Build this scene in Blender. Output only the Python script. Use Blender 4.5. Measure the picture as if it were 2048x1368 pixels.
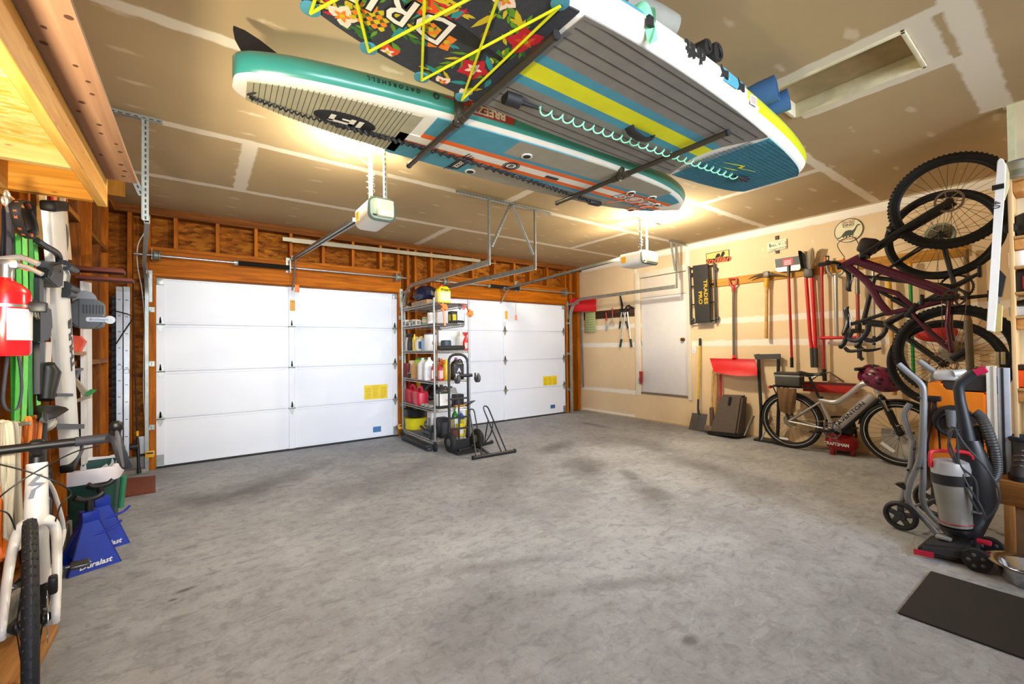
import bpy, bmesh, math, random
from math import pi, sin, cos, radians, sqrt, atan2
from mathutils import Vector as V, Matrix as Mx, Euler
random.seed(7)
for o in list(bpy.data.objects): bpy.data.objects.remove(o)
S = bpy.context.scene; COL = S.collection

# ---------------- room numbers (metres) ----------------
YW, XW, HC, HCAM = 6.171, 6.298, 2.909, 1.30      # garage-door wall, right wall, ceiling, lens height
XL, YB, XA, YA = -0.86, -1.6, 4.446, 0.327        # left wall sheathing, rear limit, alcove corner
FPX, YAW, PIT, ROL = 855.0, .6322788, .0130545, -.0116423

# ---------------- camera ----------------
def ray(px, py):
    x, y = (px-1024)/FPX, -(py-684)/FPX
    c, s = cos(ROL), sin(ROL); x, y = c*x-s*y, s*x+c*y
    c, s = cos(PIT), sin(PIT); f, u = c-s*y, s+c*y
    c, s = cos(YAW), sin(YAW)
    return V((c*x+s*f, -s*x+c*f, u))
def _pt(ax, v, px, py):
    r = ray(px, py); t = (v-(0, 0, HCAM)[ax])/r[ax]
    return V((0, 0, HCAM))+r*t
def PX(v, px, py): return _pt(0, v, px, py)      # point of the plane x = v seen at a photo pixel
def PY(v, px, py): return _pt(1, v, px, py)
def PZ(v, px, py): return _pt(2, v, px, py)
cam = bpy.data.cameras.new('camera'); cob = bpy.data.objects.new('camera', cam); COL.objects.link(cob)
_r, _u, _f = ray(1024+FPX, 684)-ray(1024, 684), ray(1024, 684-FPX)-ray(1024, 684), ray(1024, 684)
_m = Mx.Identity(4)
for i in range(3): _m[i][0], _m[i][1], _m[i][2] = _r[i], _u[i], -_f[i]
_m[2][3] = HCAM
cob.matrix_world = _m
cam.sensor_width = 36; cam.lens = 36*FPX/2048; cam.clip_start = .02
S.camera = cob
S.view_settings.view_transform = 'Standard'; S.view_settings.look = 'None'
S.view_settings.gamma = 1; S.view_settings.use_curve_mapping = False
S.view_settings.exposure = 0.95

# ---------------- world: soft sky fill that enters through the added rear window ----------------
W = bpy.data.worlds.new('World'); S.world = W; W.use_nodes = True
bg = W.node_tree.nodes['Background']; bg.inputs[0].default_value = (.86, .99, 1.2, 1); bg.inputs[1].default_value = .85
_t = W.node_tree; _c = _t.nodes.new('ShaderNodeTexCoord'); _s = _t.nodes.new('ShaderNodeSeparateXYZ'); _t.links.new(_c.outputs['Generated'], _s.inputs[0])   # dull ground below the horizon, bright sky above
_g = _t.nodes.new('ShaderNodeValToRGB'); _t.links.new(_s.outputs[2], _g.inputs[0]); _g.color_ramp.elements[0].position = .44; _g.color_ramp.elements[0].color = (.22, .23, .24, 1); _g.color_ramp.elements[1].position = .52; _g.color_ramp.elements[1].color = (.86, .99, 1.2, 1)
_t.links.new(_g.outputs[0], bg.inputs[0])
def area(name, loc, target, sx, sy, power, col):
    l = bpy.data.lights.new(name, 'AREA'); l.shape = 'RECTANGLE'; l.size = sx; l.size_y = sy; l.energy = power; l.color = col
    o = bpy.data.objects.new(name, l); COL.objects.link(o); o.location = loc
    o.rotation_euler = (V(target)-V(loc)).to_track_quat('-Z', 'Y').to_euler(); return o
def point(name, loc, power, col, r=.03):
    l = bpy.data.lights.new(name, 'POINT'); l.energy = power; l.color = col; l.shadow_soft_size = r
    o = bpy.data.objects.new(name, l); COL.objects.link(o); o.location = loc; return o
_a = area('rear_fill_light', (1.6, -1.56, 1.9), (2.9, 6, 1.2), 4.6, 1.5, 56, (.88, .98, 1.14)); _a.data.spread = radians(78)  # added fill light behind the camera, set in the invented rear window
area('loft_fill_light', (-.64, 1.2, 1.2), (-.6, 2.0, 2.17), .22, .16, 30, (1, .86, .62))  # unseen lamp added to brighten the loft deck from below

# ---------------- materials ----------------
def lin(h):
    c = [int(h[i:i+2], 16)/255 for i in (0, 2, 4)]
    return tuple(x/12.92 if x <= .04045 else ((x+.055)/1.055)**2.4 for x in c)+(1,)
MATS = {}
class NT:
    def __init__(s, name):
        s.m = bpy.data.materials.new(name); s.m.use_nodes = True; s.t = s.m.node_tree; s.n = s.t.nodes
        s.b = s.n['Principled BSDF']
    def new(s, t, **k):
        n = s.n.new(t)
        for a, v in k.items():
            if a.startswith('i_'):
                n.inputs[int(a[2:])].default_value = v
            else: setattr(n, a, v)
        return n
    def link(s, a, b): s.t.links.new(a, b)
    def coord(s, scale=(1, 1, 1), rot=(0, 0, 0)):
        c = s.new('ShaderNodeTexCoord'); m = s.new('ShaderNodeMapping'); s.link(c.outputs['Object'], m.inputs[0])
        m.inputs['Scale'].default_value = scale; m.inputs['Rotation'].default_value = rot; return m.outputs[0]
    def noise(s, vec, scale=5, detail=4, rough=.55, dist=0):
        n = s.new('ShaderNodeTexNoise'); n.inputs['Scale'].default_value = scale; n.inputs['Detail'].default_value = detail
        n.inputs['Roughness'].default_value = rough; n.inputs['Distortion'].default_value = dist; s.link(vec, n.inputs['Vector']); return n.outputs[0]
    def ramp(s, fac, stops):
        r = s.new('ShaderNodeValToRGB'); e = r.color_ramp.elements
        e[0].position, e[0].color = stops[0][0], stops[0][1]; e[1].position, e[1].color = stops[-1][0], stops[-1][1]
        for p, c in stops[1:-1]:
            x = e.new(p); x.color = c
        s.link(fac, r.inputs[0]); return r.outputs[0]
    def mix(s, fac, a, b, mode='MIX'):
        n = s.new('ShaderNodeMix', data_type='RGBA', blend_type=mode)
        for sock, v in ((n.inputs[0], fac), (n.inputs[6], a), (n.inputs[7], b)):
            if hasattr(v, 'is_linked'): s.link(v, sock)
            else: sock.default_value = v
        return n.outputs[2]
    def math(s, op, a, b=0.):
        n = s.new('ShaderNodeMath', operation=op)
        for sock, v in ((n.inputs[0], a), (n.inputs[1], b)):
            if hasattr(v, 'is_linked'): s.link(v, sock)
            else: sock.default_value = v
        return n.outputs[0]
    def mrange(s, v, a, b, c=0., d=1.):
        n = s.new('ShaderNodeMapRange'); s.link(v, n.inputs[0])
        for i, x in enumerate((a, b, c, d)): n.inputs[i+1].default_value = x
        return n.outputs[0]
    def bump(s, h, st=.2, dist=.01):
        n = s.new('ShaderNodeBump'); n.inputs['Strength'].default_value = st; n.inputs['Distance'].default_value = dist
        s.link(h, n.inputs['Height']); s.link(n.outputs[0], s.b.inputs['Normal'])
    def out(s, col, rough=.5, metal=0.):
        for k, v in (('Base Color', col), ('Roughness', rough), ('Metallic', metal)):
            if hasattr(v, 'is_linked'): s.link(v, s.b.inputs[k])
            else: s.b.inputs[k].default_value = v
        return s.m
def mat(h, rough=.5, metal=0., var=.12, scale=9, bump=0., emit=0., alpha=1., coat=0., trans=0.):
    key = (h, rough, metal, var, scale, bump, emit, alpha, coat, trans)
    if key in MATS: return MATS[key]
    t = NT('mat_'+h); c = lin(h)
    if var:
        n = t.noise(t.coord(), scale, 3)
        a = tuple(min(1, x*(1+var)) for x in c[:3])+(1,); b = tuple(x*(1-var) for x in c[:3])+(1,)
        col = t.ramp(n, [(.3, b), (.7, a)])
        t.out(col, rough, metal)
        if bump: t.bump(t.noise(t.coord(), scale*12, 2), bump, .004)
    else: t.out(c, rough, metal)
    if emit: t.b.inputs['Emission Color'].default_value = c; t.b.inputs['Emission Strength'].default_value = emit
    if alpha < 1: t.b.inputs['Alpha'].default_value = alpha
    if coat: t.b.inputs['Coat Weight'].default_value = coat; t.b.inputs['Coat Roughness'].default_value = .12
    if trans: t.b.inputs['Transmission Weight'].default_value = trans
    MATS[key] = t.m; return t.m
def wood(c1, c2, axis=2, rough=.6, scale=1., knots=True):
    key = ('w', c1, c2, axis, scale)
    if key in MATS: return MATS[key]
    t = NT('wood_'+c1); sc = [14*scale]*3; sc[axis] = .9*scale
    v = t.coord(sc); n = t.noise(v, 1.6, 5, .6, 1.2); n2 = t.noise(v, 7, 2)
    f = t.math('ADD', t.math('MULTIPLY', n, .75), t.math('MULTIPLY', n2, .25))
    col = t.ramp(f, [(.32, lin(c2)), (.5, tuple((a+b)/2 for a, b in zip(lin(c1), lin(c2)))), (.62, lin(c1))])
    if knots:
        sk = [5.]*3; sk[axis] = 1.7; k = t.new('ShaderNodeTexVoronoi'); t.link(t.coord(sk), k.inputs['Vector'])
        col = t.mix(t.mrange(k.outputs[0], .0, .14, .75, 0.), col, lin('4a260c'))
    t.out(col, rough); t.bump(f, .12, .003); t.b.inputs['Specular IOR Level'].default_value = .12
    MATS[key] = t.m; return t.m
def osb(c1, c2, c3, plane='XZ', s=1.):
    key = ('o', c1, c2, plane)
    if key in MATS: return MATS[key]
    t = NT('osb_'+c1); co = []
    for k, (rot, sc) in enumerate((((0, 0.3, .25), (9*s, 9*s, 26*s)), ((.4, -.5, -.7), (12*s, 12*s, 30*s)))):
        v = t.coord(sc if plane == 'XZ' else (sc[0], sc[2], sc[1]), rot)
        w = t.new('ShaderNodeTexVoronoi'); t.link(v, w.inputs['Vector']); w.inputs['Scale'].default_value = 1.1
        bw = t.new('ShaderNodeSeparateColor'); t.link(w.outputs['Color'], bw.inputs[0]); co.append(bw.outputs[0])
    f = t.mix(.5, co[0], co[1]); n = t.noise(t.coord(), 2.2, 5)
    col = t.ramp(f, [(.1, lin(c3)), (.45, lin(c2)), (.85, lin(c1))])
    col = t.mix(t.mrange(n, .35, .7, 0, .55), col, lin(c2))
    t.out(col, .7); t.bump(co[0], .2, .002); t.b.inputs['Specular IOR Level'].default_value = .12
    MATS[key] = t.m; return t.m

# ---------------- mesh building ----------------
def frame(o, x, z=None, y=None):      # matrix with origin o, local x along x, local z close to z (or y close to y)
    x = V(x).normalized()
    if z is not None: y = V(z).cross(x).normalized(); z = x.cross(y)
    else: z = x.cross(V(y)).normalized(); y = z.cross(x)
    m = Mx.Identity(4)
    for i in range(3): m[i][0], m[i][1], m[i][2], m[i][3] = x[i], y[i], z[i], o[i]
    return m
def loc(*p): return Mx.Translation(V(p[0]) if len(p) == 1 else V(p))
def rot(ax, deg): return Mx.Rotation(radians(deg), 4, ax)
I4 = Mx.Identity(4)
class MB:
    def __init__(s, m=None): s.b = bmesh.new(); s.m = m or I4; s.mi = 0; s.uv = None
    def _v(s, p): return s.b.verts.new(s.m @ V(p))
    def _f(s, vs):
        try:
            f = s.b.faces.new(vs); f.material_index = s.mi; f.smooth = True; return f
        except ValueError: return None
    def box(s, c, d, m=None, bev=0., seg=2):
        m = m or I4; vs = []
        for x in (-.5, .5):
            for y in (-.5, .5):
                for z in (-.5, .5): vs.append(s._v(V(c)+(m @ V((x*d[0], y*d[1], z*d[2])) if m is not I4 else V((x*d[0], y*d[1], z*d[2])))))
        fs = [s._f([vs[i] for i in q]) for q in ((0, 1, 3, 2), (4, 6, 7, 5), (0, 4, 5, 1), (2, 3, 7, 6), (0, 2, 6, 4), (1, 5, 7, 3))]
        if bev:
            es = {e for f in fs for e in f.edges}
            r = bmesh.ops.bevel(s.b, geom=list(es), offset=bev, segments=seg, affect='EDGES', profile=.5)
            for f in r['faces']: f.smooth = True; f.material_index = s.mi
        return s
    def bx(s, x0, x1, y0, y1, z0, z1, bev=0., seg=2):
        return s.box(((x0+x1)/2, (y0+y1)/2, (z0+z1)/2), (abs(x1-x0), abs(y1-y0), abs(z1-z0)), None, bev, seg)
    def bar(s, a, b, w, h, up=(0, 0, 1), bev=0.):      # rectangular bar from a to b
        a, b = V(a), V(b); x = (b-a); up = V(up)
        if abs(x.normalized().dot(up)) > .95: up = V((0, 1, 0)) if abs(x.normalized().y) < .9 else V((1, 0, 0))
        f = frame((0, 0, 0), x, z=up).to_3x3()
        return s.box((a+b)/2, (x.length, w, h), f, bev)
    def ring(s, c, x, y, rx, ry, seg, a0=0.):
        return [s._v(c+x*(rx*cos(a0+2*pi*i/seg))+y*(ry*sin(a0+2*pi*i/seg))) for i in range(seg)]
    def skin(s, rings, closed=False, caps=True):
        n = len(rings[0])
        for a, b in zip(rings, rings[1:]+([rings[0]] if closed else [])):
            for i in range(n): s._f([a[i], a[(i+1) % n], b[(i+1) % n], b[i]])
        if caps and not closed: s._f(rings[0][::-1]); s._f(rings[-1])
    def tube(s, pts, r, seg=10, closed=False, caps=True, flat=1., up=None):
        pts = [V(p) for p in pts]; n = len(pts); rs = r if isinstance(r, (list, tuple)) else [r]*n
        T = []
        for i in range(n):
            a = pts[(i-1) % n] if (closed or i) else pts[i]; b = pts[(i+1) % n] if (closed or i < n-1) else pts[i]
            T.append((b-a).normalized())
        u = V(up) if up else (V((0, 0, 1)) if abs(T[0].z) < .9 else V((1, 0, 0)))
        rings = []
        for i in range(n):
            u = (u-T[i]*u.dot(T[i]))
            u = u.normalized() if u.length > 1e-6 else T[i].orthogonal().normalized()
            w = T[i].cross(u); rings.append(s.ring(pts[i], w, u, rs[i], rs[i]*flat, seg))
        s.skin(rings, closed, caps); return s
    def cyl(s, a, b, r, r2=None, seg=16): return s.tube([a, b], [r, r if r2 is None else r2], seg)
    def lathe(s, prof, o=(0, 0, 0), axis=(0, 0, 1), seg=20, caps=True):
        z = V(axis).normalized(); x = z.orthogonal().normalized(); y = z.cross(x); o = V(o)
        s.skin([s.ring(o+z*h, x, y, max(r, 1e-4), max(r, 1e-4), seg) for r, h in prof], caps=caps); return s
    def ball(s, c, r, seg=14, rings=8, m=None):
        r = (r, r, r) if not isinstance(r, (tuple, list)) else r; m = (m or I4).to_3x3(); c = V(c); R = []
        for j in range(rings+1):
            t = -pi/2+pi*j/rings; k = max(cos(t), .01)
            R.append([s._v(c+m @ V((r[0]*k*cos(2*pi*i/seg), r[1]*k*sin(2*pi*i/seg), r[2]*sin(t)))) for i in range(seg)])
        s.skin(R); return s
    def torus(s, c, n, R, r, seg=40, rs=10, flat=1., a0=0., a1=2*pi):
        n = V(n).normalized(); x = n.orthogonal().normalized(); y = n.cross(x); c = V(c); full = abs(a1-a0-2*pi) < 1e-6
        k = seg if full else seg+1; rings = []
        for i in range(k):
            a = a0+(a1-a0)*i/seg; d = x*cos(a)+y*sin(a)
            rings.append([s._v(c+d*(R+r*cos(2*pi*j/rs))+n*(r*flat*sin(2*pi*j/rs))) for j in range(rs)])
        s.skin(rings, full); return s
    def prism(s, poly, f=None, d=.01, z0=0.):         # 2-D outline in local xy of frame f, from z0 to z0+d
        f = f or I4; a = [s._v(f @ V((x, y, z0))) for x, y in poly]; b = [s._v(f @ V((x, y, z0+d))) for x, y in poly]
        n = len(poly)
        for i in range(n):
            q = s._f([a[i], a[(i+1) % n], b[(i+1) % n], b[i]])
        s._f(a[::-1]); s._f(b); return s
    def poly3(s, pts, d):                              # outline of 3-D points thickened by vector d
        a = [s._v(V(p)) for p in pts]; b = [s._v(V(p)+V(d)) for p in pts]; n = len(a)
        for i in range(n): s._f([a[i], a[(i+1) % n], b[(i+1) % n], b[i]])
        s._f(a[::-1]); s._f(b); return s
    def quad(s, pts): s._f([s._v(V(p)) for p in pts]); return s
    def loft(s, rows, closed=False, thick=0.):         # grid of points, rows of equal length
        R = [[s._v(V(p)) for p in r] for r in rows]
        for a, b in zip(R, R[1:]):
            for i in range(len(a)-(0 if closed else 1)): s._f([a[i], a[(i+1) % len(a)], b[(i+1) % len(a)], b[i]])
        return s
    def text(s, txt, f, size, d=.001, align='CENTER', bold=0., sx=1., shear=0., flip=False):
        c = bpy.data.curves.new('t', 'FONT'); c.body = txt; c.size = size; c.extrude = d/2; c.align_x = align; c.align_y = 'CENTER'
        c.offset = bold; c.shear = shear; c.resolution_u = 2; o = bpy.data.objects.new('t', c); COL.objects.link(o)
        dg = bpy.context.evaluated_depsgraph_get(); me = bpy.data.meshes.new_from_object(o.evaluated_get(dg))
        vs = [s._v(f @ V((v.co.x*sx, v.co.y, v.co.z+d/2))) for v in me.vertices]
        for p in me.polygons:
            q = s._f([vs[i] for i in p.vertices])
            if q: q.smooth = False
        bpy.data.objects.remove(o); bpy.data.curves.remove(c); bpy.data.meshes.remove(me); return s
    def mesh(s, name, inv=None, auto=38, recalc=True):
        if recalc: bmesh.ops.recalc_face_normals(s.b, faces=s.b.faces[:])
        if inv is not None: s.b.transform(inv)
        me = bpy.data.meshes.new(name); s.b.to_mesh(me); s.b.free()
        me.set_sharp_from_angle(angle=radians(auto)); return me
WM = {}
def tag(o, label=None, cat=None, group=None, kind=None):
    for k, v in (('label', label), ('category', cat), ('group', group), ('kind', kind)):
        if v: o[k] = v
    return o
def thing(name, label, cat, m=None, group=None):
    m = m if m is not None else I4
    if not isinstance(m, Mx): m = loc(m)
    o = bpy.data.objects.new(name, None); COL.objects.link(o); o.matrix_world = m; o.empty_display_size = .05
    WM[o.name] = m.copy(); return tag(o, label, cat, group)
def part(name, mb, mats, parent=None, label=None, local=False, auto=38, recalc=True, **k):
    m = WM.get(parent.name, I4) if parent else I4
    me = mb.mesh(name, None if local or not parent else m.inverted(), auto, recalc)
    for x in (mats if isinstance(mats, (list, tuple)) else [mats]): me.materials.append(x)
    o = bpy.data.objects.new(name, me); COL.objects.link(o)
    if parent: o.parent = parent
    WM[o.name] = m.copy(); return tag(o, label, **k)
def solo(name, mb, mats, label, cat, group=None, auto=38, base=None, **k):   # a thing that is one mesh; origin moved to its base
    if base is None:
        zs = [v.co for v in mb.b.verts]; base = (sum(v.x for v in zs)/len(zs), sum(v.y for v in zs)/len(zs), min(v.z for v in zs))
    me = mb.mesh(name, loc(base).inverted(), auto)
    for x in (mats if isinstance(mats, (list, tuple)) else [mats]): me.materials.append(x)
    o = bpy.data.objects.new(name, me); COL.objects.link(o); o.matrix_world = loc(base); WM[o.name] = loc(base)
    return tag(o, label, cat, group, **k)
def struct(name, mb, mats, parent=None, auto=38):
    o = part(name, mb, mats, parent, auto=auto)
    if not parent: o['kind'] = 'structure'
    return o
def copy_thing(o, m, label=None, group=None):
    c = o.copy(); COL.objects.link(c); c.matrix_world = m; WM[c.name] = m.copy()
    def rec(a, b):
        for ch in list(a.children):
            d = ch.copy(); COL.objects.link(d); d.parent = b; rec(ch, d)
    rec(o, c)
    if label: c['label'] = label
    if group: c['group'] = group
    return c
def arc(c, r, a0, a1, n, f=None):   # 2-D arc points
    return [(c[0]+r*cos(radians(a0+(a1-a0)*i/n)), c[1]+r*sin(radians(a0+(a1-a0)*i/n))) for i in range(n+1)]
def bez(p, n=8):                     # smooth curve through points (Catmull-Rom)
    p = [V(q) for q in p]; out = []
    for i in range(len(p)-1):
        a, b, c, d = p[max(i-1, 0)], p[i], p[i+1], p[min(i+2, len(p)-1)]
        for k in range(n):
            t = k/n; out.append(.5*((2*b)+(c-a)*t+(2*a-5*b+4*c-d)*t*t+(3*b-a-3*c+d)*t**3))
    return out+[p[-1]]
def rrect(w, h, r, n=4):
    o = []
    for cx, cy, a in ((w/2-r, h/2-r, 0), (-w/2+r, h/2-r, 90), (-w/2+r, -h/2+r, 180), (w/2-r, -h/2+r, 270)): o += arc((cx, cy), r, a, a+90, n)
    return o
BLK = mat('141414', .45); RUB = mat('1b1b1b', .8, 0, .2, 30); DK = mat('2b2b2d', .5); STEEL = mat('b4b8ba', .32, .9, .1); GALV = mat('a3a79f', .42, .75, .15, 14)
CHR = mat('d0d2d4', .15, 1., 0); WHT = mat('e9e8e4', .45, 0, .03); RED = mat('c2141c', .4, 0, .1); GRY = mat('77797b', .5)
# ================= SETTING =================
def concrete():
    t = NT('concrete_floor'); v = t.coord()
    n1 = t.noise(v, .9, 6, .6, .3); n2 = t.noise(v, 5, 8, .7); n3 = t.noise(v, 45, 4, .7)
    sx = t.new('ShaderNodeSeparateXYZ'); t.link(v, sx.inputs[0]); x, y = sx.outputs[0], sx.outputs[1]
    f = t.math('ADD', t.math('MULTIPLY', n1, .5), t.math('ADD', t.math('MULTIPLY', n2, .35), t.math('MULTIPLY', n3, .15)))
    col = t.ramp(f, [(.30, lin('787a7c')), (.46, lin('949699')), (.56, lin('a4a7aa')), (.72, lin('b8bbbe'))])
    nm = t.noise(t.coord((1, 1, 1), (0, 0, .6)), 14, 6, .72, .6); nl = t.noise(t.coord((.9, 2.6, 1), (0, 0, .55)), 5, 7, .7, .8)
    col = t.mix(t.mrange(nm, .5, .64, 0, .42), col, lin('66676a')); col = t.mix(t.mrange(nl, .54, .68, 0, .45), col, lin('5c5d5f')); col = t.mix(t.mrange(nl, .3, .42, .4, 0), col, lin('c0c2c5'))
    jit = t.math('MULTIPLY', t.math('SUBTRACT', t.noise(v, 3.5, 5), .5), 1.5)
    def blob(px, py, rx, ry, st, ang=0.):
        nonlocal col
        p = PZ(0, px, py); c, s = cos(ang), sin(ang)
        dx, dy = t.math('SUBTRACT', x, p.x), t.math('SUBTRACT', y, p.y)
        a = t.math('DIVIDE', t.math('ADD', t.math('MULTIPLY', dx, c), t.math('MULTIPLY', dy, s)), rx)
        b = t.math('DIVIDE', t.math('SUBTRACT', t.math('MULTIPLY', dy, c), t.math('MULTIPLY', dx, s)), ry)
        d = t.math('ADD', t.math('SQRT', t.math('ADD', t.math('MULTIPLY', a, a), t.math('MULTIPLY', b, b))), jit)
        col = t.mix(t.mrange(d, .25, 1.15, st, 0.), col, lin('3e3a36'))
    for q in ((1170, 935, .55, .28, .6, .9), (1300, 985, .4, .2, .55, .9), (1110, 895, .5, .18, .5, .5), (430, 1000, .45, .4, .45, .4), (560, 960, .7, .25, .45, .6),
              (1010, 960, .9, .3, .3, .8), (1310, 890, .5, .3, .4, 1.2), (1190, 850, .35, .12, .6, 1.57), (1490, 970, .7, .3, .35, 1.3), (1400, 930, .8, .2, .35, 1.4),
              (800, 950, 1., .35, .3, .5), (370, 1180, .06, .025, .8, .2), (345, 1200, .025, .015, .8, 0), (1240, 1170, .5, .06, .35, 2.7), (1000, 1130, .55, .07, .3, 2.75),
              (1380, 1280, .05, .03, .6, 0), (960, 1240, .5, .3, .2, .3), (1760, 905, .5, .2, .4, 1.3), (1260, 950, .3, .1, .5, 1.)): blob(*q)
    w = t.new('ShaderNodeTexNoise'); t.link(t.coord((1.4, .35, 1), (0, 0, .5)), w.inputs['Vector']); w.inputs['Scale'].default_value = 4; w.inputs['Detail'].default_value = 9; w.inputs['Roughness'].default_value = .75
    col = t.mix(t.mrange(w.outputs[0], .62, .74, 0, .35), col, lin('c9c5bf'))
    col = t.mix(t.mrange(n3, .66, .74, 0, .3), col, lin('4c4843'))
    t.bump(t.math('ADD', n3, t.math('MULTIPLY', n2, .6)), .12, .01)
    return t.out(col, t.mrange(n2, .3, .7, .62, .85))
def drywall(name, base, mud, bands=(), spots=None, spotcol=None):
    # bands: (axis, centre, half width, other axis, lo, hi)
    t = NT(name); v = t.coord(); sx = t.new('ShaderNodeSeparateXYZ'); t.link(v, sx.inputs[0]); A = sx.outputs
    edge = t.math('MULTIPLY', t.math('SUBTRACT', t.noise(v, 7, 5, .6), .5), .05)
    n = t.noise(v, 1.1, 4); c = lin(base)
    col = t.ramp(n, [(.3, tuple(q*.93 for q in c[:3])+(1,)), (.7, tuple(min(1, q*1.07) for q in c[:3])+(1,))])
    if spots:
        ax, px_, ay, py_, rx, ry, off = spots
        u = t.math('MULTIPLY', t.math('SUBTRACT', t.math('FRACT', t.math('DIVIDE', A[ax], px_)), .5), px_/rx)
        w = t.math('MULTIPLY', t.math('SUBTRACT', t.math('FRACT', t.math('DIVIDE', t.math('ADD', A[ay], off), py_)), .5), py_/ry)
        d = t.math('SQRT', t.math('ADD', t.math('MULTIPLY', u, u), t.math('MULTIPLY', w, w)))
        d = t.math('ADD', d, t.math('MULTIPLY', t.math('SUBTRACT', t.noise(v, 9, 4), .5), 3.4))
        col = t.mix(t.mrange(d, .2, 1., .6, 0), col, lin(spotcol or mud))
    for ax, ce, hw, ot, lo, hi in bands:
        d = t.math('ADD', t.math('ABSOLUTE', t.math('SUBTRACT', A[ax], ce)), edge)
        m = t.mrange(d, hw-.008, hw+.008, 1, 0)
        if lo is not None: m = t.math('MULTIPLY', m, t.math('MULTIPLY', t.math('GREATER_THAN', A[ot], lo), t.math('LESS_THAN', A[ot], hi)))
        col = t.mix(m, col, lin(mud))
    t.bump(t.noise(v, 60, 2), .05, .003); t.b.inputs['Specular IOR Level'].default_value = .15
    return t.out(col, .85)
struct('floor', MB().bx(XL-.2, XW+.15, YB, YW+.4, -.1, 0), concrete())
cb = [(1, y, .042, 0, -5, 9) for y in (1.45, 2.65, 3.85, 5.05)]+[(0, 2.71, .05, 1, 5.05, 6.2), (0, .33, .055, 1, 3.85, 5.05), (0, 2.75, .05, 1, 2.65, 3.85), (0, 4.62, .05, 1, 1.45, 2.65),
      (0, 4.9, .05, 1, 3.85, 5.05), (1, .36, .055, 0, 2.8, 4.45), (1, .39, .06, 0, 3.45, 4.45), (0, 2.88, .045, 1, .36, 1.4), (0, 3.45, .05, 1, .45, 1.2), (1, .5, .05, 0, 2.9, 3.5),
      (0, XW-.03, .05, 1, -9, 9), (0, XA+.03, .05, 1, -2, .35)]
CEIL = drywall('ceiling_drywall', 'b29b75', 'dfd4be', cb, (0, .61, 1, .33, .075, .022, .1), 'dccaac')
hx0, hx1, hy0, hy1 = 2.92, 3.41, .55, 1.24        # attic hatch opening
mb = MB()
for a in ((XL-.2, hx0, YB, YW+.4), (hx1, XW+.15, YB, YW+.4), (hx0, hx1, YB, hy0), (hx0, hx1, hy1, YW+.4)): mb.bx(*a, HC, HC+.1)
struct('ceiling', mb, CEIL)
hm = mat('d8cfae', .7)
mb = MB()
for a in ((hx0, hx0+.02, hy0, hy1), (hx1-.02, hx1, hy0, hy1), (hx0, hx1, hy0, hy0+.02), (hx0, hx1, hy1-.02, hy1)): mb.bx(*a, HC-.012, HC+.12, .003)
struct('trim_1', mb, hm)
mb = MB().bx(hx0+.021, hx1-.021, hy0+.021, hy1-.021, HC+.085, HC+.1)
o = solo('attic_hatch_cover', mb, mat('a08a66', .8), 'tan drywall attic hatch cover recessed in the ceiling on the right', 'hatch')
# right wall with the small side door
wb = [(2, 1.67, .04, 1, 3.3, 6.4), (2, 1.33, .042, 1, -1, 6.4), (2, 1.66, .042, 1, 0, 3.3), (2, .47, .035, 1, 4.85, 6.2), (1, 3.83, .035, 2, 2.5, 2.95), (2, 2.88, .07, 1, -1, 6.4), (1, 4.83, .03, 2, 2.5, 2.9),
      (2, .02, .05, 1, 4.9, 6.2)]
WALL = drywall('wall_drywall', 'ebd2aa', 'f8f0e2', wb, (1, .6, 2, .42, .03, .05, .12), 'f0e2c6')
dy0, dy1, dz0, dz1 = 3.845, 4.755, .46, 2.5
mb = MB()
for a in ((YA-.1, dy0, 0, HC+.1), (dy1, YW+.4, 0, HC+.1), (dy0, dy1, 0, dz0), (dy0, dy1, dz1, HC+.1)): mb.bx(XW, XW+.12, *a)
struct('wall_right', mb, WALL)
WD = mat('e6e4e4', .5, 0, .02); TRW = mat('eee2cc', .55, 0, .04)
d3 = struct('door_3', MB().bx(XW+.03, XW+.07, 3.86, 4.745, .492, 2.14, .003), WD)
struct('transom_panel', MB().bx(XW+.025, XW+.07, 3.86, 4.745, 2.147, 2.495, .003), mat('eadfd0', .55, 0, .03), d3)
struct('door_knob', MB().lathe([(.03, 0), (.03, .006), (.012, .012), (.012, .03), (.026, .042), (.028, .055), (.02, .066), (.004, .07)], PX(XW+.03, 1367, 679), (-1, 0, 0)), mat('b08a3c', .2, 1, .05), d3)
struct('threshold', MB().bx(XW-.01, XW+.08, 3.85, 4.75, .46, .49), mat('7d6d5c', .6), d3)
for z in (.68, 1.3, 1.95): struct('hinge', MB().bx(XW+.018, XW+.032, 4.742, 4.752, z, z+.09), STEEL, d3)
mb = MB(); mb.bx(XW-.018, XW+.02, 4.755, 4.855, .43, 2.6, .004); mb.bx(XW-.018, XW+.02, 3.785, 3.85, .43, 2.6, .004); mb.bx(XW-.018, XW+.02, 3.85, 4.755, 2.5, 2.6, .004)
struct('trim_2', mb, TRW)
struct('trim_3', MB().bx(XW-.02, XW+.02, YA, YW, 0, .025), mat('b9a98e', .8))
# alcove return wall and the wall that carries on towards the viewer's right
struct('wall_alcove', MB().bx(XA+.02, XW+.15, YA-.1, YA, 0, HC+.1), WALL)
WR = drywall('wall_rear_drywall', 'dcc07e', 'efe6c4', [(1, YA-.04, .07, 2, -1, 9), (2, 2.86, .07, 1, -9, 9)])
struct('wall_rear', MB().bx(XA, XA+.12, YB, YA, 0, HC+.1), WR)
struct('trim_4', MB().bx(XA-.004, XA+.03, YA-.03, YA+.004, 0, HC), mat('e8ecc4', .6))
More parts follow.
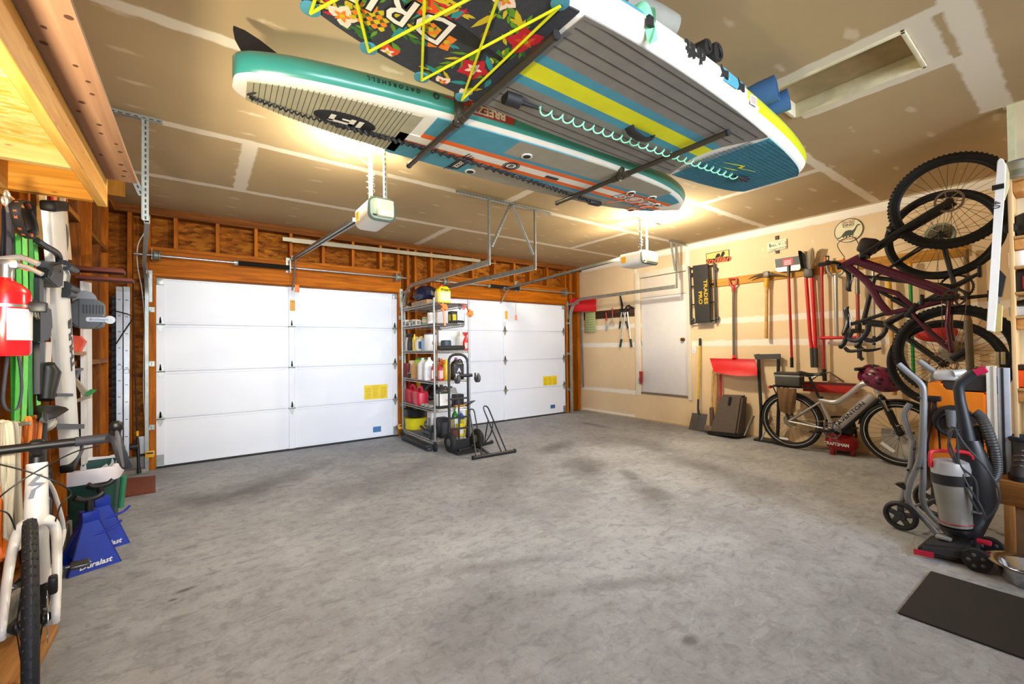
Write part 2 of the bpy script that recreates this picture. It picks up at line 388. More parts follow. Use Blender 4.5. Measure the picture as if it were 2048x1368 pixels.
# front wall: sheathing, studs, plates, headers
FIR = wood('bc6c18', '844008', 2); FIRX = wood('bc6c14', '804006', 0); FIRD = wood('8f5520', '5c2f0c', 2); FIRDX = wood('8a501c', '58300e', 0); FIRDY = wood('9c6428', '6b3c12', 1)
OSB = osb('b4701c', '884a0e', '4c2604'); OSBY = osb('a86e2c', '7a4616', '4a280c', 'YZ')
D1 = (-.385, 2.40, 2.135); D2 = (3.05, 5.83, 2.125)
mb = MB(); y0, y1 = YW+.14, YW+.155
for a in ((XL-.1, D1[0]-.04, 0, HC), (D1[0]-.04, D1[1]+.04, 2.4, HC), (D1[1]+.04, D2[0]-.04, 0, HC), (D2[0]-.04, D2[1]+.04, 2.4, HC), (D2[1]+.04, XW, 0, HC)): mb.bx(a[0], a[1], y0, y1, a[2], a[3])
fw = struct('wall_front', mb, OSB)
def stud(x, z0, z1, w=.038, m=FIR, y=YW):
    struct('stud', MB().bx(x-w/2, x+w/2, y, YW+.14, z0, z1, .002, 1), m, fw)
for x in (XL+.02, -.605, -.45): stud(x, .16, 2.82)
for x in (2.425, 2.575, 2.70, 2.965): stud(x, .05, 2.82)
for x in (5.85, 5.99, 6.2): stud(x, .03, 2.82, .07 if x > 5.9 else .04)
for i in range(7): stud(-.21+.394*i, 2.47, 2.82)
for x in (3.3, 3.73, 4.17, 4.6, 4.96, 5.38): stud(x, 2.47, 2.82)
struct('top_plate', MB().bx(XL-.1, XW, YW-.002, YW+.14, 2.82, HC, .002, 1), FIRDX, fw)
for d in (D1, D2):
    struct('header', MB().bx(d[0]-.06, d[1]+.06, YW-.004, YW+.14, d[2]+.012, 2.43, .003, 1), wood('c06a08', '864400', 0, .55, .8, False), fw)
    struct('header_plate', MB().bx(d[0]-.06, d[1]+.06, YW-.006, YW+.14, 2.43, 2.47, .003, 1), FIRX, fw)
    struct('head_jamb', MB().bx(d[0]-.04, d[1]+.04, YW+.003, YW+.13, d[2]-.012, d[2]+.012), FIRDX, fw)
for z in (.85, 1.35, 1.95): struct('blocking', MB().bx(2.43, 2.96, YW+.01, YW+.06, z, z+.09), FIRDX, fw)
for d in (D1, D2):
    for x in (d[0]-.03, d[1]+.03): struct('side_jamb', MB().bx(x-.03, x+.03, YW-.01, YW+.13, 0, d[2]+.01, .002, 1), FIR, fw)
CURB = mat('8f8a80', .9, 0, .25, 6, .3)
struct('trim_5', MB().bx(XL-.1, D1[0]-.07, YW-.03, YW+.16, 0, .16, .006).bx(XL-.1, D1[0]-.07, YW-.12, YW-.03, 0, .045, .006), CURB)
struct('trim_6', MB().bx(D1[1]+.07, D2[0]-.07, YW-.02, YW+.16, 0, .05, .006), CURB)
# left wall: sheathing and studs
lw = struct('wall_left', MB().bx(XL-.02, XL, YB, YW+.15, 0, HC), OSBY)
for i in range(15): struct('stud', MB().bx(XL, XL+.14, 5.72-.405*i, 5.758-.405*i, .16, 2.82, .002, 1), FIRD if i % 2 else FIR, lw)
struct('top_plate', MB().bx(XL, XL+.14, YB, YW, 2.82, HC), FIRDY, lw)
struct('sill_plate', MB().bx(XL, XL+.14, YB, YW, .16, .2), FIRDY, lw)
for z in (2.28, 1.2):
    for i in (0, 1, 3): struct('blocking', MB().bx(XL+.02, XL+.14, 5.352-.405*i, 5.72-.405*i, z, z+.038), FIRDY, lw)
struct('trim_7', MB().bx(XL-.1, XL+.16, YB, YW-.12, 0, .16, .006), CURB)
# ---------------- garage doors ----------------
DOOR = mat('dfe2e8', .42, 0, .015, 3); DOORS = mat('e2e5ea', .4, 0, .015, 3); SEAM = mat('5f656b', .6, 0, 0)
YEL = mat('e8c818', .5, 0, .05); YELO = mat('e2a414', .5, 0, .05)
def hinge(x, z, p, wide=True):
    mb = MB(loc(x, YW+.018, z)); mb.prism([(-.012, .01), (.012, .01), (.004, .085), (-.004, .085)], frame((0, 0, 0), (1, 0, 0), y=(0, 0, 1)) , .004, 0)
    mb.prism([(-.03, .012), (.03, .012), (.007, .082), (-.007, .082)], frame((0, 0, 0), (1, 0, 0), y=(0, 0, 1)), .004)
    mb.prism([(-.03, -.012), (.03, -.012), (.007, -.082), (-.007, -.082)], frame((0, 0, 0), (1, 0, 0), y=(0, 0, 1)), .004)
    mb.cyl((-.04, -.012, 0), (.04, -.012, 0), .009, seg=8); mb.bx(-.036, .036, -.016, .002, -.012, .012)
    struct('hinge', mb, GALV, p)
def garage_door(n, d):
    x0, x1, zt = d; xc = (x0+x1)/2+(-.03 if n == 1 else -.06); p = None; h = (zt-.02)/4
    root = struct('door_%d' % n, MB().bx(x0, x1, YW+.045, YW+.06, .01, zt), DOOR)
    for k in range(4):
        z0 = .022+k*h; mb = MB().bx(x0, x1, YW+.03, YW+.05, z0, z0+h-.006, .002, 1)
        for a, b in ((x0, x0+.075), (xc-.035, xc+.035), (x1-.075, x1)): mb.bx(a, b, YW+.018, YW+.034, z0, z0+h-.006, .003, 1)
        for a, b in ((x0, xc), (xc, x1)):
            mb.bx(a+.07, b-.07, YW+.026, YW+.034, z0, z0+.025, .003, 1); mb.bx(a+.07, b-.07, YW+.026, YW+.034, z0+h-.034, z0+h-.006, .003, 1)
        struct('section', mb, DOORS, root)
        if k:
            for x in (x0+.037, xc, x1-.037): hinge(x, z0-.003, root)
    for x in (x0+.037, x1-.037):
        struct('corner_bracket', MB().bx(x-.032, x+.032, YW+.01, YW+.02, .03, .15).bx(x-.035, x+.035, YW-.004, YW+.02, .025, .035), GALV, root)
        struct('top_bracket', MB().bx(x-.032, x+.032, YW-.01, YW+.02, zt-.085, zt-.02, .003), GALV, root)
    struct('bottom_seal', MB().bx(x0, x1, YW+.02, YW+.065, 0, .024, .004), mat('232323', .7), root)
    return root, xc, h
g1, xc1, hs = garage_door(1, D1); g2, xc2, _ = garage_door(2, D2)
def plate(name, F, px0, py0, px1, py1, v, m, parent, d=.003, lines=0, lm=None, txt=None):    # flat sticker spanning two photo pixels on a y plane
    a, b = F(v, px0, py0), F(v, px1, py1); mb = MB(); mb.bx(a.x, b.x, v-d, v, a.z, b.z); ms = [m]
    if lines:
        mb.mi = 1; ms.append(lm or BLK); W_, H_ = abs(b.x-a.x), abs(a.z-b.z); xa = min(a.x, b.x)
        for c in range(3):
            for k in range(lines): mb.bx(xa+W_*(.05+.32*c), xa+W_*(.05+.32*c+.2+.07*random.random()), v-d-.0006, v-d, b.z+H_*(.12+.75*k/lines), b.z+H_*(.12+.75*k/lines)+H_*.028)
    if txt:
        mb.mi = 1
        if len(ms) < 2: ms.append(lm or BLK)
        mb.text(txt[0], frame(((a.x+b.x)/2, v-d-.0004, b.z+(a.z-b.z)*txt[2]), (1, 0, 0), y=(0, 0, 1)), txt[1], .0006)
    return struct(name, mb, ms, parent)
TXY = mat('9a8a1a', .6, 0, 0)
plate('warning_label', PY, 728, 771, 775, 796, YW+.03, YEL, g1, lines=7, lm=TXY, txt=('⚠ WARNING', .018, .9))
plate('warning_label', PY, 1086, 753, 1114, 771, YW+.03, YEL, g2, lines=7, lm=TXY)
plate('maker_label', PY, 746, 854, 762, 863, YW+.03, mat('3f74a8', .5), g1); plate('maker_label', PY, 1101, 810, 1110, 816, YW+.03, mat('2f5f94', .5), g2)
plate('caution_label', PY, 580, 600, 590, 622, YW+.018, YELO, g1, txt=('DANGER', .012, .85)); plate('caution_label', PY, 1010, 622, 1015, 638, YW+.018, YELO, g2)
# unseen rear wall; its wide window is added as a source for the fill light
mb = MB(); wx0, wx1, wz0, wz1 = -.75, 3.95, 1.1, 2.7
for a in ((XL-.2, wx0, 0, HC+.1), (wx1, XA+.12, 0, HC+.1), (wx0, wx1, 0, wz0), (wx0, wx1, wz1, HC+.1)): mb.bx(a[0], a[1], YB-.1, YB, a[2], a[3])
struct('wall_back', mb, WALL)
mb = MB()
for a in ((wx0, wx1, wz0, wz0+.05), (wx0, wx1, wz1-.05, wz1), (wx0, wx0+.05, wz0, wz1), (wx1-.05, wx1, wz0, wz1), (1.58, 1.63, wz0, wz1)): mb.bx(a[0], a[1], YB-.09, YB-.03, a[2], a[3], .004)
struct('added_window_1', mb, TRW)  # invented window frame, out of view, around the rear fill light
# ================= PADDLE BOARDS ON THE CEILING RACK =================
TEAL = mat('3f9a8c', .3, 0, .04, coat=.5); TEALD = mat('4a94a6', .7, 0, .06); CREAM = mat('eae6d6', .4, 0, .03); PADG = mat('9c9682', .8, 0, .06); PADD = mat('827f76', .8, 0, .08)
ORG = mat('ee6a1c', .6, 0, .05); LIME = mat('c6cc18', .35, 0, .05, coat=.4); YELS = mat('dede14', .65, 0, .05); LINE = mat('3d3c38', .8, 0, 0); BRONZE = mat('5c564a', .35, .75, .1); PBLK = mat('1d1c1b', .6)
def prof(tab, x):
    for (a, wa), (b, wb) in zip(tab, tab[1:]):
        if a <= x <= b:
            t = (x-a)/(b-a); return wa+(wb-wa)*t
    return tab[0][1] if x < tab[0][0] else tab[-1][1]
def smoothtab(tab, n):
    p = bez([(a, b, 0) for a, b in tab], n); return [(q.x, max(q.y, .004)) for q in p]
def board_hull(mb, tab, th, sel):
    rings = []; seg = 12
    for x, w in tab:
        r = min(th/2, w*.75); pts = [(-(w-r), 0.), (0., 0.), (w-r, 0.)]
        pts += [(w-r+r*sin(pi*k/seg), th/2-th/2*cos(pi*k/seg)) for k in range(1, seg)]
        pts += [(w-r, th), (0., th), (-(w-r), th)]
        pts += [(-(w-r)-r*sin(pi*k/seg), th/2+th/2*cos(pi*k/seg)) for k in range(1, seg)]
        rings.append([mb._v((x, y, z)) for y, z in pts])
    n = len(rings[0])
    for a, b in zip(rings, rings[1:]):
        for i in range(n):
            c = [a[i], a[(i+1) % n], b[(i+1) % n], b[i]]; mb.mi = sel((a[i].co+b[(i+1) % n].co)/2, i, n); mb._f(c)
    mb.mi = sel(rings[0][0].co, 5, n); mb._f(rings[0][::-1]); mb.mi = sel(rings[-1][0].co, 5, n); mb._f(rings[-1])
def strip(mb, pts_lo, pts_hi, z0, d=.004):        # pad between two y-curves sampled at the same x
    n = len(pts_lo)
    A = [mb._v((x, y, z0)) for x, y in pts_lo]; B = [mb._v((x, y, z0)) for x, y in pts_hi]
    C_ = [mb._v((x, y, z0+d)) for x, y in pts_lo]; D = [mb._v((x, y, z0+d)) for x, y in pts_hi]
    for i in range(n-1):
        mb._f([A[i], A[i+1], B[i+1], B[i]]); mb._f([C_[i], D[i], D[i+1], C_[i+1]])
        mb._f([A[i], C_[i], C_[i+1], A[i+1]]); mb._f([B[i], B[i+1], D[i+1], D[i]])
    mb._f([A[0], B[0], D[0], C_[0]]); mb._f([A[-1], C_[-1], D[-1], B[-1]])
def band(mb, tab, x0, x1, ylo, yhi, inset, z0, d=.004, n=28, e0=None, e1=None):   # pad clipped to the board outline
    lo, hi = [], []
    for i in range(n+1):
        t = i/n; 
        def q(ycl):
            xa = x0+(e0(ycl) if e0 else 0); xb = x1+(e1(ycl) if e1 else 0); return xa+(xb-xa)*t
        for L, yv in ((lo, ylo), (hi, yhi)):
            w0 = prof(tab, q(yv))-inset; y = max(-w0, min(w0, yv)); L.append((q(y), y))
    if max(b[1]-a[1] for a, b in zip(lo, hi)) > .003: strip(mb, lo, hi, z0, d)
# --- teal board
ZB1 = 2.512; m1 = loc(.125, 2.315, ZB1) @ rot('Z', -2.2)
t1 = thing('paddle_board', 'teal and white paddle board with orange and white stripes, hanging upside down from ceiling rack', 'paddle board', m1, 'paddle boards on the ceiling rack')
T1 = smoothtab([(0, .02), (.008, .08), (.03, .115), (.1, .16), (.3, .225), (.7, .29), (1.2, .335), (1.8, .358), (2.3, .345), (2.7, .31), (3.0, .245), (3.2, .165), (3.3, .09), (3.335, .04), (3.34, .005)], 4)
mb = MB(); board_hull(mb, T1, .135, lambda c, i, n: 1 if c.z < .02 else 0); part('hull', mb, [TEAL, CREAM], t1, local=True)
mb = MB(); band(mb, T1, .055, .82, -.5, .5, .055, -.005, .006, 24, e1=lambda y: .06-.9*y*y)
mb.mi = 1
for i in range(26): band(mb, T1, .08+.0, .8, -.3+.0235*i, -.3+.0235*i+.0028, .06, -.0062, .002, 20, e1=lambda y: .04-.9*y*y)
for i in range(30): x = .08+.0236*i; band(mb, T1, x, x+.0022, -.26, .26, .06, -.0062, .002, 1)
part('tail_pad', mb, [mat('a8a486', .85, 0, .06), LINE], t1, 'grey textured tail pad', local=True)
x0, x1 = .9, 2.92; e0 = lambda y: .0 if y > -.05 else -.02
mb = MB()
for lo, hi, mi in ((-.5, -.07, 0), (-.07, -.022, 2), (-.022, .052, 3), (.052, .1, 2), (.1, .5, 0)):
    mb.mi = mi; band(mb, T1, x0+(-.12 if lo > -.06 else 0), 3.16, lo, hi, .05, -.005, .006, 34)
mb.mi = 1                                            # grey centre section, teal at the ends
band(mb, T1, 1.42, 2.9, -.5, -.11, .05, -.0056, .006, 30, e0=lambda y: -1.6*(abs(y)-.2)**2, e1=lambda y: -1.2*(abs(y)-.2)**2)
band(mb, T1, 1.36, 2.95, .14, .5, .05, -.0056, .006, 30, e0=lambda y: -1.6*(abs(y)-.2)**2)
mb.mi = 4
for i in range(15): y = -.33+.047*i; band(mb, T1, .92, 3.1, y, y+.0025, .055, -.0064, .002, 30)
part('deck_pad', mb, [TEALD, PADG, ORG, CREAM, LINE], t1, 'striped teal, grey, orange and white deck pad', local=True)
UP = lambda x, y, z=-.0066: frame((x, y, z), (1, 0, 0), y=(0, -1, 0)); DN = lambda x, y, z=-.0066: frame((x, y, z), (-1, 0, 0), y=(0, 1, 0))
mb = MB(); mb.prism([(.155*cos(2*pi*i/36), .075*sin(2*pi*i/36)) for i in range(36)], UP(.5, .02), .002); mb.mi = 1
f = DN(.5, .02, -.0086)
for x0_, x1_, y0_, y1_ in ((-.085, -.06, -.035, .035), (-.045, -.02, -.035, .035), (-.045, .08, .015, .035), (-.02, .02, -.02, -.005), (.055, .08, -.035, .03)): mb.prism([(x0_+.1*y0_, y0_), (x1_+.1*y0_, y0_), (x1_+.1*y1_, y1_), (x0_+.1*y1_, y1_)], f, .001)
part('oval_logo', mb, [PBLK, CREAM], t1, 'black oval logo with white mark', local=True)
mb = MB(); mb.prism([(-.05, -.1), (.03, -.1), (.05, .09), (-.03, .09)], UP(1.245, .155), .001)
for k in range(3): mb.prism([(-.028+.022*k, .09), (-.02+.022*k, .09), (-.005+.022*k, .15-.015*k), (-.013+.022*k, .15-.015*k)], UP(1.245, .155), .001); mb.prism([(-.05+.022*k, -.1), (-.042+.022*k, -.1), (-.05+.022*k, -.14+.01*k), (-.058+.022*k, -.14+.01*k)], UP(1.245, .155), .001)
mb.mi = 1; mb.text('BREEZE', UP(1.245, .155, -.0078) @ rot('Z', -95), .046, .0006, bold=.001)
part('lettering', mb, [PBLK, CREAM], t1, 'black slanted name badge', local=True)
mb = MB()
for r0, r1 in ((.058, .052), (.046, .036)):
    for i in range(32):
        a, b = 2*pi*i/32, 2*pi*(i+1)/32; mb.prism([(r1*cos(a), r1*sin(a)), (r0*cos(a), r0*sin(a)), (r0*cos(b), r0*sin(b)), (r1*cos(b), r1*sin(b))], UP(1.55, .018, -.0068), .001)
mb.text('B', UP(1.55, .018, -.0068), .06, .001); part('badge', mb, PBLK, t1, 'round black ring badge', local=True)
mb = MB(); mb.text('BOTE', UP(2.8, .03, -.0076) @ rot('Z', -8), .2, .001, bold=.006, shear=.35); mb.mi = 1; mb.text('BOTE', UP(2.8, .03, -.0088) @ rot('Z', -8), .2, .001, bold=-.002, shear=.35)
part('name_lettering', mb, [PBLK, mat('f0f0ea', .6, 0, 0)], t1, local=True)
mb = MB()
for x, y in ((1.55, -.16), (1.36, .235), (2.62, -.08), (2.85, -.1), (3.03, .0), (2.95, .2)):
    mb = MB(); mb.lathe([(.036, -.0066), (.036, -.012), (.026, -.013)], (x, y, 0), seg=20); mb.mi = 1; mb.lathe([(.025, -.012), (.025, -.014), (.001, -.0145)], (x, y, 0), seg=20); part('eyelet', mb, [CREAM, PBLK], t1, local=True)
mb = MB(); mb.bx(1.85, 1.96, .01, .04, -.012, -.006, .004); part('slot', mb, PBLK, t1, local=True)
mb = MB()
anc = [(2.62, -.08), (2.6, .17), (2.85, -.1), (2.88, .2), (3.03, 0), (2.95, .2)]
for a, b in ((0, 1), (1, 2), (2, 3), (3, 4), (0, 3), (4, 5)): mb.cyl((*anc[a], -.018), (*anc[b], -.018), .0026, seg=6)
part('bungee', mb, mat('d8641c', .6), t1, 'orange deck bungee', local=True)
lz = -.022; pts = bez([(.07, .02, lz), (.3, .055, lz), (.62, .06, lz), (1.0, .062, lz), (1.6, .11, lz), (2.1, .16, lz), (2.45, .2, lz)], 40)
mb = MB(); mb.tube([p+V((0, .007*cos(i*1.7), .007*sin(i*1.7))) for i, p in enumerate(pts)], [.0045 if i < 60 else .009+.003*(i % 2) for i in range(len(pts))], 7)
mb.box((2.5, .2, -.03), (.13, .05, .035), None, .012); mb.tube(bez([(.07, .02, -.008), (.06, .0, -.02), (.09, -.02, -.014)], 5), .004, 6); part('leash', mb, PBLK, t1, 'black coiled leash lying along the deck', local=True)
fy = lambda px, py: (t1.matrix_world.inverted() @ PY(2.29, px, py))
mb = MB(); pl = [fy(*p) for p in ((582, 133), (555, 104), (520, 76), (490, 56), (467, 46), (466, 52), (470, 72), (482, 94), (510, 118), (525, 133))]; pl = [V((q.x, .005, max(q.z, .13))) for q in pl]
mb.poly3(pl, (0, -.012, 0)); part('fin', mb, BLK, t1, 'tall black centre fin', local=True)
mb = MB(); mb.text('G A T O R S H E L L', frame((.66, -prof(T1, .66)-.001, .08), (-1, .13, 0), y=(0, 0, -1)), .03, .002); part('rail_lettering', mb, PBLK, t1, local=True); mb = MB(); mb.torus((.87, -prof(T1, .87)-.001, .08), (0, 1, 0), .014, .003, 12, 6); part('rail_emblem', mb, PBLK, t1, local=True); mb = MB(); mb.mi = 1; ff = frame((1.17, -prof(T1, 1.17)-.001, .075), (-1, .09, 0), y=(0, 0, -1)); mb.prism([(-.17, -.035), (.15, -.035), (.17, -.01), (.17, .035), (-.15, .035)], ff, .001)
for k in range(3): mb.prism([(.16, -.02+.02*k), (.26-.03*k, -.02+.02*k), (.26-.03*k, -.015+.02*k), (.16, -.012+.02*k)], ff, .001)
mb.mi = 2; mb.text('BREEZE', ff @ loc(0, 0, .001), .062, .002, bold=.002)
part('rail_badge', mb, [PBLK, mat('b23a2c', .5), CREAM], t1, 'red name badge on the rail', local=True)
# --- floral board
ZB2 = 2.512; m2 = loc(3.52, 1.43, ZB2) @ rot('Z', 180)      # local x runs from tail to nose; local y points to the camera side
t2 = thing('paddle_board', 'white paddle board with floral mat, yellow bungees and yellow stripe, hanging upside down', 'paddle board', m2, 'paddle boards on the ceiling rack')
T2 = smoothtab([(0, .02), (.004, .1), (.03, .2), (.1, .26), (.25, .305), (.6, .355), (1.1, .392), (1.7, .41), (2.2, .398), (2.7, .345), (3.0, .285), (3.25, .19), (3.4, .1), (3.45, .05), (3.46, .006)], 4)
mb = MB(); board_hull(mb, T2, .15, lambda c, i, n: 1 if (c.x < 1.2-1.2*max(0, .075-c.z) and c.z > .04) else (2 if c.y > 0 and .085 < c.z < .14 and c.x > 2.05 else 0)); part('hull', mb, [CREAM, LIME, TEALD], t2, local=True)
mb = MB(); band(mb, T2, .05, .93, -.5, .5, .04, -.005, .006, 24, e1=lambda y: -1.1*y*y); mb.mi = 1
for i in range(27): band(mb, T2, .06, .9, -.35+.027*i, -.35+.027*i+.004, .05, -.0064, .002, 20, e1=lambda y: -1.1*y*y)
for i in range(36): x = .08+.0225*i; band(mb, T2, x, x+.004, -.4, .4, .05, -.0064, .002, 20, e1=lambda y: 0) if x < .76 else band(mb, T2, x, x+.004, -.24, .24, .05, -.0064, .002, 2)
mb.mi = 2; f = DN(.55, .02, -.0075); mb.prism([(-.18, -.02), (-.02, .02), (-.01, -.01), (.16, .03), (.02, .0), (.0, .035)], f, .001); mb.prism([(-.1, -.06), (.03, -.03), (.0, -.045)], f, .001)
part('tail_pad', mb, [mat('3f8698', .8, 0, .1), mat('2c6473', .8, 0, 0), YELS], t2, 'quilted teal tail pad', local=True)
mb = MB(); EE0 = lambda y: -1.1*y*y; EE1 = lambda y: -.25*(1-abs(y)/.4)**2
for lo, hi, mi in ((-.5, -.105, 0), (-.105, -.05, 1), (-.05, .05, 2), (.05, .105, 1), (.105, .5, 0)): mb.mi = mi; band(mb, T2, .955, 2.4, lo, hi, .04, -.005, .006, 34, EE0, lambda y: -.9*(.2-abs(y))**2)
mb.mi = 3
for y in (-.34, -.28, -.22, -.16, .165, .225, .285, .34): band(mb, T2, .98, 2.37, y, y+.005, .05, -.0064, .002, 30, EE0)
part('deck_pad', mb, [PADD, TEALD, YELS, LINE], t2, 'grey grooved deck pad with yellow and teal centre stripes', local=True)
# floral mat: leaves and flowers are its printed pattern
random.seed(11); mb = MB(); band(mb, T2, 2.43, 3.42, -.5, .5, .035, -.005, .006, 40, lambda y: -.9*(.2-abs(y))**2)
ins = lambda x, y: 2.42 < x < 3.4 and abs(y) < prof(T2, x)-.04
lay = [0]
def shape(pts, mi):
    if all(ins(*p) for p in pts):
        lay[0] += 1; mb.mi = mi; z = -.0052-.000004*lay[0]; mb._f([mb._v((x, y, z)) for x, y in pts])
def leaf(x, y, a, L, w, mi):
    c, s = cos(a), sin(a); q = [(0, 0), (.3*L, w), (.65*L, w*.8), (L, 0), (.65*L, -w*.8), (.3*L, -w)]; shape([(x+c*u-s*v, y+s*u+c*v) for u, v in q], mi)
def frond(x, y, a, L, mi, k=9):
    for i in range(k):
        t = i/k; leaf(x+cos(a)*L*t, y+sin(a)*L*t, a+.75*(1 if i % 2 else -1)*(1.1-t), L*.42*(1-.4*t), .008, mi if i % 3 else mi+1)
def flower(x, y, r, a, b):
    for k in range(5): leaf(x, y, k*2*pi/5+r*90, r, r*.42, a)
    for k in range(5): leaf(x, y, k*2*pi/5+r*90, r*.55, r*.14, b)
    shape([(x+.18*r*cos(t), y+.18*r*sin(t)) for t in (0, 1, 2, 3, 4, 5)], 3)
for _ in range(46): frond(random.uniform(2.45, 3.3), random.uniform(-.36, .36), random.uniform(0, 6.28), random.uniform(.1, .2), random.choice((1, 2, 2, 3, 8)))
for _ in range(60): leaf(random.uniform(2.45, 3.3), random.uniform(-.36, .36), random.uniform(0, 6.28), random.uniform(.05, .13), .014, random.choice((1, 2, 3, 8, 9)))
for x, y, r, a, b in ((2.56, -.14, .075, 4, 6), (2.9, -.25, .055, 5, 6), (3.1, -.16, .06, 6, 7), (2.48, .12, .08, 4, 5), (2.66, .24, .05, 6, 7), (2.63, -.3, .05, 6, 5), (2.88, .05, .06, 5, 3), (2.76, -.06, .07, 7, 5), (3.2, .08, .06, 4, 6), (2.5, -.32, .05, 6, 6), (2.95, .26, .06, 4, 7)): flower(x, y, r, a, b)
for x, y in ((2.72, -.02), (2.95, -.1)):                # pineapples
    for i in range(5):
        for j in range(4): leaf(x+.026*i, y-.04+.026*j, 0, .028, .013, 7 if (i+j) % 2 else 3)
part('floral_mat', mb, [mat('33363c', .85, 0, .15, 40), mat('2f6a2c', .8), mat('5c8f24', .8), mat('c9b41c', .8), mat('c01c2c', .8), mat('d8481c', .8), mat('f0d8c0', .8), mat('e8801c', .8), mat('2c8c8c', .8), mat('6c4a1c', .8)], t2, 'dark mat printed with tropical leaves and flowers', local=True, recalc=False)
mb = MB(); f = UP(3.0, .0, -.0068) @ rot('Z', -4); mb.text('DRIFT', f, .2, .0008, bold=.008); mb.mi = 1; mb.text('DRIFT', f @ loc(0, 0, .0009), .2, .0008, bold=.0)
mb.mi = 0; g = UP(2.63, -.0, -.0064) @ rot('Z', 172); mb.prism([(-.2, -.02), (-.13, -.035), (-.02, -.03), (.03, -.012), (.16, -.012), (.16, .012), (.03, .012), (-.02, .03), (-.13, .035), (-.2, .02)], g, .001)
part('mat_lettering', mb, [PBLK, CREAM], t2, local=True)
by = [prof(T2, x)-.025 for x in (2.5, 2.72, 2.97, 3.2)]; bx_ = (2.5, 2.72, 2.97, 3.2); mb = MB()
L_ = [(x, -y) for x, y in zip(bx_, by)]; R_ = [(x, y) for x, y in zip(bx_, by)]
for i in range(4):
    for P_ in (L_, R_): part('eyelet', MB().lathe([(.034, -.004), (.034, -.012), (.02, -.014)], (*P_[i], 0), seg=16), TEALD, t2, 'teal patch holding the bungee', local=True)
for i in range(4):
    for a, b in (((L_[i]), R_[min(i+1, 3)]), (R_[i], L_[min(i+1, 3)]), (L_[i], R_[i])):
        if (a, b) != (L_[i], R_[i]) or i in (0, 3): mb.cyl((*a, -.022), (*b, -.022-.001*i), .0055, seg=7)
part('bungee', mb, mat('d8dc10', .5), t2, 'yellow criss-cross bungee', local=True)
MINT = mat('8fe0b4', .4); toL = t2.matrix_world.inverted()
a, b = toL @ PZ(ZB2-.02, 1075, 216), toL @ PZ(ZB2-.02, 1470, 352)
mb = MB(); n = 420; d = (b-a); mb.tube([a+d*(i/n)+V((0, .018*cos(2*pi*24*i/n), .016*sin(2*pi*24*i/n)-.008)) for i in range(n+1)], .0042, 6)
mb.mi = 1; mb.tube([a-d.normalized()*.19, a-d.normalized()*.11, a-d.normalized()*.1, a], [.035, .035, .012, .008], 10); mb.tube([b, b+d.normalized()*.05, b+d.normalized()*.14], [.008, .013, .018], 8); mb.torus(b+d.normalized()*.12, (0, 0, 1), .028, .006, 16, 6)
part('leash', mb, [MINT, PBLK], t2, 'coiled mint green leash', local=True)
mb = MB(); c = toL @ PZ(ZB2, 1281, 262); mb.tube([c+V((-.1, 0, -.004)), c+V((-.08, 0, -.03)), c+V((0, 0, -.045)), c+V((.08, 0, -.03)), c+V((.1, 0, -.004))], [.03, .03, .03, .03, .03], 8, flat=.25, up=(0, 0, 1)); part('carry_handle', mb, PBLK, t2, local=True)
mb = MB(); f = frame((1.75, prof(T2, 1.75)+.001, .08), (1, -.02, 0), y=(0, 0, -1)); mb.text('drift', f, .09, .002, bold=.004); part('rail_lettering', mb, PBLK, t2, local=True)
for q in ((1.5, .02), (1.33, .05)): mb = MB(); mb.prism([(-.03, -.02), (.01, -.012), (.035, -.03), (.02, .0), (.035, .028), (.0, .015), (-.03, .02)], frame((q[0], prof(T2, q[0])+.001, .08), (1, 0, 0), y=(0, 0, -1)), .006); part('rail_ring', mb, PBLK, t2, local=True)
mb = MB(); mb.prism([(-.13, -.02), (.12, -.035), (.1, .03), (-.02, .03)], frame((1.4, prof(T2, 1.4)-.002, .08), (1, 0, 0), y=(0, 0, -1)), .003)
part('rail_stripe', mb, TEALD, t2, local=True)
mb = MB(); mb.mi = 0; q = frame((1.18, prof(T2, 1.18)+.001, .06), (-1, 0, 0), y=(0, 0, 1)); mb.prism([(-.04, -.025), (.04, -.02), (.03, .03), (-.04, .025)], q, .001); mb.mi = 1
for k in range(3): mb.prism([(-.03, -.012+.012*k), (.025, -.01+.012*k), (.025, -.006+.012*k), (-.03, -.008+.012*k)], q, .0016)
part('warning_sticker', mb, [CREAM, mat('c8503c', .6)], t2, local=True)
mb = MB(); yy = prof(T2, 2.1)
for x, dx in ((2.1, -.03), (2.03, .05)): mb.tube(bez([(x, yy-.1, .152), (x, yy-.02, .145), (x+dx*.5, yy+.006, .07), (x+dx, yy+.012, -.01)], 5), .02, 6, flat=.12, up=(0, 1, 0))
mb.mi = 1; mb.box((2.09, yy+.016, .06), (.03, .015, .04)); part('strap', mb, [MINT, PBLK], t2, 'mint strap hanging over the rail', local=True)
# --- things stowed on top of the floral board
zt = ZB2+.15
mb = MB(); 
for p, r in (((1518, 180), .07), ((1543, 196), .06)):
    c = PY(1.12, *p); mb.lathe([(r*.8, -.1), (r, .0), (r, .09), (r-.012, .09), (r*.75, -.08)], (c.x, 1.12, zt+r+.004), (.25, -1, .1), 20)
solo('rolled_mat', mb, mat('39618f', .6, 0, .08), 'pair of blue rolled foam tubes resting on top of the floral paddle board', 'foam roll')
c = PY(1.12, 1400, 76); mb = MB()
for dx, r in ((0, .045), (-.09, .035)): mb.cyl((c.x+dx, 1.22, zt+r+.003), (c.x+dx+.03, 1.05, zt+r+.003), r, r, 16); mb.torus((c.x+dx+.03, 1.05, zt+r+.003), (0, 1, 0), r-.008, .008, 20, 6)
solo('paddle_bag', mb, mat('1e1c1a', .6), 'black rolled bag lying on top of the floral board near its rail', 'bag')
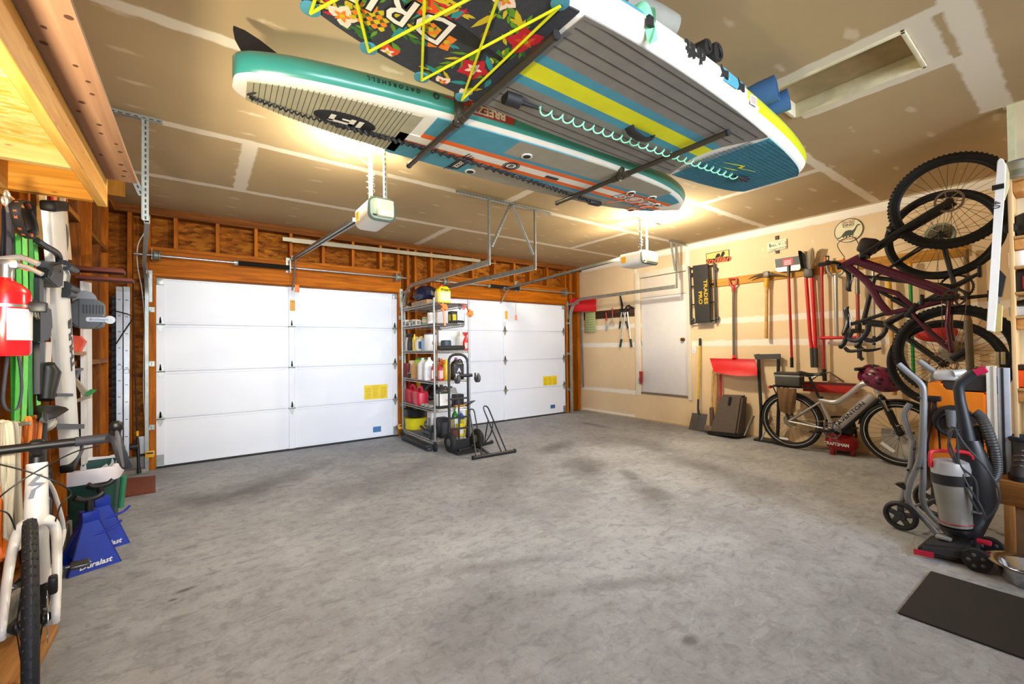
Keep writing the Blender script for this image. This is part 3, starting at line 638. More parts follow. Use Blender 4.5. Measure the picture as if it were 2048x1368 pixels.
mb = MB(); c = PY(1.12, 1325, 10); mb.tube([(c.x-.25, 1.16, zt+.073), (c.x-.05, 1.13, zt+.076), (c.x+.05, 1.1, zt+.073)], [.06, .065, .05], 16); solo('seat_cushion', mb, mat('8c8c80', .7), 'grey padded roll on top of the floral board at the top of the picture', 'cushion')
# --- ceiling rack arms
for ax, nm, lab in ((1.085, 'a', 'bronze metal double rack arm hanging from ceiling under the floral mat'), (2.355, 'b', 'bronze metal double rack arm hanging from ceiling under the yellow striped tail end')):
    za = 2.472; r = thing('ceiling_rack', lab, 'storage rack', (ax, 1.92, za), 'double arms of the ceiling rack')
    part('post', MB().bx(ax-.02, ax+.02, 1.9, 1.94, za-.02, HC-.006, .004), BRONZE, r); part('base_plate', MB().bx(ax-.07, ax+.07, 1.86, 1.98, HC-.007, HC, .002), BRONZE, r)
    for s, L in ((-1, .74), (1, .65)):
        part('arm', MB().cyl((ax, 1.92+s*.02, za), (ax, 1.92+s*L, za), .017, seg=14).cyl((ax, 1.92+s*.03, za), (ax, 1.92+s*.07, za), .023, seg=14), BRONZE, r); part('end_cap', MB().cyl((ax, 1.92+s*(L-.004), za), (ax, 1.92+s*(L+.008), za), .019, seg=14), PBLK, r)
# ================= GARAGE DOOR MACHINERY =================
HOLE = mat('34352f', .7, 0, 0); LAMP = mat('fff2d8', .3, 0, 0, emit=14.)
def angle_iron(mb, a, b, w=.034, up=(0, 0, 1), side=1, holes=True):     # perforated angle: two flanges with slots (slot 1 = dark holes)
    a, b = V(a), V(b); x = (b-a).normalized(); up = V(up); f = frame(a, x, z=up); L = (b-a).length
    q = MB(mb.m @ f); q.b.free(); q.b = mb.b; q.mi = 0
    q.bx(0, L, -w/2, w/2, -.0015, .0015); q.bx(0, L, w/2*side-.0015, w/2*side+.0015, -w*side if side > 0 else 0, 0 if side > 0 else w)
    if holes:
        q.mi = 1; n = int(L/.038)
        for i in range(n): c = (i+.5)*L/n; q.bx(c-.011, c+.011, -.0045, .0045, -.0022, .0022)
    mb.mi = 0
def track(pts, w=.055, d=.03, side=1, lab='', nm='door_track', group=None):
    # C-profile swept along pts lying in a plane x = const
    pts = [V(p) for p in pts]; t = thing(nm, lab, 'door track', pts[0], group); mb = MB(); rows = []
    prof_ = [(-w/2, d), (-w/2, 0), (w/2, 0), (w/2, d*.6), (w/2-.004, d*.6), (w/2-.004, .004), (-w/2+.004, .004), (-w/2+.004, d)]
    for i, p in enumerate(pts):
        a = pts[max(i-1, 0)]; b = pts[min(i+1, len(pts)-1)]; T = (b-a).normalized(); N = T.cross(V((1, 0, 0))).normalized()
        rows.append([mb._v(p+N*u+V((-side*v, 0, 0))) for u, v in prof_])
    mb.skin(rows); part('rail', mb, GALV, t); return t
def door_track(x, side, lab, yend, xend, ztop=2.21, R=.33):
    y = YW-.075; pts = [(x, y, .01), (x, y, .8), (x, y, ztop-R)]+[(x, y-R+R*cos(radians(a)), ztop-R+R*sin(radians(a))) for a in range(10, 91, 10)]
    n = len(pts); x1, y1, _ = pts[-1]; pts += [(x1+(xend-x1)*k/4, y1+(yend-y1)*k/4, ztop) for k in range(1, 5)]
    t = track(pts, side=side, lab=lab, group='garage door tracks')
    for z in (.45, 1.15, 1.75): part('jamb_bracket', MB().bx(x-.02, x+.02, y, YW-.008, z, z+.03).bx(x-.02+.02*side, x+.025+.02*side, YW-.014, YW-.008, z-.01, z+.045), GALV, t)
    part('header_bracket', MB().bx(x-.002, x+.002, y-.25, YW-.008, 2.12, 2.16).bx(x-.025, x+.025, YW-.012, YW-.005, 1.85, 2.2), GALV, t)
    return t
a1 = door_track(-.44, 1, 'galvanised track left of the left garage door, running back overhead', 3.83, -.27)
a2 = door_track(2.455, -1, 'galvanised track right of the left garage door, curving back under the ceiling', 3.8, 2.47)
a3 = door_track(2.99, 1, 'galvanised track left of the right garage door, passing above the wire shelves', 3.8, 3.1)
a4 = door_track(5.885, -1, 'galvanised track right of the right garage door, crossing the small white door', 3.8, 5.9)
def hanger(nm, lab, beam, bars, grp='track hangers'):
    t = thing('track_hanger', lab, 'hanger bracket', beam[0], grp)
    mb = MB(); angle_iron(mb, beam[0], beam[1], .036, (0, 1, 0)); part('ceiling_angle', mb, [GALV, HOLE], t)
    for b in bars: mb = MB(); angle_iron(mb, *b, .034, (0, 1, 0)); part('drop_angle', mb, [GALV, HOLE], t)
    return t
zc = HC-.018
hanger('a', 'perforated steel hanger holding the far left door track', ((-.56, 3.8, zc), (-.2, 3.8, zc)), [((-.29, 3.79, HC-.03), (-.29, 3.79, 2.19)), ((-.50, 3.8, HC-.03), (-.31, 3.8, 2.36))])
hanger('b', 'long perforated steel hanger with V brace holding the two middle tracks', ((2.1, 3.8, zc), (3.36, 3.8, zc)), [((2.49, 3.79, HC-.03), (2.49, 3.79, 2.18)), ((3.12, 3.79, HC-.03), (3.12, 3.79, 2.19)), ((2.77, 3.78, HC-.03), (2.52, 3.78, 2.38)), ((2.8, 3.785, HC-.03), (3.09, 3.785, 2.36))])
hanger('c', 'short perforated steel hanger in front of the small white side door', ((5.76, 3.8, zc), (6.2, 3.8, zc)), [((5.92, 3.79, HC-.03), (5.92, 3.79, 2.18)), ((5.8, 3.8, HC-.03), (5.9, 3.8, 2.45))])
def torsion(x0, x1, springs, lab, drums):
    y, z = YW-.1, 2.355; t = thing('torsion_shaft', lab, 'torsion spring', (x0, y, z), 'torsion spring shafts')
    part('shaft', MB().cyl((x0, y, z), (x1, y, z), .0125, seg=12), STEEL, t)
    for a, b in springs:
        mb = MB(); n = int((b-a)/.006); L = b-a
        mb.tube([(a+L*k/(n*2), y, z) for k in range(n*2+1)], [.03 if k % 2 else .026 for k in range(n*2+1)], 14); part('spring', mb, mat('2a2a24', .55, .3), t)
        part('winding_cone', MB().lathe([(.034, 0), (.034, .03), (.02, .06)], (a-.03, y, z), (1, 0, 0), 14), GALV, t)
    for x in drums:
        part('cable_drum', MB().lathe([(.05, 0), (.055, .006), (.045, .012), (.045, .045), (.06, .05), (.06, .06), (.015, .066)], (x, y, z), (1, 0, 0), 20), mat('8d9086', .45, .6, .2), t)
        part('bearing_plate', MB().bx(x-.01, x-.006, y-.06, YW-.008, z-.06, z+.06), GALV, t)
    xm = (springs[0][1]); part('centre_bracket', MB().bx(xm-.004, xm+.004, y-.03, YW-.006, z-.05, z+.1).bx(xm-.03, xm+.03, YW-.012, YW-.006, z-.05, z+.14), GALV, t)
torsion(-.56, 2.5, [(.37, .94)], 'steel torsion shaft with dark spring above the left garage door', (-.4, 2.34))
torsion(2.9, 6.0, [(3.98, 4.62)], 'steel torsion shaft with dark spring above the right garage door', (3.12, 5.72))
# lift arm, release cord, aluminium strips
def opener(lab, wall_pt, near_pt, back_l, back_r, zb, zt, y0, y1, strap_tops, cord, side):
    wp, npt = V(wall_pt), V(near_pt); x0, x1 = back_l, back_r
    t = thing('garage_door_opener', lab, 'door opener', ((x0+x1)/2, y0, zb), 'garage door openers')
    d = (npt-wp); mb = MB(); mb.bar(wp, npt, .055, .03); part('rail', mb, GALV, t)
    mb = MB(); mb.bar(wp+V((0, 0, -.0185)), npt+V((0, 0, -.0185)), .012, .006); part('rail_slot', mb, HOLE, t)
    part('wall_bracket', MB().bx(wp.x-.03, wp.x+.03, wp.y-.01, YW-.008, wp.z-.02, wp.z+.03), GALV, t)
    body = MB(); w = x1-x0; h = zt-zb; f = frame(((x0+x1)/2, y0, (zb+zt)/2), (1, 0, 0), y=(0, 0, 1)); body.prism(rrect(w, h, .05, 5), f, y0-y1); part('housing', body, mat('dcdcd6', .4, 0, .03), t)
    mb = MB()
    for o1, o2, a, b in ((rrect(w+.008, h+.008, .053, 5), rrect(w-.01, h-.01, .046, 5), 0, -.012),): mb.prism(o1, f @ loc(0, 0, .004), -.012)
    part('gasket', mb, mat('3c4a3c', .6), t)
    part('rear_cover', MB().prism(rrect(w-.02, h-.02, .044, 5), f @ loc(0, 0, .0055), .003), mat('8f9a88', .4, .3), t)
    part('lamp_lens', MB().box(((x0+x1)/2+.018, y0-.028, (zb+zt)/2), (w*.56, .045, h*.72), None, .008), mat('d6cfa8', .35), t)
    part('control_buttons', MB().bx(x0+.03, x0+.06, y0-.012, y0-.005, zb+.028, zb+.042), BLK, t)
    part('caution_sticker', MB().bx(x0-.002, x0+.002, y1-.1, y1-.03, zb+.04, zb+.12), YELO, t, 'yellow caution sticker')
    zs = []
    for (a, b) in strap_tops: mb = MB(); angle_iron(mb, (a, b, HC-.005), (a, b, zt+.004), .03, (0, 1, 0)); part('hanging_strap', mb, [GALV, HOLE], t)
    xs = [q[0] for q in strap_tops]; mb = MB(); angle_iron(mb, (min(xs)-.1, strap_tops[0][1]+.02, HC-.018), (max(xs)+.3, strap_tops[0][1]+.02, HC-.018), .034, (0, 1, 0)); part('ceiling_angle', mb, [GALV, HOLE], t)
    mb = MB(); a, b = strap_tops[0]; pts = bez([(a-.12, b-.02, HC-.05), (a-.1, b-.02, HC-.14), (a-.02, b-.03, HC-.2)], 5)+[V((a+.03*cos(k*.7), b+.03*sin(k*.7), HC-.25-(HC-.3-zt)*k/30)) for k in range(31)]
    mb.tube(pts, .0035, 6); part('power_cord', mb, mat('4a463e', .6), t)
    mb = MB(); ap = wp+(npt-wp)*.04; mb.tube([ap+V((0, 0, -.02)), (wp.x, YW-.1, 2.2), (wp.x, YW+.01, D1[2]-.05)], .011, 8); part('lift_arm', mb, STEEL, t)
    mb = MB(); c = V(cord); mb.cyl((c.x, c.y, wp.z-.03), c, .0025, seg=6); part('release_cord', mb, mat('b4482c', .7), t)
    part('release_tag', MB().box(c-V((0, 0, .045)), (.06, .006, .09), rot('Z', 25).to_3x3(), .002), mat('f08a4a', .6), t, 'orange release tag'); return t
def Pn(y, px, py): return PY(y, px, py)
yb = 3.22
bl, br, zb_, zt_ = Pn(yb, 737, 420).x, Pn(yb, 790, 420).x, Pn(yb, 762, 441).z, Pn(yb, 762, 396).z
o1 = opener('white door opener box on long steel rail above the left garage door', Pn(YW-.12, 588, 517), Pn(yb+.33, 712, 440), bl, br, zb_, zt_, yb, yb+.34, [(Pn(3.3, 741, 330).x, 3.3), (Pn(3.3, 770, 330).x, 3.3)], Pn(YW-.3, 594, 570), -1)
yb = 3.3
bl, br, zb_, zt_ = Pn(yb, 1286, 516).x, Pn(yb, 1309, 516).x, Pn(yb, 1298, 525).z, Pn(yb, 1298, 505).z
o2 = opener('white door opener box with lit lamp above the right garage door', Pn(YW-.12, 1010, 578), Pn(yb+.3, 1262, 512), bl-.03, br+.06, zb_-.02, zt_+.02, yb, yb+.34, [(Pn(3.35, 1280, 470).x, 3.35), (Pn(3.35, 1293, 470).x, 3.35)], Pn(YW-.3, 1032, 630), -1)
p = Pn(3.62, 1256, 517); part('light_bulb', MB().ball((p.x, 3.66, p.z), .05, 14, 8), LAMP, o2, 'lit opener bulb'); point('opener_bulb_light', (p.x-.03, 3.75, p.z-.01), 10, (1, .8, .55), .05)
for i, (px, py, lab, pw) in enumerate(((733, 300, 'bare lit bulb on the ceiling beside the left door opener', 48), (1306, 447, 'bare lit bulb on the ceiling beside the right door opener', 70))):
    p = PZ(HC-.1, px, py); t = thing('ceiling_bulb', lab, 'lamp', (p.x, p.y, HC-.15)); part('lamp_holder', MB().lathe([(.055, 0), (.05, -.02), (.025, -.05), (.02, -.06)], (p.x, p.y, HC)), WHT, t)
    part('bulb', MB().lathe([(.014, -.055), (.03, -.085), (.034, -.11), (.022, -.138), (.002, -.145)], (p.x, p.y, HC)), LAMP, t); point('bulb_light', (p.x, p.y, HC-.23), pw, (1, .9, .72), .05)
mb = MB(); a, b = PY(YW-.07, 565, 478), PY(YW-.07, 960, 522); mb.bar(a, b, .05, .03, (0, 1, 0)); mb.bar(a+V((.1, -.03, -.03)), b+V((.3, -.03, -.02)), .02, .012)
solo('aluminium_strip', mb, mat('a8a28c', .4, .6, .05), 'long grey metal strips resting along the framing above the garage doors', 'metal strip')
# photo eyes and low-voltage wires
for px, py, x, lab in ((300, 908, -.44, 'yellow door sensor at the foot of the left track by the fishing rod'), (801, 853, 2.47, 'yellow door sensor at the foot of the track by the wire shelves')):
    p = PY(YW-.1, px, py); t = thing('door_sensor', lab, 'door sensor', p, 'yellow door sensors'); part('housing', MB().box(p, (.075, .05, .07), None, .006), YELO, t); part('bracket', MB().bx(p.x+.02, x, p.y-.004, p.y+.004, p.z-.03, p.z+.03), GALV, t)
    part('label_panel', MB().bx(p.x-.028, p.x+.028, p.y-.027, p.y-.0245, p.z+.005, p.z+.022), BLK, t)
mb = MB(); mb.tube(bez([PY(YW-.02, *q) for q in ((285, 430), (290, 460), (276, 490), (275, 530), (284, 580), (289, 640), (288, 700), (287, 780), (290, 840), (291, 890))], 6), .005, 6)
solo('sensor_wire', mb, mat('d8d4c8', .6), 'thin white wire looping down the framing beside the left door track', 'wire')
# ---------------- storage loft over the left side ----------------
ye, zbm = 2.93, 2.03; LOFT = thing('storage_loft', 'wooden overhead storage loft with pale beam and particle board deck at upper left', 'loft', (XL, ye, zbm))
PINE = wood('d8a85c', 'bd8238', 1, .55, .7); PINEX = wood('d89a3c', 'a8681c', 0, .55, .7); PINK = wood('a98468', '8c6a50', 1, .6, .5, False)
xb = -.37
part('edge_beam', MB().bx(xb-.038, xb, -1.5, ye, zbm, zbm+.14, .003, 1), PINE, LOFT)
part('end_joist', MB().bx(XL+.145, xb-.039, ye-.1, ye-.062, zbm, zbm+.14, .002, 1), PINEX, LOFT)
part('ledger', MB().bx(XL+.141, XL+.18, -1.5, ye-.1, zbm, zbm+.139), PINE, LOFT)
part('front_joist', MB().bx(XL+.18, xb-.039, ye-.32, ye-.28, zbm+.07, zbm+.14), wood('e8cc8c', 'd0a860', 0, .55, .7), LOFT)
part('deck', MB().bx(XL+.145, xb-.002, -1.5, ye-.02, zbm+.1405, zbm+.155), osb('fbeeb8', 'ecd070', 'cfa23a', 'XY', 1.7), LOFT, 'golden particle board deck')
mb = MB().bx(xb-.0, xb+.115, -1.5, ye-.01, zbm+.141, zbm+.156); mb.mi = 1
random.seed(5)
for i in range(26): x, y = xb+.02+.08*random.random(), ye-.1-2.2*i/26; mb.lathe([(.001, -.0008), (.006+.004*random.random(), -.0008), (.006, .001)], (x, y, zbm+.1405), seg=10)
part('plywood_lip', mb, [PINK, mat('4a2a14', .8)], LOFT, 'pinkish plywood lip with dark screw holes')
t = thing('loft_fill_lamp', 'unseen added lamp under the loft aimed up at its deck', 'lamp', (-.64, 1.15, 0)); part('housing', MB().box((-.64, 1.15, 1.15), (.2, .2, .05), None, .006), DK, t); part('stand', MB().cyl((-.64, 1.15, .015), (-.64, 1.15, 1.13), .015, seg=10).cyl((-.64, 1.15, 0), (-.64, 1.15, .02), .07, seg=20), DK, t)  # out-of-view body added so the loft fill light has a source
# ================= RIGHT WALL: hanging tools and signs =================
wx = XW-.035
def R(px, py, off=0.): return PX(wx-off, px, py)
def line(mb, pts, r, off=0., seg=10): mb.tube([R(*p, off) for p in pts], r, seg); return mb
WR_ = lambda c, off=.0: frame((c.x-off, c.y, c.z), (0, -1, 0), y=(0, 0, 1))      # frame on the wall: x to the right of the photo, y up, z into the room
DRW = wood('5e4432', '33231a', 1, .7, .8); YPINE = wood('d9a250', 'b07a30', 1, .55, .8)
REDT = mat('b3222a', .35, 0, .08); REDP = mat('cf1a22', .38, 0, .06); WOODH = mat('c79a58', .55, 0, .15, 20); STAIN = mat('5b5650', .5, .3, .2)
solo('tool_board', MB().bx(XW-.022, XW-.001, 4.87, 6.1, 1.84, 1.99, .003), DRW, 'dark weathered board on the wall left of the white side door', 'board')
solo('tool_board', MB().bx(XW-.022, XW-.001, .75, 3.72, 2.175, 2.29, .003), YPINE, 'long yellow pine rail that the garden tools hang from', 'board')
def hook(t, c, m=STEEL): mb = MB(); mb.tube([(XW-.02, c.y, c.z), (wx-.02, c.y, c.z), (wx-.05, c.y, c.z+.02)], .004, 6); return part('hook', mb, m, t)
def ttool(name, lab, cat, base, group=None): return thing(name, lab, cat, base, group)
# red snow scoop, far left
c = R(1163, 612); t = ttool('snow_shovel', 'red ribbed snow shovel hung upside down left of the pale green slatted panel', 'shovel', R(1167, 775), 'snow shovels')
mb = MB(); rows = []
for i in range(15):
    u = i/14; row = []
    for j in range(7):
        v = j/6; p = PX(5.97+.24*u-.05*sin(pi*v)-.006*(i % 2), 1138+54*u, 596+27*v); p.y = min(p.y, 6.14+.004*j/6); row.append(p)
    rows.append(row)
mb.loft(rows); back = [[q+V((.008, 0, 0)) for q in r] for r in rows]; mb.loft(back); part('blade', mb, REDP, t, auto=60)
mb = MB(); line(mb, [(1162, 618), (1165, 700), (1167, 775)], .014, .03); part('handle', mb, mat('6e6c68', .4, .4), t)
# pale green slatted panel
t = ttool('vent_panel', 'pale green slatted panel hanging on the dark board', 'panel', R(1180, 664)); a, b = R(1172, 665), R(1191, 619)
mb = MB(); mb.bx(wx-.02, wx, a.y, b.y, a.z, b.z, .003); part('frame', mb, mat('a9b27c', .6), t); n = 9
for i in range(n): z = a.z+(b.z-a.z)*(i+.5)/n; part('slat', MB().bx(wx-.032, wx-.018, a.y-.012, b.y+.012, z-.008, z+.008, .002), mat('c4cc94', .6), t)
# hand trowel and cultivator
t = ttool('hand_trowel', 'small garden trowel with red handle on the dark board', 'trowel', R(1213, 663)); mb = MB(); line(mb, [(1212, 625), (1212.5, 633), (1213.5, 642)], .014); part('handle', mb, REDT, t)
mb = MB(); line(mb, [(1213.5, 642), (1214, 648)], .005); f = WR_(R(1214, 655)); mb.prism([(-.03, .05), (.03, .05), (.028, -.03), (0, -.07), (-.028, -.03)], f, .003); part('blade', mb, STEEL, t)
t = ttool('hand_cultivator', 'small three-tine hand cultivator with red handle on the dark board', 'cultivator', R(1224, 650)); mb = MB(); line(mb, [(1225, 616), (1225, 632)], .014); part('handle', mb, REDT, t)
mb = MB(); line(mb, [(1225, 632), (1224.5, 641)], .005, 0, 6)
for d in (-4, 0, 4): line(mb, [(1224.5, 641), (1224+d, 646), (1224+d*1.1, 652), (1223.5+d, 653)], .004, 0, 6)
part('tines', mb, STEEL, t)
# hedge shears and loppers
t = ttool('hedge_shears', 'hedge shears with black blade pointing up beside the side door', 'shears', R(1246, 657))
mb = MB(); mb.poly3([R(*p) for p in ((1239.5, 590), (1242, 592), (1247, 612), (1245, 618), (1243, 617))], (-.006, 0, 0)); mb.poly3([R(*p, .008) for p in ((1242, 617), (1246, 616), (1247, 624), (1243, 624))], (-.02, 0, 0)); part('blades', mb, BLK, t)
for a, b in (((1243.5, 622), (1241, 642)), ((1246, 622), (1252, 642))): mb = MB(); line(mb, [a, b], .011); part('handle', mb, mat('c9cac6', .3, .5), t); mb = MB(); d = (b[0]-a[0])*.7, (b[1]-a[1])*.75; line(mb, [b, (b[0]+d[0], b[1]+d[1])], .015); part('grip', mb, BLK, t)
t = ttool('lopper', 'open lopper with silver handles and dark green grips beside the side door', 'lopper', R(1253, 694))
mb = MB(); mb.ball(R(1252, 621), .03, 10, 6); mb.tube([R(1250, 622, .01), R(1253, 613, .01), R(1258, 611, .01), R(1264, 615, .01), R(1271, 617, .01)], [.014, .017, .016, .012, .004], 8, flat=.5); mb.tube([R(1254, 624, .02), R(1260, 614, .02), R(1270, 612.5, .02)], [.012, .014, .004], 8, flat=.5); part('jaws', mb, mat('23282a', .4, .3), t)
for a, b, c_ in (((1251, 624), (1243, 678), (1240.5, 694)), ((1255, 624), (1261, 678), (1263, 694))): mb = MB(); line(mb, [a, b], .013, .012); part('handle', mb, mat('e2e2de', .3, .4), t); mb = MB(); line(mb, [b, c_], .019, .012); part('grip', mb, mat('173326', .6), t)
# red tag hanging on the side door casing
t = thing('door_stop', 'red door prop hanging on the hinge side of the white side door', 'door stop', R(1283, 778)); mb = MB(); a, b = PX(XW-.03, 1280, 766), PX(XW-.03, 1286, 743); mb.prism([(a.y, b.z), (b.y, b.z), (b.y+.01, a.z+.02), ((a.y+b.y)/2, a.z-.03), (a.y-.01, a.z+.02)], Mx(((0, 0, 1, XW-.05), (1, 0, 0, 0), (0, 1, 0, 0), (0, 0, 0, 1))), .02); part('body', mb, mat('a82a18', .5), t)
mb = MB(); mb.bx(XW-.035, XW-.02, a.y+.015, a.y+.03, a.z-.02, a.z+.09); part('bracket', mb, STEEL, t)
# mechanic's creeper
t = ttool('creeper', 'black mechanics creeper with yellow lettering hung upright right of the side door', 'creeper', R(1410, 650)); CRM = mat('262626', .38, 0, .1)
def Q(x, y, o=0.): return R(1360+x/7.6, 480+y/7.6, o)
for pl in (((137, 400), (150, 640), (168, 1290)), ((518, 350), (530, 700), (545, 1260))): mb = MB(); mb.tube([Q(*p, .03) for p in pl], .017, 8); part('side_rail', mb, CRM, t)
for y in (425, 700, 980, 1260): mb = MB(); mb.cyl(Q(140+(y-400)*.03, y+10, .03), Q(520+(y-400)*.03, y-40, .03), .012, seg=8); part('cross_rail', mb, CRM, t)
mb = MB(); pl = [Q(*p, .06) for p in ((216, 398), (440, 368), (462, 700), (480, 1255), (258, 1272), (235, 800))]; mb.poly3(pl, (-.045, 0, 0)); part('pad', mb, mat('2e2d2b', .45, 0, .1), t)
for x, y in ((175, 530), (550, 450), (195, 1215), (575, 1190)): mb = MB(); p = Q(x, y, .02); mb.lathe([(.03, -.012), (.033, 0), (.03, .012)], p, (0, 1, .3), 14); part('caster', mb, mat('4a4846', .4, .4), t)
mb = MB(); pt = Q(388, 790, .106); dn = (Q(375, 1010)-Q(355, 560)).normalized(); f = frame(pt, dn, z=(-1, 0, 0)); mb.text('TRADES', f, .08, .002, bold=.001, sx=1.3); f2 = frame(Q(308, 880, .106), dn, z=(-1, 0, 0)); mb.text('PRO', f2, .08, .002, bold=.001, sx=1.3); part('lettering', mb, mat('e0b414', .5), t)
# signs
def sign(name, lab, quad, d, m, mb_fn, cat='sign'):
    t = ttool(name, lab, cat, R(*quad[0]), None); mb = MB(); mb.poly3([PX(XW-.004, *q) for q in quad], (-d, 0, 0)); part('plate', mb, m, t); return t
t = sign('metal_sign', 'small yellow and black metal sign with orange script above the black creeper', ((1411.5, 507.5), (1457, 498.5), (1458.5, 523), (1413, 529)), .004, mat('e6cf78', .5, 0, .1), None)
def S_(x, y): return PX(XW-.0085, 1360+x/7.6, 480+y/7.6)
mb = MB(); mb.poly3([S_(*q) for q in ((402, 300), (742, 246), (746, 322), (408, 362))], (-.001, 0, 0)); mb.poly3([S_(*q) for q in ((530, 275), (560, 215), (600, 200), (615, 250), (640, 180), (665, 170), (685, 200), (655, 255))], (-.001, 0, 0))
for q in (((392, 210), (745, 142), (745, 148), (393, 218)), ((392, 210), (398, 209), (410, 362), (404, 363)), ((740, 143), (747, 142), (750, 320), (744, 322))): mb.poly3([S_(*p) for p in q], (-.001, 0, 0))
part('printed_figure', mb, BLK, t); mb = MB(); c = S_(575, 305); dx = (S_(720, 280)-S_(430, 330)); mb.text('Indian', frame((c.x-.0015, c.y, c.z), dx, z=(-1, 0, 0)), .12, .001, sx=1.35, shear=.3, bold=.003); part('lettering', mb, mat('d8622c', .5), t)
t = sign('station_sign', 'small cream wall sign with black lettering above the pick', ((1535, 487), (1573.5, 477), (1574, 497), (1536.5, 505)), .02, mat('efe4c2', .6, 0, .05), None)
a = PX(XW-.0245, 1555, 491); dx = PX(XW-.0245, 1573, 487)-PX(XW-.0245, 1537, 496); mb = MB(); f = frame(a, dx, z=(-1, 0, 0)); mb.text('Abt. V - 2', f @ loc(.01, .012, 0), .05, .001, bold=.0005); mb.text('Geigersberg', f @ loc(.0, -.04, 0), .042, .001); mb.bx(0, 0, 0, 0, 0, 0); q = MB(f); q.b.free(); q.b = mb.b; q.bx(-.04, .09, .045, .048, 0, .001); q.bx(-.1, -.085, .0, .05, 0, .001); part('lettering', mb, BLK, t)
for p in ((1554, 475.5), (1554.5, 503)): c = PX(XW-.01, *p); part('mounting_clip', MB().box(c, (.02, .04, .05)), mat('4a3a28', .6), t)
c = PX(XW-.006, 1697, 461); hw = abs(PX(XW, 1668, 461).y-PX(XW, 1726.5, 461).y)/2; t = ttool('round_sign', 'round cream gasoline sign with dark dinosaur on the wall above the tools', 'sign', c)
f = WR_(c, .0); mb = MB(); mb.prism([(hw*cos(2*pi*i/48), hw*sin(2*pi*i/48)) for i in range(48)], f, .003); part('plate', mb, mat('efe6bc', .45, 0, .05), t)
mb = MB(); mb.torus(c+V((-.003, 0, 0)), (1, 0, 0), hw-.004, .004, 48, 6); part('rim', mb, mat('3e3c2c', .5), t); k = hw/.15
f = f @ Mx.Scale(k, 4) @ loc(0, 0, .0033/k)
dino = [(-.118, -.062), (-.112, -.075), (-.09, -.078), (-.07, -.06), (-.056, -.068), (-.058, -.075), (-.046, -.075), (-.04, -.058), (-.03, -.06), (-.03, -.078), (-.016, -.078), (-.012, -.058), (.004, -.058), (.006, -.076), (.02, -.076), (.024, -.056), (.036, -.06), (.036, -.068), (.05, -.066), (.052, -.04), (.07, -.01), (.086, .03), (.1, .05), (.122, .05), (.12, .06), (.098, .066), (.08, .05), (.062, .018), (.042, 0), (.01, .012), (-.03, .006), (-.055, -.02), (-.075, -.05), (-.095, -.066), (-.11, -.06)]
mb = MB(); mb.prism([(x, y-.008) for x, y in dino], f, .0012); part('dinosaur_figure', mb, mat('3d4034', .5), t)
mb = MB(); mb.text('GASOLINE', f @ loc(0, -.108, 0), .036, .0012, bold=.0006); mb.text('Sinclair', f @ loc(0, .105, 0), .04, .0012, bold=.0006, shear=.2); part('lettering', mb, mat('b02a1c', .5), t, 'red lettering')
mb = MB(); mb.text('DINO', f @ loc(0, .068, 0), .045, .0012, bold=.001)
for a, b in (((-.066, .125), (.066, .125)), ((-.066, .125), (-.05, .05)), ((.066, .125), (.05, .05)), ((-.05, .05), (0, .038)), ((.05, .05), (0, .038))): q = MB(f); q.b.free(); q.b = mb.b; q.bar((*a, .0006), (*b, .0006), .003, .001)
part('shield_outline', mb, mat('3d4034', .5), t)
# red snow pusher with D handle
def T2_(x, y, o=0.): return R(1360+x/6.218, 680+y/6.218, o)
def T3_(x, y, o=0.): return R(1440+x/4.56, 400+y/4.56, o)
t = ttool('snow_pusher', 'wide red snow pusher hanging by its red D handle beside the creeper', 'shovel', R(1466, 750), 'snow shovels')
mb = MB(); mb.tube([T3_(*p, .03) for p in ((120, 800), (92, 770), (84, 720), (150, 716), (146, 768), (120, 800))], .012, 8, flat=1.3); line(mb, [(1466.5, 575), (1466.7, 583)], .022, .03); part('d_grip', mb, REDT, t)
mb = MB(); line(mb, [(1466.7, 582), (1467, 640), (1467.6, 716)], .017, .03); part('shaft', mb, mat('6f665e', .35, .4), t)
mb = MB(); rows = []
for i in range(17):
    u = i/16; row = []
    for j in range(8):
        v = j/7; x = 370+v*55*(1-u)+u*(590-10*v); x = (370+50*v)*(1-u)+(965-5*v-40*(1-v)**3)*u; y = (228+(165)*v)*(1-u)+(240+200*v)*u+(28*sin(pi*u) if v > .95 else 0)*v
        row.append(T2_(x, y, .05+.13*v**1.6-.05*v*(i % 2)*.1))
    rows.append(row)
mb.loft(rows); mb.loft([[q+V((.007, 0, .002)) for q in r] for r in rows]); part('blade', mb, REDP, t, auto=60)
mb = MB(); mb.tube([T2_(675, 195, .035), T2_(678, 235, .055)], [.02, .035], 10); part('socket', mb, REDP, t)
# pick mattock
t = ttool('mattock', 'pick mattock with yellow collar and wooden handle hanging on the rail', 'pick', R(1532, 676))
mb = MB(); mb.tube([T3_(*p, .05) for p in bez([(262, 722, 0), (320, 695, 0), (390, 678, 0), (440, 676, 0), (500, 680, 0), (590, 690, 0)], 4) for p in [(p.x, p.y)]], [.004]+[.006+.02*sin(pi*(i+1)/21) for i in range(19)]+[.006], 8, flat=.8) if False else mb.tube([T3_(p.x, p.y, .05) for p in bez([(262, 722, 0), (320, 695, 0), (390, 678, 0), (440, 676, 0), (500, 680, 0), (590, 690, 0)], 4)], [.005+.022*sin(pi*i/20) for i in range(21)], 8, flat=.8)
mb.box(T3_(425, 680, .05), (.06, .075, .085), None, .01); part('head', mb, mat('6c655a', .5, .5, .2), t)
mb = MB(); line(mb, [(1440+428/4.56, 400+710/4.56), (1440+420/4.56, 400+790/4.56)], .03, .045); part('collar', mb, mat('d8a41c', .5), t)
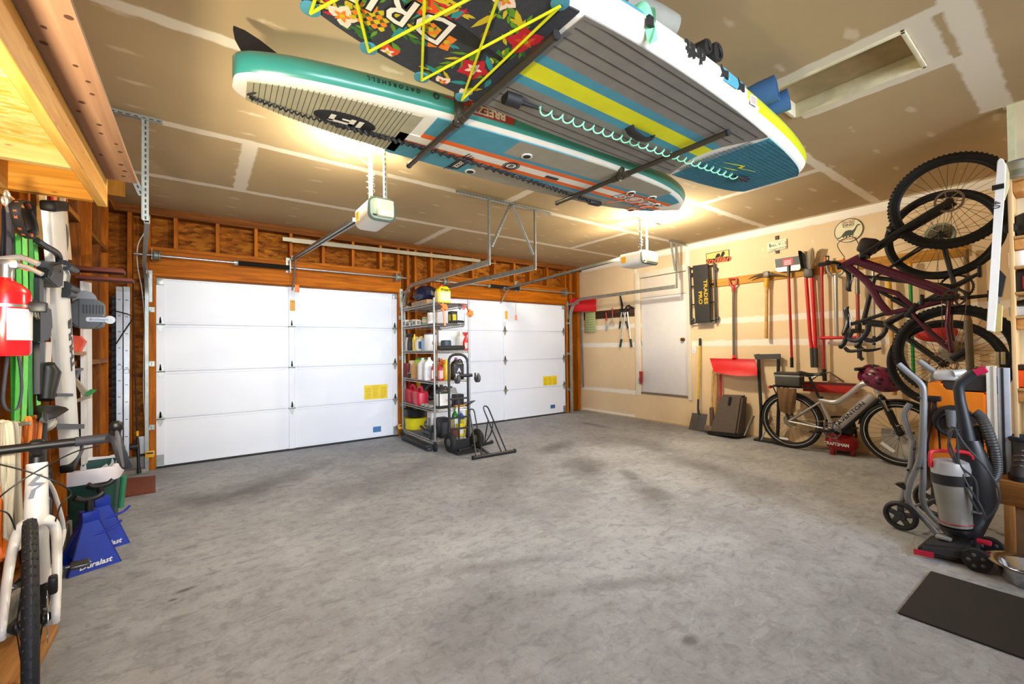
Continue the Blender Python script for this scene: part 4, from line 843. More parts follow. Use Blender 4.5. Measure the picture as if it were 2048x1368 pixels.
mb = MB(); line(mb, [(1440+424/4.56, 400+740/4.56), (1440+425/4.56, 520+400-320), (1440+422/4.56, 400+1262/4.56)], [.024, .02, .024], .045); part('handle', mb, WOODH, t)
# flat scraper
t = ttool('floor_scraper', 'flat steel scraper with red label and long red handle hung blade up', 'scraper', R(1586, 735))
mb = MB(); mb.poly3([T3_(*p, .04) for p in ((500, 540), (725, 508), (735, 625), (720, 640), (530, 658), (510, 640))], (-.006, 0, 0)); part('blade', mb, mat('8a8a84', .4, .6, .12), t)
mb = MB(); mb.poly3([T3_(*p, .0465) for p in ((500, 540), (725, 508), (730, 585), (508, 622))], (-.001, 0, 0)); part('blade_coating', mb, mat('3a3a38', .5), t, 'dark upper half of the blade')
mb = MB(); mb.poly3([T3_(*p, .048) for p in ((570, 542), (665, 527), (670, 587), (575, 603))], (-.001, 0, 0)); mb.mi = 1
for k in range(4): mb.poly3([T3_(*p, .0495) for p in ((585, 556+k*11), (650, 546+k*11), (650, 551+k*11), (585, 561+k*11))], (-.0005, 0, 0))
part('label_sticker', mb, [mat('c2182c', .5), mat('f0d8d8', .5)], t)
mb = MB(); mb.tube([T3_(626, 600, .05), T3_(627, 712, .05)], [.02, .016], 10); part('ferrule', mb, mat('4a4642', .4, .5), t); mb = MB(); mb.tube([T3_(627, 705, .05), R(1583.5, 716, .05)], .016, 10); part('handle', mb, REDT, t); mb = MB(); line(mb, [(1583.4, 715), (1583.8, 735)], .02, .05); part('grip', mb, BLK, t)
# post hole digger
t = ttool('post_hole_digger', 'post hole digger with two red handles and curved steel blades up', 'digger', R(1630, 735))
def digblade(pts, curve, m, off):
    mb = MB(); rows = []
    for (xl, xr, y) in pts: rows.append([T3_(xl+(xr-xl)*j/6, y, off+curve*sin(pi*j/6)) for j in range(7)])
    mb.loft(rows); mb.loft([[q+V((.006, 0, 0)) for q in r] for r in rows]); part('blade', mb, m, t)
digblade([(712, 735, 462), (714, 772, 490), (722, 785, 540), (732, 780, 590), (742, 800, 625)], -.05, mat('4a4a44', .4, .5), .07); digblade([(835, 850, 436), (800, 858, 465), (786, 862, 520), (788, 855, 580), (800, 850, 630)], .06, mat('b4b0a0', .3, .7), .07)
mb = MB(); mb.box(T3_(812, 665, .05), (.07, .1, .12), None, .015); part('pivot', mb, mat('4a4844', .5, .4), t)
for a, b, c_ in (((785, 715), (822, 1230), (1624, 704)), ((838, 710), (868, 1230), (1631, 704))):
    mb = MB(); mb.tube([T3_(*a, .05), T3_(*b, .05), R(c_[0], c_[1], .05)], .021, 10); part('handle', mb, REDP, t); mb = MB(); mb.tube([R(c_[0]-.3, c_[1]-8, .05), R(c_[0]+1.5, 735, .05)], .024, 10); part('grip', mb, mat('3c3a38', .7), t)
# push broom standing against the wall
t = ttool('push_broom', 'red push broom standing bristles down behind the silver electric bicycle', 'broom', R(1655, 780, .05)); mb = MB(); line(mb, [(1643.5, 536), (1645, 600), (1648, 740)], .014, .045); part('handle', mb, REDT, t)
mb = MB(); line(mb, [(1643.4, 530), (1643.6, 552)], .019, .045); part('grip', mb, REDT, t); mb = MB(); line(mb, [(1648, 738), (1649.5, 762)], .024, .05); part('socket', mb, BLK, t)
a, b = R(1608, 765, .06), R(1712, 770, .06); mb = MB(); mb.bar(a, b, .07, .03); part('block', mb, mat('5a1a18', .5), t); mb = MB(); mb.bar(a+V((0, 0, -.06)), b+V((0, 0, -.06)), .085, .09); part('bristles', mb, mat('b8281e', .8, 0, .35, 160), t)
mb = MB(); mb.tube([R(1618, 764, .06), R(1642, 746, .06), R(1660, 745, .06), R(1688, 764, .06)], .009, 7); part('brace', mb, mat('5a4a34', .5, .4), t)
# aluminium garden tool with U top and red cross handle
t = ttool('weeding_tool', 'aluminium tool with U shaped end up and red cross handle at the bottom', 'garden tool', R(1675, 680))
mb = MB(); mb.tube([T3_(1065, 1250, .05), T3_(1058, 900, .05), T3_(1055, 690, .05)], .022, 10); part('tube', mb, mat('c6c8c4', .28, .8, .05), t)
mb = MB(); mb.tube([T3_(p.x, p.y, .05) for p in bez([(975, 550, 0), (980, 630, 0), (1010, 680, 0), (1060, 690, 0), (1110, 670, 0), (1132, 620, 0), (1130, 560, 0)], 4)], .014, 8); part('fork', mb, STEEL, t)
mb = MB(); mb.tube([T3_(950, 582, .055), T3_(1150, 553, .055)], .018, 8); mb.tube([T3_(960, 520, .055), T3_(962, 600, .055)], .012, 8); mb.tube([T3_(1128, 530, .055), T3_(1130, 575, .055)], .012, 8); part('foot_bar', mb, mat('c8641c', .5), t, 'orange foot bar')
mb = MB(); mb.tube([T3_(910, 1258, .06), T3_(1240, 1254, .06)], .02, 10); part('cross_handle', mb, REDP, t)
# long hoe / edger behind it
t = ttool('edger', 'long brown handled edger with black lower sleeve hanging right of the aluminium tool', 'garden tool', R(1722, 722)); mb = MB(); line(mb, [(1715, 600-15), (1716, 640), (1718, 680)], .019, .05); part('handle', mb, mat('a5483a', .5, 0, .15), t)
mb = MB(); line(mb, [(1714.5, 528), (1715, 560)], .016, .05); mb.tube([R(1714.7, 558, .05), R(1715, 588, .05)], [.02, .024], 10); part('ferrule', mb, mat('7a766e', .4, .6), t); mb = MB(); line(mb, [(1718, 678), (1719.5, 717)], .024, .05); line(mb, [(1719.5, 714), (1726, 720)], .02, .05); part('sleeve', mb, mat('2c2a2a', .5), t)
t = ttool('extension_pole', 'slim steel telescopic pole hanging behind the bicycle handlebars', 'pole', R(1748, 698)); mb = MB(); line(mb, [(1746, 525), (1748, 655)], .015, .03); part('outer_tube', mb, mat('a8a49c', .3, .7), t); mb = MB(); line(mb, [(1748, 650), (1748.6, 698)], .011, .03); part('inner_tube', mb, STEEL, t)
for a, b in ((672, 678), (686, 690)): mb = MB(); line(mb, [(1748.2, a), (1748.3, b)], .016, .03); part('collar', mb, BLK, t)
t = ttool('rake', 'wooden rake handle with red and yellow band behind the hanging bicycles', 'rake', R(1790, 780)); mb = MB(); line(mb, [(1780, 590), (1783, 660), (1789, 790)], .022, .04); part('handle', mb, WOODH, t); mb = MB(); line(mb, [(1774, 535), (1776, 552)], .023, .04); part('band', mb, REDT, t); mb = MB(); line(mb, [(1776, 552), (1780, 592)], .023, .04); part('sleeve', mb, mat('d8a81c', .5), t)
t = ttool('garden_stake', 'green metal garden pole on the wall behind the hanging bicycles', 'pole', R(1826, 760)); mb = MB(); line(mb, [(1820, 530), (1823, 640), (1828, 770)], .016, .03); part('tube', mb, mat('1c8a3c', .45), t); mb = MB(); line(mb, [(1819.8, 525), (1820, 545)], .02, .03); part('end_cap', mb, YELO, t)
t = ttool('pole_handle', 'brown wooden pole standing on the wall beside the white ski', 'pole', R(1940, 700)); mb = MB(); line(mb, [(1932, 500), (1936, 620), (1942, 740)], .02, .03); part('tube', mb, mat('7a5a30', .6), t)
p = R(1870, 665, .12); mb = MB(); mb.ball((p.x, p.y, p.z), (.05, .17, .1), 16, 8); solo('snow_scoop', mb, mat('b4241c', .5), 'red rounded scoop on the wall behind the hanging bicycle wheels', 'scoop')
# ---- leaning against the wall near the side door
fl = lambda px, py: PZ(0, px, py)
def T6(x, y, v): return PX(v, 1360+x/6.218, 680+y/6.218)
t = thing('flat_shovel', 'flat shovel with yellow handle leaning beside the side door', 'shovel', fl(1393, 862)); X0, X1 = 6.11, XW-.03
mb = MB(); mb.tube([T6(228, 730, 6.18), T6(238, 500, 6.21), T6(249, 60, X1-.02)], .015, 10); part('handle', mb, mat('d8b21c', .45), t); mb = MB(); mb.tube([T6(248, 70, X1-.02), T6(250, -20, X1-.015)], .018, 10); part('grip', mb, BLK, t)
mb = MB(); mb.tube([T6(228, 735, 6.18), T6(224, 850, 6.16), T6(232, 915, 6.145)], [.016, .016, .02], 8); part('socket', mb, mat('3a3634', .5, .4), t)
mb = MB(); rows = [[T6(a+(b-a)*j/6, y1_+(y2_-y1_)*j/6, 6.15-.06*k/5+.018*cos(pi*(j/3-1))) for j in range(7)] for k, (a, b, y1_, y2_) in enumerate(((150, 340, 905, 925), (143, 335, 940, 962), (135, 328, 980, 1005), (126, 318, 1020, 1048), (115, 308, 1065, 1090), (106, 300, 1108, 1132)))]
mb.loft(rows); mb.loft([[q+V((.006, 0, 0)) for q in r] for r in rows]); part('blade', mb, mat('57504a', .45, .4, .2), t)
t = thing('splitting_maul', 'wooden handled maul standing head down behind the brown bag', 'maul', fl(1421, 868)); mb = MB(); mb.tube([T6(395, 860, 6.15), T6(412, 370, X1-.04)], .017, 8); part('handle', mb, WOODH, t); mb = MB(); mb.tube([T6(392, 840, 6.15), T6(400, 1085, 6.09)], [.03, .034], 10, flat=.8); part('sleeve', mb, mat('5a4636', .5, .3), t); mb = MB(); mb.box(T6(365, 1110, 6.06), (.09, .13, .09), rot('Y', 20).to_3x3(), .012); part('head', mb, mat('6c5c50', .5, .4), t)
t = thing('spade_handle', 'red and grey handled tool leaning behind the brown bag under the snow pusher', 'garden tool', T6(470, 900, 6.15)); mb = MB(); mb.tube([T6(500, 430, X1-.03), T6(505, 690, 6.2), T6(470, 1080, 6.13)], .018, 8); part('handle', mb, REDT, t); mb = MB(); mb.tube([T6(455, 420, X1-.03), T6(445, 700, 6.22), T6(430, 1060, 6.14)], .018, 8); part('spare_handle', mb, WOODH, t, 'plain wooden handle')
# brown zipped bag
t = thing('storage_bag', 'tall dark brown boxy canvas bag on the floor under the red snow pusher', 'bag', fl(1455, 875)); fA, fB, fC = fl(1417, 868), fl(1476, 876), fl(1505, 862)
xa = 6.0; A = lambda x, y, v: T6(x, y, v); BG = mat('5b5046', .85, 0, .15, 60); BGD = mat('3c352e', .85, 0, .15, 60)
fr = [A(350, 1165, 5.99), A(700, 1200, 5.95), A(775, 705, 6.06), A(500, 682, 6.1)]; bk = [V((6.22, q.y+.0, q.z+.01)) for q in fr]; bk[0].y = fr[0].y; bk[3].z = fr[3].z+.0
mb = MB(); f_ = [mb._v(q) for q in fr]; b_ = [mb._v(q) for q in bk]
mb._f(f_); mb._f(b_[::-1]); 
for i in range(4): mb._f([f_[i], f_[(i+1) % 4], b_[(i+1) % 4], b_[i]])
bmesh.ops.bevel(mb.b, geom=mb.b.edges[:], offset=.025, segments=2, affect='EDGES'); part('body', mb, BG, t)
mb = MB(); mb.poly3([A(*q) for q in ((612, 705, 6.062), (640, 705, 6.06), (622, 812, 6.045), (598, 808, 6.045))], (-.012, 0, 0)); part('zip_pull', mb, BLK, t)
mb = MB(); mb.poly3([q+V((-.015, 0, -.006)) for q in (fr[0], fr[1])]+[V((6.22, fr[1].y, .0)), V((6.22, fr[0].y, .0))], (0, 0, .05)); part('base', mb, BLK, t, 'black base trim')
# black upright frame with strap and dark boxes/boards behind the bicycle
t = thing('hand_cart', 'tall black folding cart frame with grey strap leaning between bag and bicycle', 'cart', fl(1512, 880)); mb = MB(); q = T6(1010, 880, 6.1); mb.tube([V((6.06, q.y, .03)), q, T6(985, 480, 6.2), T6(975, 175, XW-.06)], .022, 8); part('upright', mb, BLK, t, ); mb = MB(); q = T6(1225, 880, 6.12); mb.tube([V((6.07, q.y, .03)), q, T6(1222, 480, 6.2), T6(1225, 185, XW-.06)], .022, 8); part('upright', mb, BLK, t)
mb = MB(); mb.poly3([T6(*q, XW-.085) for q in ((925, 178), (1252, 172), (1255, 238), (945, 244))], (-.02, 0, 0)); part('strap', mb, mat('4a4a4c', .8), t)
mb = MB(); mb.bx(6.06, 6.25, T6(1330, 1170, 6.1).y, T6(930, 1130, 6.1).y, .003, .03); part('toe_plate', mb, DK, t)
for q, r_ in (((800, 1190), (915, 940)), ((1010, 1245), (1135, 960))): mb = MB(); mb.tube([T6(*q, 5.97), T6(q[0]+(r_[0]-q[0])*.45, q[1]+(r_[1]-q[1])*.45, 6.0)], .008, 8); part('jack_rod', mb, STEEL, t); mb = MB(); mb.tube([T6(q[0]+(r_[0]-q[0])*.42, q[1]+(r_[1]-q[1])*.42, 6.0), T6(*r_, 6.04)], .019, 8); part('support_leg', mb, mat('7a7468', .45, .4), t)
p = PX(XW-.004, 1388, 700); t = thing('light_switch', 'white switch plate on the wall just right of the white side door', 'light switch', p); part('plate', MB().box(p, (.006, .075, .12), None, .002), WHT, t); part('toggle', MB().box(p+V((-.008, 0, .004)), (.014, .01, .022)), WHT, t)
# ================= BICYCLES =================
TIRE = mat('191919', .78, 0, .2, 40, .3); TIREW = mat('202123', .7, 0, .15, 40, .3); RIM = mat('1a1a1b', .35, .2, .1); SPK = mat('8a8a8a', .3, .9, 0); SPKB = mat('2a2a2a', .35, .6, 0); CHAIN = mat('9a927c', .3, .85, .15, 60); PAL = mat('c8c8c6', .2, .9, .1)
def wheel(t, k, name, c, R, rt, n=28, rotor=0, cass=False, nrm=(0, 1, 0), refl=False, spk=SPKB, knob=True, hubm=BLK, tm=TIRE, ks=1.):
    c = V(c); N = V(nrm).normalized(); X = N.orthogonal().normalized(); Y = N.cross(X); M_ = MB(k).m
    mb = MB(k); mb.torus(c, N, R-rt, rt, 64, 12, .95)
    if knob:
        for i in range(int(2*pi*R/.03)):
            a = 2*pi*i/int(2*pi*R/.03)
            for w_ in ((-.72, -.25, .25, .72) if i % 2 else (-.5, .0, .5)):
                th = w_*1.15; d = X*cos(a)+Y*sin(a); p = c+d*(R-rt+rt*cos(th)*1.02)+N*(rt*.97*sin(th)); T = (Y*cos(a)-X*sin(a)); fr = frame((0, 0, 0), T, z=d).to_3x3(); mb.box(p, (.013*ks, rt*.24, .008*ks), fr)
    w = part(name, mb, tm, t, local=True)
    if refl: mb = MB(k); [mb.torus(c+N*(s*rt*.8), N, R-rt*1.55, .0035, 56, 5) for s in (1, -1)]; part('reflective_stripe', mb, mat('d8d8d4', .4), w, local=True)
    ri = R-2*rt*.93; mb = MB(k); prof_ = [(ri+.004, -.013), (ri+.004, .013), (ri-.006, .012), (ri-.022, .004), (ri-.022, -.004), (ri-.006, -.012)]; rows = []
    for i in range(56): a = 2*pi*i/56; d = X*cos(a)+Y*sin(a); rows.append([mb._v(c+d*r+N*h) for r, h in prof_])
    mb.skin(rows, True); part('rim', mb, RIM, w, local=True)
    mb = MB(k)
    for i in range(n):
        a = 2*pi*i/n; b = a+(.55 if (i//2) % 2 else -.55); s = 1 if i % 2 else -1; mb.tube([c+(X*cos(b)+Y*sin(b))*.026+N*(s*.03), c+(X*cos(a)+Y*sin(a))*(ri-.012)], .0013, 4, caps=False)
    part('spokes', mb, spk, w, local=True)
    mb = MB(k); mb.lathe([(.008, -.055), (.012, -.05), (.028, -.034), (.028, -.03), (.016, -.024), (.015, .024), (.028, .03), (.028, .034), (.012, .05), (.008, .055)], c, N, 18); part('hub', mb, hubm, w, local=True)
    if rotor:
        mb = MB(k); o = c+N*(.042*rotor); rr = .088
        rows = []
        for i in range(40): a = 2*pi*i/40; d = X*cos(a)+Y*sin(a); rows.append([mb._v(o+d*r+N*h) for r, h in ((rr, -.001), (rr, .001), (rr-.016, .001), (rr-.016, -.001))])
        mb.skin(rows, True)
        for i in range(6): a = 2*pi*i/6; mb.bar(o+(X*cos(a)+Y*sin(a))*.02, o+(X*cos(a+.5)+Y*sin(a+.5))*(rr-.012), .007, .0015, N)
        part('brake_rotor', mb, PAL, w, local=True)
    if cass:
        mb = MB(k)
        for i in range(10): r = .026+.0062*i; mb.lathe([(r, 0), (r+.003, .0008), (r+.003, .0022), (r, .003)], c+N*(-.052+.0042*i*1), -N if False else N, 26)
        part('cassette', mb, CHAIN, w, local=True)
    return w
def lerp(a, b, t): return V(a)+(V(b)-V(a))*t
def crank(t, k, bb, r, ang, arm=.17, gap=.055, chain_to=None, rr=.03, guard=None, pedm=BLK):
    bb = V(bb); mb = MB(k); mb.cyl(bb+V((0, -gap-.01, 0)), bb+V((0, gap+.01, 0)), .02, seg=14); cr = part('crankset', mb, BLK, t, local=True)
    o = bb+V((0, -gap+.008, 0)); mb = MB(k); rows = []; n = 64
    for i in range(n):
        a = 2*pi*i/n; q = r+(.004 if i % 2 else -.002); d = V((cos(a), 0, sin(a))); rows.append([mb._v(o+d*x+V((0, h, 0))) for x, h in ((q, -.0015), (q, .0015), (r-.014, .0015), (r-.014, -.0015))])
    mb.skin(rows, True)
    for i in range(5): a = ang+.6+2*pi*i/5; mb.bar(o, o+V((cos(a), 0, sin(a)))*(r-.01), .016, .004, (0, 1, 0))
    part('chainring', mb, guard or mat('4a4a4a', .35, .6), cr, local=True)
    for s, a in ((-1, ang), (1, ang+pi)):
        e = bb+V((cos(a)*arm, s*(gap+.012), sin(a)*arm)); mb = MB(k); mb.tube([bb+V((0, s*(gap+.008), 0)), e], [.017, .013], 8, flat=.7, up=(0, 1, 0)); part('crank_arm', mb, BLK, cr, local=True)
        mb = MB(k); mb.cyl(e, e+V((0, s*.1, 0)), .007, seg=8); mb.box(e+V((0, s*.06, 0)), (.085, .07, .018), None, .005)
        part('pedal', mb, pedm, cr, local=True)
    if chain_to:
        c = V(chain_to); mb = MB(k); d = (c-bb); d.y = 0; u = d.normalized(); nn = V((-u.z, 0, u.x))
        for s in (1, -1):
            p, q = o+nn*(s*r), V((c.x, o.y, c.z))+nn*(s*rr); m_ = int((q-p).length/.0127)
            mb.tube([lerp(p, q, i/(m_*2)) for i in range(m_*2+1)], [.0042 if (i//2) % 2 else .003 for i in range(m_*2+1)], 6, flat=.6)
        part('chain', mb, CHAIN, cr, local=True)
    return cr
def saddle(t, k, top, tilt=0, m=BLK, L=.27, w=.075):
    top = V(top); mb = MB(k); rows = []
    for i in range(13):
        u = i/12; x = -L*.45+L*u; ww = w*(1-.78*min(1, (u/.62))**1.3)+.0 if u < .62 else .0165+.006*(1-u); z = .012*cos(u*pi*2)*.5+(.018*(1-u)**3) - (.012 if u > .92 else 0); row = []
        e = 1 if 0 < i < 12 else .55
        for j in range(12): a = 2*pi*j/12; row.append(mb._v(top+rot('Y', tilt).to_3x3() @ V((x, ww*e*cos(a), z-.012+.02*e*max(sin(a), -.9)-(.012*abs(cos(a))**2)))))
        rows.append(row)
    mb.skin(rows); s = part('saddle', mb, m, t, local=True)
    mb = MB(k)
    for y in (-.022, .022): mb.tube([top+V((-.09, y, -.02)), top+V((-.04, y, -.042)), top+V((.04, y, -.042)), top+V((.09, y*.5, -.025))], .0035, 6)
    part('rails', mb, PAL, s, local=True)
    return s
def flatbar(t, k, c, w=.36, sweep=.05, rise=.02, grip=BLK, levers=True, display=False):
    c = V(c); mb = MB(k); pts = bez([c+V((-sweep, -w, rise)), c+V((-.01, -w*.45, rise)), c+V((0, -.06, 0)), c+V((0, .06, 0)), c+V((-.01, w*.45, rise)), c+V((-sweep, w, rise))], 4); mb.tube(pts, .0155, 10); h = part('handlebar', mb, BLK, t, local=True)
    for s in (-1, 1):
        a, b = c+V((-sweep*1.02, s*w*1.02, rise)), c+V((-sweep*.55, s*(w-.13), rise)); mb = MB(k); mb.tube([a, b], .019, 10); part('grip', mb, grip, h, local=True)
        if levers: q = b+V((.01, -s*.03, -.005)); mb = MB(k); mb.box(q, (.045, .05, .035), None, .008); mb.tube([q, q+V((.055, s*.02, -.015)), q+V((.045, s*.11, -.02))], [.009, .008, .006], 7, flat=.6); part('brake_lever', mb, BLK, h, local=True)
    if display: mb = MB(k); mb.box(c+V((-.03, 0, .035)), (.05, .07, .02), rot('Y', -25).to_3x3(), .005); part('display', mb, DK, h, local=True)
    return h
def dropbar(t, k, c, w=.21, reach=.08, drop=.13, lean=0., silver=mat('8a8e92', .3, .6)):
    c = V(c); hb = None; mb = MB(k); mb.tube([c+V((0, -w*.55, 0)), c+V((0, w*.55, 0))], .0175, 12); hb = part('handlebar', mb, BLK, t, local=True)
    mb = MB(k); mb.box(c+V((-.03, 0, -.002)), (.085, .045, .045), None, .012); part('stem', mb, BLK, hb, local=True)
    for s in (-1, 1):
        pts = bez([c+V((0, s*w*.5, 0)), c+V((.0, s*w*.88, .0)), c+V((.02, s*w, .0)), c+V((reach*.8, s*(w+.01), .01)), c+V((reach*1.05, s*(w+.02), -.035)), c+V((reach*.8, s*(w+.035), -.09)), c+V((.0, s*(w+.05), -drop)), c+V((-.05, s*(w+.055), -drop-.005))], 6)
        mb = MB(k); mb.tube(pts, [.0195+.0015*(i % 3 == 0) for i in range(len(pts))], 10); part('bar_tape', mb, mat('34363e', .6, 0, .15, 60), hb, local=True)
        a = c+V((reach*.85, s*(w+.01), .012)); mb = MB(k); mb.tube(bez([a+V((-.05, 0, .002)), a+V((.0, 0, .02)), a+V((.04, 0, .035)), a+V((.065, 0, .055)), a+V((.075, 0, .04))], 4), [.016, .018, .02, .02, .019, .018, .018, .018, .018, .02, .022, .022, .022, .021, .018, .014, .008][:17], 10); part('brake_hood', mb, BLK, hb, local=True)
        mb = MB(k); q = a+V((.075, 0, .03)); mb.tube(bez([q, q+V((.03, s*.004, -.03)), q+V((.028, s*.012, -.09)), q+V((.012, s*.02, -.145))], 4), [.013, .014, .015, .016, .015, .014, .0135, .013, .012, .011, .01, .009, .007], 8, flat=.45, up=(0, 1, 0)); part('brake_lever', mb, silver, hb, 'silver grey brake lever', local=True)
    return hb
# ---------- white gravel bike, front left ----------
R_ = .352; pf, pr = V((-.482, 2.235, .352)), V((-.65, 3.265, .352)); fw_ = (pf-pr); fw_.z = 0; WB = fw_.length
m = frame((pr.x, pr.y, 0), fw_, z=(0, 0, 1)); k = I4
t = thing('bicycle', 'white drop bar gravel bicycle in the left foreground, facing the lens', 'bicycle', m)
WF = mat('efece6', .3, 0, .03, coat=.4); a_ = .0
wheel(t, k, 'rear_wheel', (0, 0, R_), R_, .021, rotor=1, cass=True, ks=.55); FWH = wheel(t, k, 'front_wheel', (WB, 0, R_), R_, .021, rotor=1, tm=TIREW, ks=.55, nrm=(-.055, 1, 0)); part('tread_band', MB(k).torus((WB, 0, R_), (-.055, 1, 0), R_-.0098, .0105, 72, 8, .8), mat('3a3c42', .6, 0, .1), FWH, 'smooth grey centre band', local=True)
bb, ht, hb_, st = V((.43, 0, .285)), V((WB-.365, 0, .83)), V((WB-.335, 0, .68)), V((.27, 0, .74))
hd = (hb_-ht).normalized(); hb2 = hb_+hd*.03
mb = MB(k); mb.tube([ht-hd*.015, hb2], [.031, .036], 14); mb.tube([bb, lerp(bb, hb_, .5), hb_+V((-.01, 0, .015))], [.034, .032, .036], 14, flat=1.15); mb.tube([st-V((0, 0, .01)), ht+V((-.01, 0, -.03))], [.019, .024], 12); mb.tube([bb, st], [.023, .018], 12)
for s in (-1, 1): mb.tube(bez([bb+V((-.02, s*.03, 0)), V((.3, s*.042, .29)), V((.1, s*.062, .335)), V((0, s*.066, R_))], 4), .0115, 8); mb.tube(bez([st+V((-.005, s*.012, -.05)), V((.16, s*.035, .6)), V((.06, s*.06, .44)), V((0, s*.066, R_))], 4), .009, 8)
mb.cyl(bb+V((0, -.045, 0)), bb+V((0, .045, 0)), .03, seg=14)
fr = part('frame', mb, WF, t, local=True)
mb = MB(k); cr_ = hb2+hd*.035
mb.tube([hb2, cr_], [.036, .036], 12)
for s in (-1, 1): mb.tube(bez([cr_+V((0, s*.006, .0)), cr_+V((.004, s*.035, -.004)), cr_+V((.012, s*.055, -.05)), lerp(cr_, (WB, 0, R_), .5)+V((-.005, s*.062, 0)), V((WB-.005, s*.063, R_+.02)), V((WB, s*.063, R_-.025))], 5), [.026, .026, .025, .025, .024, .023, .022, .021, .021, .02, .02, .019, .019, .018, .018, .017, .017, .016, .016, .015, .015, .014, .014, .013, .013, .013], 12, flat=.85)
fk = part('fork', mb, WF, t, local=True)
sp_ = lerp(bb, st, 1.0)+(st-bb).normalized()*.225; mb = MB(k); mb.tube([st, sp_], .0135, 10); mb.tube([st-V((0, 0, .02)), st+(st-bb).normalized()*.012], .021, 10); part('seatpost', mb, BLK, t, local=True)
saddle(t, k, sp_+V((.0, 0, .055)), w=.092); crank(t, k, bb, .09, radians(15), chain_to=(0, 0, R_), pedm=mat('5a5a5a', .3, .8))
stm = ht-hd*.05; mb = MB(k); mb.tube([ht-hd*.01, stm-hd*.015], .024, 12); part('headset_spacer', mb, BLK, t, local=True); bc = stm+V((.075, 0, .045)); mb = MB(k); mb.tube([stm, bc], .02, 10); part('stem_body', mb, BLK, t, local=True)
dropbar(t, k, bc, w=.222, reach=.085)
mb = MB(k)
for s, e in ((1, (.0, .02, 0)), (-1, (.0, -.02, 0))): mb.tube(bez([bc+V((.06, s*.18, -.02)), bc+V((.1, s*.1, -.03)), bc+V((.15, -s*.03, -.1)), bc+V((.13, -s*.1, -.18)), hb_+V((.06, -s*.07, -.0)), cr_+V((.01, -s*.05, -.03))], 6), .0028, 6)
part('brake_cable', mb, BLK, t, local=True)
f = frame(lerp(ht, hb2, .45)+V((.037, 0, .012)), (0, 1, 0), y=-hd); mb = MB(k); mb.prism([(-.022, -.045), (-.008, -.045), (.0, -.012), (.025, .01), (-.004, .016), (.018, .046), (.004, .046), (-.024, .008), (-.01, .003), (.008, .002), (-.012, -.012)], f, .002); part('head_badge', mb, mat('5c5f64', .4), t, 'grey S shaped emblem', local=True)
mb = MB(k); mb.lathe([(.026, -.07), (.032, -.06), (.034, .05), (.026, .065), (.012, .07)], V((.36, 0, .56)), (st-bb), 14); 
part('bottle_cage', mb, mat('2a2a2c', .5), t, local=True)
mb = MB(k); mb.tube([sp_+V((-.05, .0, .0)), sp_+V((-.1, 0, -.01)), sp_+V((-.13, 0, .01))], [.035, .045, .03], 12); part('saddle_bag', mb, mat('cfc8b4', .8, 0, .2), t, 'pale cloth saddle roll', local=True)
mb = MB(k); mb.box((-.005, -.078, .27), (.03, .02, .1), rot('Y', 20).to_3x3(), .006); mb.box((.0, -.075, .34), (.05, .025, .05), None, .01); part('rear_derailleur', mb, BLK, t, local=True)
mb = MB(k); mb.box((WB-.03, .055, R_+.1), (.05, .025, .06), None, .008); part('brake_caliper', mb, BLK, t, local=True)
# ---------- electric bicycle on the right ----------
pr, pf = V((6.0, 2.275, 0)), V((5.985, 1.235, 0)); fw_ = pf-pr; WB = 1.08; sc = fw_.length/WB; m = frame(pr, fw_, z=(0, 0, 1)); m = m @ rot('X', 2.0); k = Mx.Scale(sc, 4)
t = thing('electric_bicycle', 'silver electric bicycle with rear rack parked along the right wall', 'bicycle', m); SIL = mat('c2bdb8', .28, .55, .05, coat=.5); Re = .36
wheel(t, k, 'rear_wheel', (0, 0, Re), Re, .03, rotor=0, cass=True, refl=True, knob=False, hubm=mat('3a3a3c', .4, .5)); wheel(t, k, 'front_wheel', (WB, 0, Re), Re, .03, rotor=1, refl=True, knob=False)
bb = V((.47, 0, .31)); st = V((.335, 0, .66)); ht, hb_ = V((.865, 0, .93)), V((.905, 0, .78)); hd = (hb_-ht).normalized()
mb = MB(k); mb.tube([ht, hb_], .031, 14); mb.tube(bez([ht+V((-.005, 0, -.05)), V((.76, 0, .88)), V((.62, 0, .74)), V((.49, 0, .645)), st+V((0, 0, -.0))], 5), .025, 12, flat=1.2); mb.tube([bb, st+V((-.01, 0, .03))], .022, 12)
for s in (-1, 1): mb.tube([bb+V((-.03, s*.04, 0)), V((0, s*.07, Re))], .012, 8); mb.tube([st+V((0, s*.02, -.03)), V((0, s*.07, Re))], .012, 8)
part('frame', mb, SIL, t, local=True)
mb = MB(k); mb.tube([bb+V((.02, 0, .01)), hb_+V((-.045, 0, -.02))], .043, 14, flat=1.25); part('battery_tube', mb, SIL, t, local=True)
mb = MB(k); mb.tube([bb+V((.075, 0, .01)), hb_+V((-.0, 0, -.06))], .028, 12); part('down_tube', mb, BLK, t, 'black lower tube', local=True)
dv = (hb_-bb).normalized(); f = frame(lerp(bb, hb_, .47)+V((-.02, -.049, .005)), dv, z=(0, -1, 0)); mb = MB(k); mb.text('AVENTON', f, .062, .002, sx=1.3, bold=.001); part('lettering', mb, BLK, t, local=True)
mb = MB(k); [mb.tube(bez([hb_+V((.015, 0, -.02)), hb_+V((.03, s*.05, -.05)), V((WB-.1, s*.062, .62)), V((WB-.045, s*.062, .46))], 4), .02, 10) for s in (-1, 1)]; [mb.tube([V((WB-.05, s*.062, .48)), V((WB, s*.062, Re))], .016, 10) for s in (-1, 1)]; part('fork', mb, BLK, t, local=True)
mb = MB(k); [mb.tube([V((WB-.125, s*.058, .72)), V((WB-.09, s*.062, .6))], .019, 10) for s in (-1, 1)]; part('fork_stanchion', mb, PAL, t, local=True)
